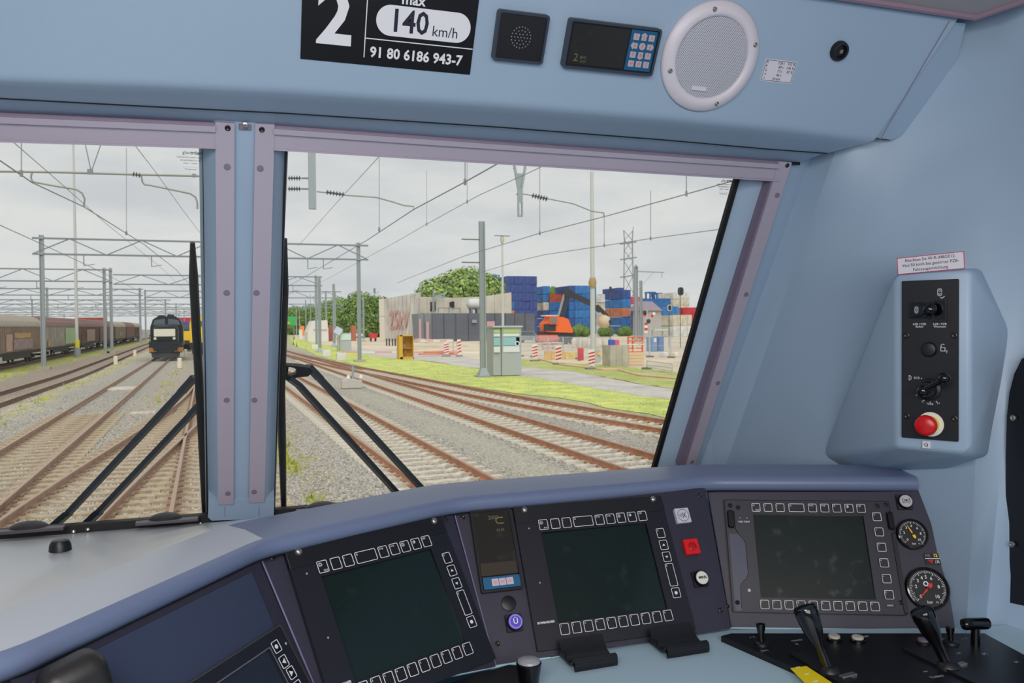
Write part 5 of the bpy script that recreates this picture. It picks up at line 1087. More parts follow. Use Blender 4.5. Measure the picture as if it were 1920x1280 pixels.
# ------------------------------------------------------------------ freight wagons
def ribs_box(L_, y0, y1, z0, z1, n, x, d=.06): 
    g = G()
    for i in range(n): yy = y0+(y1-y0)*(i+.5)/n; g.box((x, yy, (z0+z1)/2), (d, .09, z1-z0))
    return g
WBOG = mat('bogie_black', (52, 50, 52), .7)
def wagon(lb, yc, L_, wall, roof, extra=()):
    x0 = -18.0-.029*(yc-72); t = thing('freight_wagon', lb, 'wagon', Matrix.Translation((x0, yc, .17))@Matrix.Rotation(.029, 4, 'Z'), 'covered freight wagons')
    h = L_/2; pr_ = [(-1.4, 1.15), (1.4, 1.15), (1.42, 3.25), (-1.42, 3.25)]
    def ext_(p, nm, m, sm=0): n = len(p); obj(nm, G().add([V3(x, -h, z) for x, z in p]+[V3(x, h, z) for x, z in p], [tuple(range(n)), tuple(range(2*n-1, n-1, -1))]+[(i, i+n, (i+1) % n+n, (i+1) % n) for i in range(n)]), m, t, smooth=sm)
    ext_(pr_, 'side_walls', wall); rf = [(1.46*cos(a)*(1 if abs(cos(a)) < .99 else 1), 3.22+1.02*sin(a)) for a in np.linspace(0, pi, 13)]; ext_(rf, 'roof', roof, 30)
    obj('wall_ribs', ribs_box(L_, -h, h, 1.2, 3.2, int(L_/.75), 1.44), wall, t, kind='stuff', smooth=0)
    g = G()
    for i in range(int(L_/1.0)):
        yy = -h+L_*(i+.5)/int(L_/1.0); g.tube([V3(1.48*cos(a), yy, 3.22+1.05*sin(a)) for a in np.linspace(0, pi, 9)], .03, 4)
    obj('roof_ribs', g, roof, t, kind='stuff', smooth=0)
    obj('underframe', G().box((0, 0, 1.0), (2.6, L_, .3)).box((1.2, 0, .72), (.1, L_*.5, .4)), WBOG, t)
    obj('end_frame', G().box((0, -h-.03, 2.2), (2.9, .08, 2.2)), WBOG, t)
    for yy in (-h+2.2, -h+4.0, h-4.0, h-2.2):
        obj('wheelset', G().lathe([(.46, -.8), (.46, -.68), (.08, -.66), (.08, .66), (.46, .68), (.46, .8)], 20, (0, yy, .46), (1, 0, 0)).box((.95, yy, .55), (.2, .5, .35)), WBOG, t)
    for s_ in (-1, 1):
        for x in (-.88, .88): obj('buffer', G().lathe([(.12, 0), (.12, .5), (.25, .5), (.25, .58)], 12, (x, s_*h, 1.05), (0, s_, 0)), WBOG, t)
    for (ya, yb, za, zb2, m) in extra: obj('graffiti_panel', G().box((1.49, (ya+yb)/2, (za+zb2)/2), (.02, yb-ya, zb2-za)), m, t)
def graf(name, a, b, sc=2.): return mat(name, a, .7, noise=(sc, b, 1))
GP = graf('graffiti_pink', (206, 170, 156), (190, 150, 140)); GGn = graf('graffiti_green', (150, 206, 120), (186, 186, 176)); GY = graf('graffiti_yellow', (206, 172, 90), (170, 140, 110)); GV = graf('graffiti_mauve', (176, 150, 150), (140, 120, 130))
w1 = mat('wagon_brown_grey', (146, 128, 112), .8, noise=(.6, (160, 142, 124), 1)); r1m = mat('roof_grey', (172, 164, 150), .8); w2 = mat('wagon_pale_grey', (182, 178, 168), .8, noise=(.7, (160, 150, 146), 1)); r2m = mat('roof_brown', (138, 112, 108), .8); w3 = mat('wagon_dark_brown', (110, 86, 80), .8, noise=(.6, (140, 120, 104), 1)); w4 = mat('wagon_mauve_brown', (148, 120, 114), .8); w5 = mat('wagon_sand', (160, 142, 124), .8)
ys0 = 47.; L_ = 21.
for k, (w_, r_m, ex, lb) in enumerate([(w1, r1m, (), 'grey-brown covered wagon entirely left of the picture edge'), (w1, r1m, [(-5.5, -3.2, 1.25, 2.6, GP), (-2.4, 4.4, 2.25, 2.7, GY), (-2.8, 5.2, 1.3, 2.2, GV)], 'nearest covered wagon with ribbed grey roof and pink and yellow graffiti'), (w2, r2m, [(-9.6, -8.2, 1.3, 1.9, GY), (1.5, 8.8, 1.3, 3.1, GGn)], 'pale grey wagon with brown roof and green graffiti'), (w3, r2m, [(-3, 5.5, 1.3, 2.9, w5)], 'dark brown covered wagon between the thin mast and the paired posts'),
                                       (w4, r2m, (), 'mauve-brown wagon just right of the paired posts'), (w5, r1m, [(-2, 1, 1.6, 2.3, mat('tag_blue', (120, 150, 176), .7))], 'sand-coloured wagon with a small blue tag'), (w4, r2m, (), 'farthest visible brown wagon'), (w3, r1m, (), 'last wagon, hidden behind the far masts')]):
    if k == 0: continue
    wagon(lb, ys0+10.5+k*22.4-1.2, L_, w_, r_m, ex)

# ------------------------------------------------------------------ locomotives
LB = mat('loco_black', (30, 36, 42), .35); LO = mat('loco_orange', (226, 150, 60), .6); LW = mat('loco_white', (226, 222, 206), .5); LG = mat('loco_glass', (92, 104, 112), .15)
Yl = 86.; Xl = atY(311, 640, Yl)[0]; t = thing('diesel_locomotive', 'black diesel locomotive with a white front panel and orange chevrons on the left track', 'locomotive', Matrix.Translation((Xl, Yl, .17))@Matrix.Rotation(.027, 4, 'Z'))
obj('hood', G().add([V3(x, y, z) for y, w, h in ((0, 1.05, 3.1), (.25, 1.15, 3.35), (10, 1.15, 3.35)) for x, z in ((-w, 1.3), (w, 1.3), (w, h-.3), (w-.3, h), (-w+.3, h), (-w, h-.3))], [(0, 1, 2, 3, 4, 5), (17, 16, 15, 14, 13, 12)]+[(k*6+i, k*6+(i+1) % 6, (k+1)*6+(i+1) % 6, (k+1)*6+i) for k in (0, 1) for i in range(6)]), LB, t)
cabp = [(-1.5, 1.3), (1.5, 1.3), (1.5, 3.1), (1.25, 3.85), (.8, 4.15), (-.8, 4.15), (-1.25, 3.85), (-1.5, 3.1)]; n = len(cabp)
obj('cab', G().add([V3(x, 2.2, z) for x, z in cabp]+[V3(x, 5.2, z) for x, z in cabp], [tuple(range(n)), tuple(range(2*n-1, n-1, -1))]+[(i, i+n, (i+1) % n+n, (i+1) % n) for i in range(n)]), LB, t, smooth=0)
for s_ in (-1, 1): obj('cab_window', G().slab([V3(s_*.15, 2.17, 3.35), V3(s_*1.25, 2.17, 3.3), V3(s_*1.08, 2.17, 3.78), V3(s_*.15, 2.17, 3.92)], (0, .05, 0)), LG, t, smooth=0)
obj('exhaust', G().lathe([(.35, 4.0), (.32, 4.35)], 12, (.35, 3.5, 0)).box((-.5, 3.4, 4.22), (.6, .5, .15)), LB, t)
obj('white_panel', G().plate(0, 0, 1.9, .72, 0, .06, .05, 0), LW, t, T(-.1, -.02, 2.55)@Matrix.Rotation(pi/2, 4, 'X'))
obj('front_grille', G().box((-.1, -.03, 1.95), (1.2, .08, .42)), mat('grille_dark', (18, 20, 24), .5), t)
for s_ in (-1, 1): obj('headlight', G().lathe([(.14, 0), (.12, .06)], 14), LW, t, T(s_*.85-.1, -.05, 1.98)@Matrix.Rotation(pi/2, 4, 'X')); obj('buffer', G().lathe([(.1, 0), (.1, .4), (.24, .4), (.24, .48)], 14, (s_*.88, -.5, 1.05), (0, -1, 0)), LB, t)
obj('walkway', G().box((0, 5, 1.35), (2.95, 11, .25)).box((0, -.4, 1.25), (2.95, .25, .9)), LB, t)
obj('buffer_beam', G().box((0, -.55, 1.0), (2.9, .2, .75)), LB, t)
for s_ in (-1, 1):
    for k in range(4): a = s_*(.78+.16*k); obj('orange_chevron', G().slab([V3(a, -.67, .72), V3(a+s_*.09, -.67, .72), V3(a+s_*.09+.28*s_, -.67, 1.12), V3(a+.28*s_, -.67, 1.12)], (0, .02, 0)), LO, t, smooth=0)
    obj('handrail', G().tube([V3(s_*1.42, -.45, 1.4), V3(s_*1.42, -.45, 2.35), V3(s_*1.2, -.45, 2.4)], .025, 6).tube([V3(s_*1.42, 0, 2.3), V3(s_*1.42, 2.2, 2.3)], .025, 6), LW if 0 else LB, t)
obj('snow_plough', G().slab([V3(-1.2, -.7, .15), V3(1.2, -.7, .15), V3(1.3, -.6, .65), V3(-1.3, -.6, .65)], (0, .15, 0)), mat('plough_dark', (44, 44, 46), .6), t)
for yy in (1.2, 3.2, 7, 9): obj('wheelset', G().lathe([(.46, -.8), (.46, -.66), (.08, -.64), (.08, .64), (.46, .66), (.46, .8)], 18, (0, yy, .46), (1, 0, 0)), WBOG, t)
def simple_loco(lb, x, Y, cols, ytop, name='locomotive', wpx=18):
    q = atY(x, 620, Y); t = thing(name, lb, 'locomotive', (q[0], Y, .17)); h = xz(x, ytop, Y)[1]-.17; w = wpx/1540*Y*1.05/2
    pr_ = [(-w, 1.0), (w, 1.0), (w, h*.78), (w*.7, h), (-w*.7, h), (-w, h*.78)]; n = 6
    obj('body', G().add([V3(a, 0, z) for a, z in pr_]+[V3(a, 14, z) for a, z in pr_], [tuple(range(n)), tuple(range(2*n-1, n-1, -1))]+[(i, i+n, (i+1) % n+n, (i+1) % n) for i in range(n)]), cols[0], t, smooth=0)
    obj('lower_front', G().box((0, -.05, 1.9), (w*2, .12, 1.3)), cols[1], t); obj('windscreen', G().box((0, -.06, h*.8), (w*1.3, .1, .6)), LG, t)
    obj('buffer_beam', G().box((0, -.2, 1.05), (w*2, .4, .5)), WBOG, t); obj('bogies', G().box((0, 3, .45), (w*1.6, 3, .9)).box((0, 11, .45), (w*1.6, 3, .9)), WBOG, t)
YB = mat('loco_yellow', (236, 196, 50), .5); BB = mat('loco_blue', (70, 84, 160), .5)
simple_loco('blue and yellow locomotive just right of the black one', 348, 118, (BB, YB), 603, wpx=17)
simple_loco('yellow rail machine at the edge of the left wiper', 371, 100, (YB, YB), 592, 'rail_machine', wpx=26)

# ================================================================== BUILDINGS, YARD AND SITE ON THE RIGHT
def C_m(n, c, **k): return mat(n, c, .7, **k)
# --- tall slanted 25kV screen wall made of vertical panels
CONC = C_m('pale_concrete', (222, 218, 212), noise=(.3, (196, 190, 184), 1)); CONCB = C_m('beige_concrete', (226, 216, 200), noise=(.3, (200, 190, 174), 1))
pa = atZ(722, 638, 0); pb = atZ(780, 640, 0)
Yw = pa[1]; ya_, yb_ = Yw, Yw*.90
t = thing('screen_wall', 'tall pale concrete screen wall with the faded red lettering 25kV', 'wall')
A0 = atY(722, 638, Yw); A0[2] = 0; A1 = atY(720, 560, Yw); B1 = atY(786, 548, yb_); B0 = atY(780, 640, yb_); B0[2] = 0
nP = 9
for i in range(nP):
    f0, f1 = i/nP+.004, (i+1)/nP-.004; q = [A0+(B0-A0)*f0, A0+(B0-A0)*f1, A1+(B1-A1)*f1, A1+(B1-A1)*f0]; obj('wall_panel', G().slab(q, (.5, .5, 0)), CONC, t, smooth=0)
obj('left_return', G().slab([A0+V3(-.9, 1.5, 0), A0, A1, A1+V3(-.9, 1.5, 0)], (.1, .5, 0)), C_m('cream_edge', (226, 220, 206)), t)
ex = (B0-A0); wl_ = np.linalg.norm(ex); ex /= wl_; eu = V3(0, 0, 1); en = np.cross(ex, eu); en = en if en[1] < 0 else -en
hh = A1[2]; text('wall_lettering', '25kV', hh*.62, C_m('faded_red', (206, 160, 150)), t, M=frame(A0+ex*wl_*.48+eu*hh*.46+en*.12, ex, eu, -np.cross(eu, ex)) @ Matrix.Diagonal((.95, 1, 1, 1)), bold=.06, ext=.02)
# bollards under it
for k, x in enumerate((725, 730, 736, 741, 745)):
    q = atZ(x, 648, 0); t = thing('bollard', ['leftmost', 'second', 'middle', 'fourth', 'rightmost'][k]+' short dark bollard in the row before the 25kV wall', 'bollard', (q[0], q[1], 0), 'bollards before the 25kV wall'); obj('post', G().lathe([(.12, 0), (.12, 1.15)], 8), C_m('bollard_dark', (70, 72, 78)), t)
# --- beige wall building with openings and tank, dark lower building
Yb = 168.
def bxp(x0, x1, yt, yb, Y, dep, z0=None):
    a = atY(x0, yt, Y); b = atY(x1, yb, Y); zb_ = b[2] if z0 is None else z0; return (min(a[0], b[0]), max(a[0], b[0]), Y, Y+dep, zb_, zatY((x0+x1)/2, yt, Y))
def abox(g, B): return g.box(((B[0]+B[1])/2, (B[2]+B[3])/2, (B[4]+B[5])/2), (B[1]-B[0], B[3]-B[2], B[5]-B[4]))
t = thing('concrete_building', 'long beige concrete building with dark openings behind the dark low building', 'building')
xs_ = np.linspace(785, 959, 12); tops = np.interp(xs_, [785, 850, 905, 959], [556, 558, 556, 548])
for i in range(11):
    a = atY(xs_[i]+.15, tops[i], Yb); b = atY(xs_[i+1]-.15, tops[i+1], Yb); obj('wall_panel', G().slab([V3(a[0], Yb, 0), V3(b[0], Yb, 0), V3(b[0], Yb, b[2]), V3(a[0], Yb, a[2])], (0, 3, 0)), CONCB, t, smooth=0)
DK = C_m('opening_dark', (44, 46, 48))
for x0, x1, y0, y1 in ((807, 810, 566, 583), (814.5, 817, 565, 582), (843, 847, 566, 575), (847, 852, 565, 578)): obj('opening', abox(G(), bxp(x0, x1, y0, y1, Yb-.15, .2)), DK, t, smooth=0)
obj('pipe_stack', abox(G(), bxp(812, 815, 543, 585, Yb-1.2, .4)), STL, t); obj('blue_stay', G().bar(atY(815, 556, Yb-1), atY(836, 550, Yb-1), .12, 5).bar(atY(815, 556, Yb-1), atY(834, 556, Yb-1), .12, 5), C_m('stay_blue', (150, 176, 206)), t)
Yd = 158.
q0 = atY(878, 568, Yd+4); t = thing('storage_tank', 'white horizontal tank standing on the roof of the dark building', 'tank'); xl, zl = xz(874, 573, Yd+4); xr, _ = xz(903, 573, Yd+4); _, z1_ = xz(888, 560, Yd+4); _, z0_ = xz(888, 580, Yd+4)
obj('tank_body', G().lathe([(.2, 0), ((z1_-z0_)/2*.9, .5), ((z1_-z0_)/2, 1.2), ((z1_-z0_)/2, xr-xl-.4), ((z1_-z0_)/2*.9, xr-xl)], 18, (xl, Yd+4, (z1_+z0_)/2), (1, 0, 0)), C_m('tank_white', (206, 208, 202)), t, smooth=40)
rz = zatY(880, 586, Yd+4); obj('cradle', G().box((xl+1, Yd+4, (z0_+rz)/2+.2), (.4, 1.5, z0_-rz+.6)).box((xr-1, Yd+4, (z0_+rz)/2+.2), (.4, 1.5, z0_-rz+.6)), STD, t)
t = thing('dark_building', 'low dark slate building with pink doors beside the 25kV wall', 'building'); DB = C_m('dark_slate_wall', (102, 106, 116), noise=(.2, (94, 98, 108), 1)); PKD = C_m('pink_door', (196, 158, 160))
xs_ = [784, 795, 810, 832, 855, 878, 905, 928, 948, 965, 985, 1003]
for i in range(len(xs_)-1): B = bxp(xs_[i]+.1, xs_[i+1]-.1, 587 if i else 588, 640, Yd+(.25 if i % 2 else 0), 9, 0); obj('wall_bay', abox(G(), B), DB if i > 1 else C_m('slate_grey', (128, 132, 138)), t, smooth=0)
for x0, x1, y0 in ((785.5, 790, 598), (799, 804.5, 603), (913, 928, 602)): obj('door', abox(G(), bxp(x0, x1, y0, 637 if x1 < 900 else 625, Yd-.2, .2)), PKD, t, smooth=0)
obj('roof_rail', G().bar(atY(822, 577, Yd), atY(862, 578, Yd), .08, 4).bar(atY(822, 577, Yd), atY(822, 586, Yd), .08, 4).bar(atY(842, 577, Yd), atY(842, 586, Yd), .08, 4).bar(atY(862, 577, Yd), atY(862, 586, Yd), .08, 4), STD, t)
obj('wall_sign', abox(G(), bxp(885, 894, 599, 605, Yd-.2, .2)), C_m('sign_grey', (150, 150, 160)), t)
# beige platform slabs in front
for k, (x0, x1, y0, y1) in enumerate(((782, 798, 635, 640), (798, 822, 634.5, 637), (800, 850, 636, 641), (862, 880, 642, 647))):
    q = atZ(x0, y1+2, 0); B = bxp(x0, x1, y0, y1, q[1], 2.0); t = thing('slab_stack', ['pale pile of slabs at the corner of the dark building', 'flat pale slab leaning at the dark building', 'long low stack of pale slabs in front of the dark building', 'small sandy pile of slabs right of the barrier posts'][k], 'slab'); abox_g = abox(G(), B[:4]+(0, B[5])); obj('slab', abox_g, CONCB, t, smooth=0)
# --- yellow cabinet with open front
q = atZ(763, 673, 0); Y = q[1]; B = bxp(750, 776, 628, 673, Y, 1.2, 0); YM = C_m('cabinet_yellow', (214, 170, 66)); YD_ = C_m('cabinet_ochre', (196, 152, 40))
t = thing('yellow_cabinet', 'yellow open-fronted cabinet standing at the verge', 'cabinet'); w_ = B[1]-B[0]
obj('shell', G().box((B[0]+.08, Y+.6, B[5]/2), (.35, 1.2, B[5])).box((B[1]-.03, Y+.6, B[5]/2), (.06, 1.2, B[5])).box(((B[0]+B[1])/2, Y+.6, B[5]-.05), (w_, 1.2, .1)).box(((B[0]+B[1])/2, Y+1.15, B[5]/2), (w_, .1, B[5])).box(((B[0]+B[1])/2, Y+.6, .1), (w_, 1.2, .2)), YM, t, smooth=0)
obj('inner_shelf', G().box(((B[0]+B[1])/2, Y+.8, B[5]*.45), (w_*.8, .6, .08)), YD_, t); obj('fitting', G().box(((B[0]+B[1])/2-.1, Y+.9, B[5]*.55), (.35, .3, .35)).box(((B[0]+B[1])/2, Y+.9, B[5]*.3), (.2, .2, .3)), C_m('fitting_grey', (170, 150, 130)), t)
# --- large grey cabinet with coloured notices
q = atZ(945, 703, 0); Y = q[1]; B = bxp(918, 971, 612, 703, Y, 1.6, 0); GC = C_m('cabinet_grey', (176, 180, 182)); x0c = B[0]; w_ = B[1]-B[0]; h_ = B[5]
t = thing('grey_cabinet', 'large grey double-door cabinet with green and blue notices beside the H-mast', 'cabinet')
sxp = x0c+w_*.29
obj('side_panel', G().box(((x0c+sxp)/2, Y+.05, h_/2), (sxp-x0c-.03, 1.4, h_-.08)), GC, t, smooth=0); obj('door', G().box(((sxp+B[1])/2, Y, h_/2), (B[1]-sxp-.03, 1.5, h_-.06)), GC, t, smooth=0); obj('roof', G().box(((B[0]+B[1])/2, Y, h_), (w_+.12, 1.7, .1)), C_m('cabinet_top', (196, 198, 200)), t)
NG = C_m('notice_green', (176, 206, 130)); NW = C_m('notice_white', (224, 228, 230)); NT = C_m('notice_teal', (150, 196, 206))
def notice(fx0, fx1, zt0, zt1, m, nm='notice'): obj(nm, G().box((x0c+w_*(fx0+fx1)/2, Y-.78, h_*(zt0+zt1)/2), (w_*(fx1-fx0), .02, h_*(zt1-zt0))), m, t, smooth=0)
for a in ((.01, .23), (.34, .92)):
    notice(a[0], a[1], .87, .94, NG); notice(a[0], a[1], .80, .86, NW); notice(a[0], a[1], .62, .78, NT); notice(a[0], a[1], .48, .60, NW)
notice(.80, .92, .62, .78, NG); obj('notice_ring', G().ring(circ(0, 0, .16, 20), circ(0, 0, .10, 20), 0, .02), NW, t, frame(V3(x0c+w_*.84, Y-.80, h_*.65), (1, 0, 0), (0, 0, 1), (0, -1, 0)), smooth=0)
# --- small grey cabinet at the far posts
q = atZ(648, 658, 0); Y = q[1]; B = bxp(637, 659, 624, 658, Y, 1.4, 0); t = thing('small_cabinet', 'small pale grey cabinet with a green and blue top half left of the gantry post', 'cabinet')
obj('body', abox(G(), B), GC, t, smooth=0); obj('notice', G().box(((B[0]+B[1])/2, Y-.04, B[5]*.78), ((B[1]-B[0])*.9, .04, B[5]*.32)), C_m('notice_pale', (206, 226, 216)), t, smooth=0)
t = thing('leaning_sign', 'square white sign with blue border leaning left of the small cabinet', 'sign', Matrix.Translation(Vector(atY(634, 620, Y-.5)))@Matrix.Rotation(.6, 4, 'Y')); obj('board', G().box((0, 0, 0), (.9, .06, .9)), C_m('sign_blue_white', (200, 212, 232)), t, smooth=0); obj('post', G().bar((0, .1, 0), (1.6, .1, -2.6), .05, 5), STD, t)
# --- far left-of-right-window objects
def simple_box(name, lb, cat, x0, x1, yt, yb, m, dep=3., parts=None, grp=None, Y=None):
    Y = Y or atZ((x0+x1)/2, yb, 0)[1]; B = bxp(x0, x1, yt, yb, Y, dep, 0); t = thing(name, lb, cat, group=grp); obj('body', abox(G(), B), m, t, smooth=0)
    return t, B
t, B = simple_box('hoarding', 'green hoarding with an orange spot at the left edge of the right windscreen', 'hoarding', 530, 555, 593, 611, C_m('hoarding_green', (70, 176, 106)), .4, Y=215); obj('orange_spot', G().box((B[0]+1.2, B[2]-.05, (B[4]+B[5])/2+1.2), (1.2, .1, .6)), C_m('spot_orange', (206, 180, 70)), t)
bpy.data.objects.remove(t.children[0]); obj('board', G().box(((B[0]+B[1])/2, B[2]+.2, (B[5]+zatY(542, 610, 215))/2), (B[1]-B[0], .2, B[5]-zatY(542, 610, 215))), C_m('hoarding_green', (70, 176, 106)), t, smooth=0); obj('legs', G().box((B[0]+.5, B[2]+.2, 1.6), (.2, .2, 3.4)).box((B[1]-.5, B[2]+.2, 1.6), (.2, .2, 3.4)), STD, t)
simple_box('orange_container', 'orange container left of the white wagon tent', 'container', 563, 571, 611, 629, C_m('orange_box', (232, 140, 80)), 3)
t = thing('white_shed', 'white shed with a sloping end behind the paired masts', 'shed'); Y = 175.; P = [atY(x, y, Y) for x, y in [(577, 632), (577, 622), (586, 601), (614, 600), (616, 632)]]
for p in (P[0], P[-1]): p[2] = 0
obj('body', G().slab(P[::-1], (0, 8, 0)), C_m('shed_white', (222, 218, 212)), t, smooth=0); obj('side_stripe', G().box(((P[2][0]+P[3][0])/2, Y-.05, P[3][2]*.55), ((P[3][0]-P[2][0])*.9, .1, .3)), GC, t)
simple_box('white_box', 'small white box cabinet at the foot of the short masts', 'cabinet', 561, 567, 618, 636, C_m('box_white', (226, 224, 226)), 1.5)
for k, (x0, x1, yt, yb, c_) in enumerate(((605, 612, 612, 633, (170, 96, 88)), (613, 617, 614, 631, (200, 180, 170)), (617, 624, 610, 632, (176, 100, 92)), (660, 668, 610, 630, (180, 110, 86)))):
    simple_box('site_container', ['dull red site container right of the white shed', 'narrow beige site container between two red ones', 'second dull red site container, behind the dark mast', 'brown container just left of the gantry post'][k], 'container', x0, x1, yt, yb, C_m('site_box_%d' % k, c_), 3, Y=180)
def car(name, lb, x0, x1, yt, yb, m, Y=None):
    Y = Y or atZ((x0+x1)/2, yb, 0)[1]; a, zt_ = xz(x0, yt, Y); b, _ = xz(x1, yt, Y); w = b-a; h = min(zt_, 2.1); t = thing(name, lb, 'car', (a, Y, 0))
    obj('body', G().slab([V3(0, 0, .45), V3(w, 0, .45), V3(w, 0, h*.5), V3(w*.8, 0, h*.62), V3(w*.64, 0, h*.98), V3(w*.1, 0, h), V3(0, 0, h*.62)], (0, 1.8, 0)), m, t, smooth=0)
    obj('side_window', G().slab([V3(w*.12, -.02, h*.64), V3(w*.72, -.02, h*.64), V3(w*.62, -.02, h*.92), V3(w*.15, -.02, h*.93)], (0, .04, 0)), LG, t, smooth=0)
    for x in (.2, .8): obj('wheel', G().lathe([(.12, 0), (.34, .01), (.36, .2), (.12, .22)], 16, (w*x, 0, .36), (0, 1, 0)), WBOG, t)
car('white_van', 'white van parked behind the small cabinet', 657, 681, 618, 634, C_m('van_white', (226, 222, 220)))
car('grey_car', 'grey car parked behind the large grey cabinet and the fence', 971, 1016, 614, 645, C_m('car_grey', (128, 142, 146)), 136)
t, B = simple_box('red_skip', 'small red skip standing on legs left of the 25kV wall', 'skip', 693, 709, 625, 633, C_m('skip_red', (206, 60, 60)), 2, Y=170)
bpy.data.objects.remove(t.children[0]); zq = zatY(700, 634, 170); obj('hopper', G().add([V3(B[0], 170, B[5]), V3(B[1], 170, B[5]), V3(B[1]-.3, 170, zq), V3(B[0]+.3, 170, zq), V3(B[0], 172, B[5]), V3(B[1], 172, B[5]), V3(B[1]-.3, 172, zq), V3(B[0]+.3, 172, zq)], [(0, 1, 2, 3), (7, 6, 5, 4), (0, 4, 5, 1), (3, 2, 6, 7), (0, 3, 7, 4), (1, 5, 6, 2)]), C_m('skip_red', (206, 60, 60)), t, smooth=0)
for x in (B[0]+.4, B[1]-.4): obj('leg', G().box((x, 171, zq/2), (.15, 1.6, zq)), WBOG, t)
# relay blocks between the tracks
q = atZ(657, 727, 0); t = thing('concrete_blocks', 'low concrete blocks with a short post and white bags between the right tracks', 'blocks', (q[0], q[1], 0)); CB = C_m('block_concrete', (196, 190, 180))
for dx, w, h in ((-.28, .36, .42), (.10, .42, .46), (.42, .30, .40)): obj('block', G().plate(dx, 0, w, .5, 0, h, .03, .02), CB, t)
obj('short_post', G().box((.15, .1, .65), (.11, .11, 1.1)).box((.15, .1, 1.18), (.3, .14, .05)), STL, t)
for dx in (-.1, .55): obj('white_bag', G().lathe([(.05, 0), (.11, .06), (.10, .16), (.04, .24), (.01, .26)], 10, (dx, 0, .42)), C_m('bag_white', (228, 226, 222)), t)
for k, (x, y, h, lb) in enumerate(((217, 683, .75, 'nearer small white marker stone between the left tracks'), (253, 668, .7, 'farther small white marker stone between the left tracks'), (337, 690, .8, 'white marker stone right of the black locomotive'), (348, 668, .8, 'second white marker stone right of the black locomotive'), (413+0*k, 672, .5, ''))):
    if not lb: continue
    q = atZ(x, y, 0); t = thing('marker_stone', lb, 'marker', (q[0], q[1], 0)); obj('stone', G().plate(0, 0, .32, .25, 0, h, .05, .05), C_m('marker_cream', (226, 218, 196)), t)
for k, (x, y) in enumerate(((590, 655), (402+210, 668), (640, 675))):
    q = atZ(x, y, 0); t = thing('dwarf_box', ['white point-motor box beside the far post', 'grey low box left of the small cabinet', 'pale block at the foot of the nearest gantry post'][k], 'box', (q[0], q[1], 0)); obj('body', G().plate(0, 0, .9, .5, 0, .7, .05, .05), C_m('box_pale', (214, 212, 208)), t)
# --- beacons and barriers
def beacon(lb, x, yt, yb, w=.26, red=False):
    q = atZ(x, yb, 0); h = xz(x, yt, q[1])[1]; t = thing('warning_beacon', lb, 'beacon', (q[0], q[1], 0), 'red and white warning beacons')
    obj('board', G().plate(0, 0, w*2, h-.25, -.03, .03, .08, 0), RW, t, T(0, 0, (h+.25)/2)@Matrix.Rotation(pi/2, 4, 'X'), smooth=0)
    n = 4
    for i in range(n): z = .32+(h-.45)*i/n; obj('red_stripe', G().slab([V3(-w*.95, -.04, z+.02), V3(w*.95, -.04, z+(h-.45)/n*.5), V3(w*.95, -.04, z+(h-.45)/n*1.0), V3(-w*.95, -.04, z+(h-.45)/n*.48)], (0, .01, 0)), RR, t, smooth=0)
    obj('foot', G().plate(0, 0, w*3.2, .5, 0, .12, .04, .02), C_m('foot_grey', (120, 118, 116)), t); return t
beacon('red and white beacon nearest the tall lighting mast', 1109, 655, 692); beacon('red and white beacon in the middle of the row of three', 1047, 647, 683); beacon('leftmost beacon of the row, in front of the fence', 1003, 645, 677)
beacon('red and white beacon near the yellow cabinet', 837, 641, 668); beacon('second red and white post near the yellow cabinet', 861, 636, 668, .2)
def barrier(lb, x0, x1, y, yb, h=1.1, m=None):
    a = atZ(x0, yb, 0); b = atZ(x1, yb, 0); t = thing('barrier_tape' if m else 'barrier', lb, 'barrier'); zz = h
    n = 8
    for i in range(n): p = a+(b-a)*i/n+V3(0, 0, zz); q = a+(b-a)*(i+1)/n+V3(0, 0, zz); obj('band', G().bar(p, q, .02, 4, ry=.08), RW if i % 2 else C_m('band_pink', (230, 160, 150)), t, smooth=0)
    for p in (a, b): obj('post', G().box((p[0], p[1], zz/2), (.06, .06, zz)), STL, t)
barrier('upper red and white tape from the yellow cabinet to the slab stack', 752, 850, 640, 660, 1.35); barrier('lower red and white tape behind the yellow cabinet', 640, 900, 660, 666, .35)
# orange pipe heap
t = thing('hose_heap', 'heap of orange hose near the yellow cabinet', 'hose'); q = atZ(820, 667, 0); obj('coil', G().tube([q+V3(2.2*cos(a)*(1-.04*a), .8*sin(a), .15+.03*a) for a in np.linspace(0, 12, 50)], .1, 6), C_m('hose_orange', (226, 150, 118)), t)
t = thing('long_hose', 'long pale orange hose snaking over the worn strip before the building site', 'hose'); obj('hose', G().tube([atZ(x, y, .06) for x, y in [(1010, 672), (1040, 680), (1060, 684), (1105, 689), (1130, 692), (1160, 692), (1175, 697), (1200, 703), (1262, 708), (1400, 726)]], .07, 6), C_m('hose_peach', (230, 190, 164)), t)
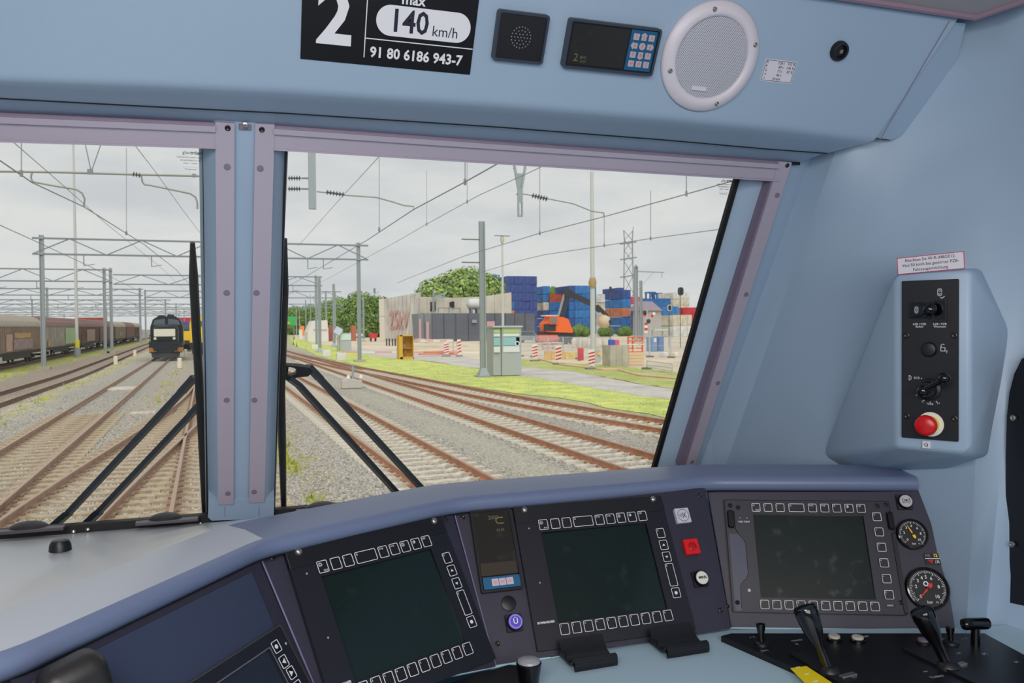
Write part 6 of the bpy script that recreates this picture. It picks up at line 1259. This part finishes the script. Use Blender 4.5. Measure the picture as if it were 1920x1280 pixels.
# mesh fences
def fence(lb, x0, x1, yb0, yb1, h, npan):
    a = atZ(x0, yb0, 0); b = atZ(x1, yb1, 0); t = thing('site_fence', lb, 'fence')
    for i in range(npan):
        p = a+(b-a)*(i+.02)/npan; q = a+(b-a)*(i+.98)/npan; fr = obj('fence_panel', G().bar(p, p+V3(0, 0, h), .025, 4).bar(q, q+V3(0, 0, h), .025, 4).bar(p+V3(0, 0, h), q+V3(0, 0, h), .025, 4).bar(p+V3(0, 0, .15), q+V3(0, 0, .15), .025, 4).bar(p+V3(0, 0, h*.55), q+V3(0, 0, h*.55), .02, 4), C_m('fence_zinc', (196, 200, 204)), t, smooth=0)
        g = G()
        for k in range(1, 22): m_ = p+(q-p)*k/22; g.bar(m_+V3(0, 0, .15), m_+V3(0, 0, h), .008, 4)
        obj('mesh_wires', g, C_m('fence_zinc', (196, 200, 204)), fr, kind='stuff', smooth=0)
        obj('fence_foot', G().box(tuple(p+V3(0, 0, .07)), (.7, .25, .14)), C_m('foot_grey', (120, 118, 116)), t)
fence('nearer zinc mesh fence running past the excavator to the concrete block', 975, 1150, 668, 676, 2.0, 6); fence('farther zinc mesh fence at the right of the concrete block', 1180, 1300, 668, 672, 2.0, 3); fence('zinc mesh fence lying low near the window edge', 1212, 1262, 692, 700, .6, 1)
# red lattice panels, yellow boards
for k, (x0, x1, y0, y1, c_, nm, lb, cat) in enumerate(((1018, 1046, 636, 655, (226, 128, 108), 'red_barrier', 'salmon-red site barrier low behind the fence, left', 'barrier'), (1020, 1060, 658, 674, (226, 190, 130), 'ochre_board', 'ochre boards standing behind the left beacon row', 'board'), (1060, 1082, 660, 673, (230, 206, 140), 'ochre_board', 'second ochre board behind the middle beacon', 'board'), (1083, 1095, 652, 676, (206, 84, 84), 'red_board', 'dark red board left of the tall lighting mast', 'board'), (1072, 1100, 632, 652, (226, 214, 200), 'white_bag_pile', 'pale heap of bulk bags behind the fence', 'bags'), (1100, 1142, 634, 652, (224, 212, 196), 'white_bag_pile', 'second pale heap of bulk bags behind the tall mast', 'bags'),
                                                (1117, 1127, 655, 680, (188, 188, 190), 'grey_case', 'grey case with a yellow square beside the tall mast', 'box'), (1132, 1142, 646, 670, (226, 150, 130), 'red_post_stack', 'stack of pale red posts left of the concrete block', 'posts'))):
    Y = atZ((x0+x1)/2, y1, 0)[1]; B = bxp(x0, x1, y0, y1, Y, 1.2, 0); t = thing(nm, lb, cat)
    m = C_m('site_col_%d' % k, c_, noise=(1.5, tuple(int(v*.88) for v in c_), 1))
    if nm in ('red_barrier',):
        for i in range(5): z = B[5]*(.15+.17*i); obj('rail', G().box(((B[0]+B[1])/2, Y, z), (B[1]-B[0], .08, B[5]*.1)), m if i % 2 == 0 else RW, t, smooth=0)
        for x in np.linspace(B[0], B[1], 4): obj('post', G().box((x, Y+.08, B[5]/2), (.08, .08, B[5])), m, t, smooth=0)
    elif nm == 'white_bag_pile':
        n = 3
        for i in range(n):
            w = (B[1]-B[0])/n; obj('bag', G().lathe([(w*.4, 0), (w*.55, B[5]*.3), (w*.52, B[5]*.75), (w*.3, B[5]*(.9+.1*(i % 2))), (.05, B[5]*.98)], 10, (B[0]+w*(i+.5), Y, 0)), m, t, smooth=50)
    elif nm == 'red_post_stack':
        for i in range(4): obj('stacked_post', G().bar((B[0]+i*.12, Y, 0), (B[0]+i*.16, Y+.1, B[5]*(1-.08*i)), .05, 4), m, t, smooth=0)
    else:
        n = 3
        for i in range(n): w = (B[1]-B[0])/n; obj('board', G().box((B[0]+w*(i+.5), Y+.04*i, B[5]/2), (w*.95, .08, B[5]*(1-.03*i))), m, t, smooth=0)
        if nm == 'grey_case': obj('yellow_square', G().box(((B[0]+B[1])/2, Y-.1, B[5]*.72), ((B[1]-B[0])*.55, .05, (B[1]-B[0])*.6)), YB, t, smooth=0)
# concrete block, red frame on crate, blue cabins
Y = atZ(1160, 687, 0)[1]; B = bxp(1144, 1178, 647, 687, Y, 1.4, 0); t = thing('concrete_block', 'upright weathered concrete block with a blue and pink object on top', 'block')
for i in range(3): w = (B[1]-B[0])/3; obj('block_face', G().box((B[0]+w*(i+.5), Y+.7, B[5]/2), (w*.985, 1.4+.04*i, B[5])), C_m('weathered_block', (190, 184, 170), noise=(1.2, (172, 164, 148), 1)), t, smooth=0)
t = thing('blue_pink_machine', 'small blue and pink machine standing on the concrete block', 'machine', ((B[0]+B[1])/2-.1, Y+.7, B[5])); obj('blue_half', G().plate(-.2, 0, .4, .4, 0, .42, .05, .04), C_m('machine_blue', (70, 96, 190)), t); obj('pink_half', G().plate(.2, 0, .4, .36, 0, .40, .08, .04), C_m('machine_pink', (220, 100, 130)), t)
Y = atZ(1193, 684, 0)[1]; B = bxp(1179, 1208, 660, 684, Y, 1.3, 0); t = thing('plywood_crate', 'plain plywood crate right of the concrete block', 'crate')
for i in range(4): h = B[5]/4; obj('plank', G().box(((B[0]+B[1])/2, Y+.6, h*(i+.5)), (B[1]-B[0], 1.2, h*.94)), C_m('plywood', (222, 196, 160)), t, smooth=0)
ztop = xz(1193, 631, Y)[1]; t = thing('red_lattice_frame', 'orange-red lattice frame standing on the plywood crate', 'frame'); g = G(); x0_, x1_ = B[0], B[1]; OR = C_m('lattice_orange', (226, 92, 60))
for x in (x0_+.05, x0_+(x1_-x0_)*.33, x1_-.05): obj('upright', G().box((x, Y+.2, (ztop+B[5])/2), (.09, .09, ztop-B[5])), OR, t, smooth=0)
for f in (.02, .25, .5, .72, .96): obj('crossbar', G().box(((x0_+x1_)/2, Y+.18, B[5]+(ztop-B[5])*f), (x1_-x0_, .06, .08)), OR if f != .5 else RW, t, smooth=0)
for i in range(7): obj('yellow_clip', G().box((x0_+.35+.22*i % 1.0, Y+.12, B[5]+(ztop-B[5])*(.12+.13*i)), (.12, .05, .1)), YB, t, smooth=0)
Y = 84.
for k, (x0, x1, y0, y1, c_, lb) in enumerate(((1222, 1232, 632, 657, (96, 140, 190), 'pale blue toilet cabin with a white notice on its door'), (1235, 1245, 631, 657, (56, 116, 180), 'deeper blue toilet cabin nearer the window edge'))):
    B = bxp(x0, x1, y0, y1, Y, 1.3, 0); t = thing('toilet_cabin', lb, 'cabin'); obj('cabin_body', abox(G(), B), C_m('cabin_blue_%d' % k, c_), t, smooth=0); obj('cabin_door', G().box(((B[0]+B[1])/2, Y-.03, B[5]*.48), ((B[1]-B[0])*.8, .06, B[5]*.9)), C_m('cabin_blue_%d' % k, c_), t, smooth=0)
    if k == 0: obj('door_notice', G().box(((B[0]+B[1])/2+.05, Y-.08, B[5]*.8), (.3, .03, .45)), RW, t, smooth=0)
Y = 70.; B = bxp(1240, 1268, 660, 675, Y, 1.5, 0); t = thing('water_tanks', 'white and yellow plastic tanks by the window edge', 'tank')
for k, m in enumerate((RW, C_m('tank_yellow', (226, 200, 120)), RW)): w = (B[1]-B[0])/3; obj('tank_unit', G().plate(B[0]+w*(k+.5), Y, w*.92, 1.2, 0, B[5], .15, .08), m, t)
# --- excavator
Ye = 122.; t = thing('excavator', 'orange road-rail excavator with a dark raised boom and grab', 'excavator')
EO = C_m('excavator_orange', (236, 110, 52)); ED = C_m('excavator_dark', (56, 58, 66))
def ebox(nm, x0, x1, y0, y1, m, dy=0., dep=2.4): obj(nm, abox(G(), bxp(x0, x1, y0, y1, Ye+dy, dep)), m, t, smooth=0)
obj('body', G().slab([atY(x, y, Ye) for x, y in [(1024, 622), (1022, 607), (1034, 594), (1055, 594), (1066, 598), (1074, 620), (1074, 624)]][::-1], (0, 2.6, 0)), EO, t, smooth=0)
ebox('cab', 1031, 1046, 592, 608, EO, -.4); ebox('cab_window', 1033, 1044, 595, 606, C_m('cab_glass', (112, 128, 130)), -.5, .1); ebox('roof_plate', 1024, 1046, 590.5, 592.5, RW, -.4)
ebox('engine_side', 1020, 1042, 607, 620, ED, -.1, .2); abox_u = bxp(1018, 1078, 622, 630, Ye+.2, 2.4, .35); obj('undercarriage', abox(G(), abox_u), ED, t, smooth=0)

for x in (1024, 1038, 1060, 1073): q = atY(x, 630, Ye); obj('wheel', G().lathe([(.2, 0), (.62, .02), (.62, .45), (.2, .47)], 16, (q[0], Ye-.2, .6), (0, 1, 0)), WBOG, t)
def ebar(nm, p, q, w, m=ED): obj(nm, G().bar(atY(*p, Ye+.6), atY(*q, Ye+.6), w, 4, ry=w*1.2), m, t, smooth=0)
ebar('boom_post', (1051, 610), (1053, 594), .45); ebar('lower_boom', (1052, 596), (1064, 551), .36); ebar('boom_ram', (1046, 596), (1058, 552), .14, STL); ebar('boom_knuckle', (1058, 549), (1070, 551), .5); ebar('upper_boom', (1068, 550), (1104, 567), .34); ebar('upper_boom', (1103, 566), (1125, 583), .26); ebar('stick', (1119, 573), (1138, 592), .22); ebar('stick', (1138, 590), (1140, 602), .18)
ebar('hydraulic_hose', (1072, 547), (1104, 562), .06)
obj('grab', G().lathe([(.15, .9), (.9, .5), (1.2, -.2), (.9, -.9), (.3, -1.3)], 10, atY(1133, 600, Ye+.6)), C_m('grab_sand', (206, 188, 158)), t, smooth=50)
obj('bucket_frame', G().slab([atY(x, y, Ye-6) for x, y in [(1009, 628), (1045, 628), (1050, 636), (1012, 640)]], (0, 1.0, 0)), C_m('bucket_salmon', (226, 118, 100)), t, smooth=0)

# --- shipping containers
CB_ = {'navy': (68, 88, 152), 'blue': (56, 114, 180), 'bright blue': (62, 128, 194), 'rust red': (176, 88, 66), 'orange': (206, 128, 92), 'red': (206, 62, 72), 'cream': (216, 208, 188), 'white': (222, 222, 218), 'teal': (60, 140, 170), 'yellow': (220, 190, 70), 'pink red': (212, 84, 104)}
CMAT = {k: mat('container_'+k.replace(' ', '_'), v, .6, noise=(.7, tuple(int(c_*.86) for c_ in v), 1)) for k, v in CB_.items()}
CMESH = {}
def cont_mesh(kind, colr):
    key_ = (kind, colr)
    if key_ not in CMESH:
        g = G(); L_c = 12.19 if kind == 'long' else 2.44
        g.box((L_c/2, 1.25 if kind == 'long' else 6.1, 1.3), (L_c-.10, 2.34 if kind == 'long' else 12.1, 2.46)); yf = 0
        if kind == 'long':
            for i in range(24): g.box((.3+i*.504, .06, 1.3), (.22, .09, 2.3))
        else:
            for x in (.55, 1.0, 1.45, 1.9): g.box((x, .02, 1.3), (.06, .07, 2.3))
            g.box((1.22, .03, 1.3), (.05, .05, 2.45))
        for x in (.06, L_c-.06): g.box((x, .06, 1.3), (.14, .16, 2.58))
        for z in (.07, 2.52): g.box((L_c/2, .06, z), (L_c, .16, .14))
        CMESH[key_] = g.mesh('container_box', CMAT[colr], 0)
    return CMESH[key_]
ORD = ['top-row', 'second from the top', 'third from the top', 'fourth from the top', 'fifth from the top', 'sixth from the top', 'seventh from the top', 'eighth from the top', 'ninth from the top']
def cstack(where, px0, ytop, Y, cols, kind, ncol=1, colname=None):
    """cols: list (top to bottom) of colours; ncol columns side by side"""
    z1 = xz(px0, ytop, Y)[1]; nrow = max(1, round(z1/2.6)); Y = Y*(nrow*2.6-CZ)/(z1-CZ); x0, z1 = xz(px0, ytop, Y); z1 = nrow*2.6; step = 2.48 if kind == 'end' else 12.3
    cols = list(cols)+[cols[-1-(i % min(2, len(cols)))] for i in range(8)]
    for c_ in range(ncol):
        for r in range(nrow):
            colr = cols[r] if isinstance(cols[r], str) else cols[r][c_]
            if not colr: continue
            z = z1-2.6*(r+1)
            me = cont_mesh(kind, colr); o = link('shipping_container', me, None, Matrix.Translation((x0+c_*step, Y+random.uniform(-.15, .15), z-.02)))
            side = '' if ncol == 1 else ([', leftmost column', ', rightmost column'][c_] if ncol == 2 else (', leftmost column' if c_ == 0 else (', rightmost column' if c_ == ncol-1 else ', column %s from the left' % ['', 'two', 'three', 'four'][c_])))
            tag(o, '%s container, %s%s, %s' % (colr, ORD[r].replace(' from the top', ' down'), side, where), 'container', 'shipping containers in the terminal')
            if kind == 'end': obj('container_doors', G().box((.64, -.05, 1.3), (1.05, .03, 2.2)).box((1.8, -.05, 1.3), (1.05, .03, 2.2)), CMAT[colr], o, smooth=0)
YC = 235.
cstack('in the tall navy stack', 950, 517, YC, [['navy']*4, ['navy']*4, ['navy', 'navy', 'navy', 'navy'], ['blue', 'navy', 'navy', 'navy'], ['orange', 'navy', 'navy', 'navy'], ['navy']*4], 'end', 4)
cstack('on the far stack behind the big tree', 926, 515, 300, ['teal', 'cream', 'cream', 'navy', 'blue'], 'end', 1); cstack('at the far orange stack behind the big tree', 914, 515, 305, ['orange', 'white', 'cream', 'blue', 'blue'], 'end', 1)
cstack('behind the navy stack', 1018, 536, 245, ['bright blue', 'bright blue', 'cream', 'navy', 'blue', 'blue'], 'end', 1)
cstack('left of the boom', 1030, 551, YC-4, ['rust red', 'blue', 'blue', 'bright blue'], 'long', 1)
cstack('in the twin navy pile behind the boom', 1067, 535, 246, [['navy'], ['navy'], ['blue'], ['blue'], ['navy'], ['navy']], 'end', 1)
cstack('behind the boom', 1078, 535, 250, ['bright blue', 'blue', 'blue', 'bright blue', 'blue', 'blue'], 'end', 3)
cstack('in the cream wall of containers', 1100, 551, YC-6, ['white', 'cream', 'cream', 'cream', 'white'], 'long', 1)
cstack('right of the cream wall', 1158, 539, 240, ['navy', 'bright blue', 'bright blue', 'orange', 'blue', 'blue'], 'end', 1); cstack('in the blue stack right of the cream wall', 1168, 543, 241, ['navy', 'bright blue', 'orange', 'blue', 'blue', 'blue'], 'end', 1)
cstack('behind the bracket mast', 1184, 556, 250, ['pink red', 'cream', 'blue', 'red', 'blue'], 'end', 1); cstack('just right of the bracket mast', 1194, 556, 250, ['pink red', 'cream', 'blue', 'red', 'blue'], 'end', 1)
cstack('above the grey roof', 1205, 559, 262, ['blue', 'blue', 'bright blue', 'blue', 'blue'], 'long', 1)
cstack('right of the grey roof', 1222, 575, YC, ['bright blue', 'blue', 'blue'], 'end', 2); cstack('below the oval signal', 1243, 574, YC-2, ['bright blue', 'blue', 'blue'], 'end', 2)
cstack('in the pale far stacks', 1262, 548, 300, ['white', 'cream', 'cream', 'white', 'cream', 'cream'], 'end', 3); cstack('at the window edge', 1281, 576, 230, ['red', 'red', 'cream'], 'long', 1); cstack('in the middle pale stack', 1262, 590, 236, ['cream', 'white'], 'end', 2)
for k, (x, y, c_, n) in enumerate(((140, 595, 'rust red', 1), (322, 595, 'red', 1))):
    cstack('far beyond the wagons, %s' % ['left of the paired posts', 'above the locomotive'][k], x, y, 420 if c_ != 'yellow' else 380, [c_, 'cream', 'blue'], 'long', 1)
# grey-roofed hut
Y = 150.; t = thing('gatehouse', 'low hut with a purple-grey hipped roof behind the crossing signal', 'building'); P = [atY(x, y, Y) for x, y in [(1201, 582), (1243, 582), (1236, 564), (1208, 564)]]
obj('roof', G().add([P[0], P[1], P[2]+V3(0, 3, 0), P[3]+V3(0, 3, 0), P[0]+V3(0, 6, 0), P[1]+V3(0, 6, 0)], [(0, 1, 2, 3), (4, 3, 2, 5), (0, 3, 4), (1, 5, 2), (0, 4, 5, 1)]), C_m('roof_mauve', (146, 134, 142)), t, smooth=0)
B = bxp(1206, 1240, 582, 640, Y+.6, 4.6, 0); obj('walls', abox(G(), B), C_m('hut_wall', (176, 170, 168)), t, smooth=0)
t, B = simple_box('green_canopy', 'pale green flat canopy low beside the crossing signal', 'canopy', 1225, 1250, 616, 620, C_m('canopy_green', (186, 206, 186)), 3, Y=130)
bpy.data.objects.remove(t.children[0]); zc = zatY(1237, 618, 130); obj('canopy_top', G().box(((B[0]+B[1])/2, 131, zc), (B[1]-B[0], 3, .3)), C_m('canopy_green', (186, 206, 186)), t); [obj('canopy_post', G().box((x, 131, zc/2), (.12, .12, zc)), STL, t) for x in (B[0]+.3, B[1]-.3)]
# straddle carriers
for k, x in enumerate((1219, 1232, 1248)):
    Y = 330.; a, zt_ = xz(x, 548+2*k, Y); b, _ = xz(x+8, 555, Y); t = thing('straddle_carrier', ['leftmost blue straddle carrier on the skyline', 'middle blue straddle carrier on the skyline', 'rightmost blue straddle carrier on the skyline'][k], 'carrier')
    for xx in (a, b): obj('leg', G().box((xx, Y, zt_/2), (.5, .8, zt_)).box((xx, Y+4, zt_/2), (.5, .8, zt_)), CMAT['blue'], t, smooth=0)
    obj('top_frame', G().box(((a+b)/2, Y+2, zt_), (b-a+1, 5, .6)), CMAT['blue'], t, smooth=0); obj('cabin', G().box(((a+b)/2+.5, Y, zt_-1.4), (1.4, 1.2, 1.8)), CMAT['navy'], t, smooth=0)

# --- trees
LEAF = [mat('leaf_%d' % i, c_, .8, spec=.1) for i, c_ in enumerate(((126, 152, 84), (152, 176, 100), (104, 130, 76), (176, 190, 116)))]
TRK = mat('tree_trunk', (96, 84, 72), .9)
def tree(lb, x0, x1, yt, yb, Y, seed, blobs, hue=(0, 1, 2), name='tree', zb=None, trunk=True):
    rng = np.random.RandomState(seed); a = atY(x0, (yt+yb)/2, Y); b = atY(x1, (yt+yb)/2, Y); zt = zatY((x0+x1)/2, yt, Y); z0 = zatY((x0+x1)/2, yb, Y) if zb is None else zb; cx = (a[0]+b[0])/2; rx = (b[0]-a[0])/2; H_ = zt-z0
    t = thing(name, lb, 'tree' if name == 'tree' else 'bush', (cx, Y, 0)); V = []; F = []; Mi = []
    for (fx, fz, fr) in blobs:
        c_ = V3(fx*rx, rng.uniform(-.2, .2)*rx, z0+fz*H_); r = fr*H_; n = int(1500*max(fr, .25)/.4); ls = r*.062
        d = rng.normal(0, 1, (n, 3)); d /= np.linalg.norm(d, axis=1)[:, None]; rad = r*rng.uniform(.6, 1.04, n)**.6; P = c_+d*rad[:, None]*np.array([1.1, 1, .95])
        for p, dd in zip(P, d):
            u = np.cross(dd, rng.normal(0, 1, 3)); u /= np.linalg.norm(u); w = np.cross(dd, u)+rng.normal(0, .3, 3); s_ = ls*rng.uniform(.6, 1.3); k = len(V); V += [p-u*s_-w*s_*.6, p+u*s_-w*s_*.5, p+u*s_*.5+w*s_, p-u*s_*.6+w*s_*.8]; F.append((k, k+1, k+2, k+3)); Mi.append(hue[rng.choice(len(hue), p=[.45, .35, .2][:len(hue)])])
    me = bpy.data.meshes.new('foliage'); me.from_pydata([tuple(v) for v in V], [], F); [me.materials.append(m) for m in LEAF]; me.polygons.foreach_set('material_index', Mi); link('foliage', me, t)
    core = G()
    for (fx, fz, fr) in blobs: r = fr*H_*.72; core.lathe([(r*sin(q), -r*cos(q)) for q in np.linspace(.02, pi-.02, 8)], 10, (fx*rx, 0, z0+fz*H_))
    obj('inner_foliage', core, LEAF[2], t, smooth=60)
    if trunk: obj('trunk', G().lathe([(rx*.07+.1, 0), (rx*.04+.08, z0+.4*H_)], 8), TRK, t)
    return t
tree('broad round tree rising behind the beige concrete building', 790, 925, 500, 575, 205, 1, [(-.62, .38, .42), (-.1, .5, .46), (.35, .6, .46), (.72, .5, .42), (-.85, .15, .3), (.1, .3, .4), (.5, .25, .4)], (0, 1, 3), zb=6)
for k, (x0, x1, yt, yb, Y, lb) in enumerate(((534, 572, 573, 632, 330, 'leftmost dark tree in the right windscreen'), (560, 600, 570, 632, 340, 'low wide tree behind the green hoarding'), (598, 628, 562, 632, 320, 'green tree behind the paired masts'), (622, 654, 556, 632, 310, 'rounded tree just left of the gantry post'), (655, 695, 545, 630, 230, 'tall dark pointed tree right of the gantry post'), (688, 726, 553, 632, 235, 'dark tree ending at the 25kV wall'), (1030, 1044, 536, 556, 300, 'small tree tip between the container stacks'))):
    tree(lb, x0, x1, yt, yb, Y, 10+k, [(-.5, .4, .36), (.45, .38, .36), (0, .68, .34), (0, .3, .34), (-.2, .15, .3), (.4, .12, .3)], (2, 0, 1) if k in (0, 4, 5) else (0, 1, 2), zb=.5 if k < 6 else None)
for k, (x0, x1, yt, yb, lb) in enumerate(((1070, 1106, 604, 630, 'green bush behind the fence below the boom'), (1126, 1146, 606, 628, 'green bush right of the tall lighting mast'), (1160, 1184, 608, 628, 'green bush at the foot of the blue stack'), (1222, 1262, 612, 626, 'long low hedge under the blue containers'))):
    tree(lb, x0, x1, yt, yb, 190, 30+k, [(-.5, .35, .45), (.5, .35, .45), (0, .5, .45)], (0, 2, 1), 'bush', zb=0, trunk=False)
simple_box('far_wall', 'long pale boundary wall low under the container stacks', 'wall', 1060, 1300, 626, 632, C_m('far_wall_grey', (190, 188, 176)), 1, Y=195)
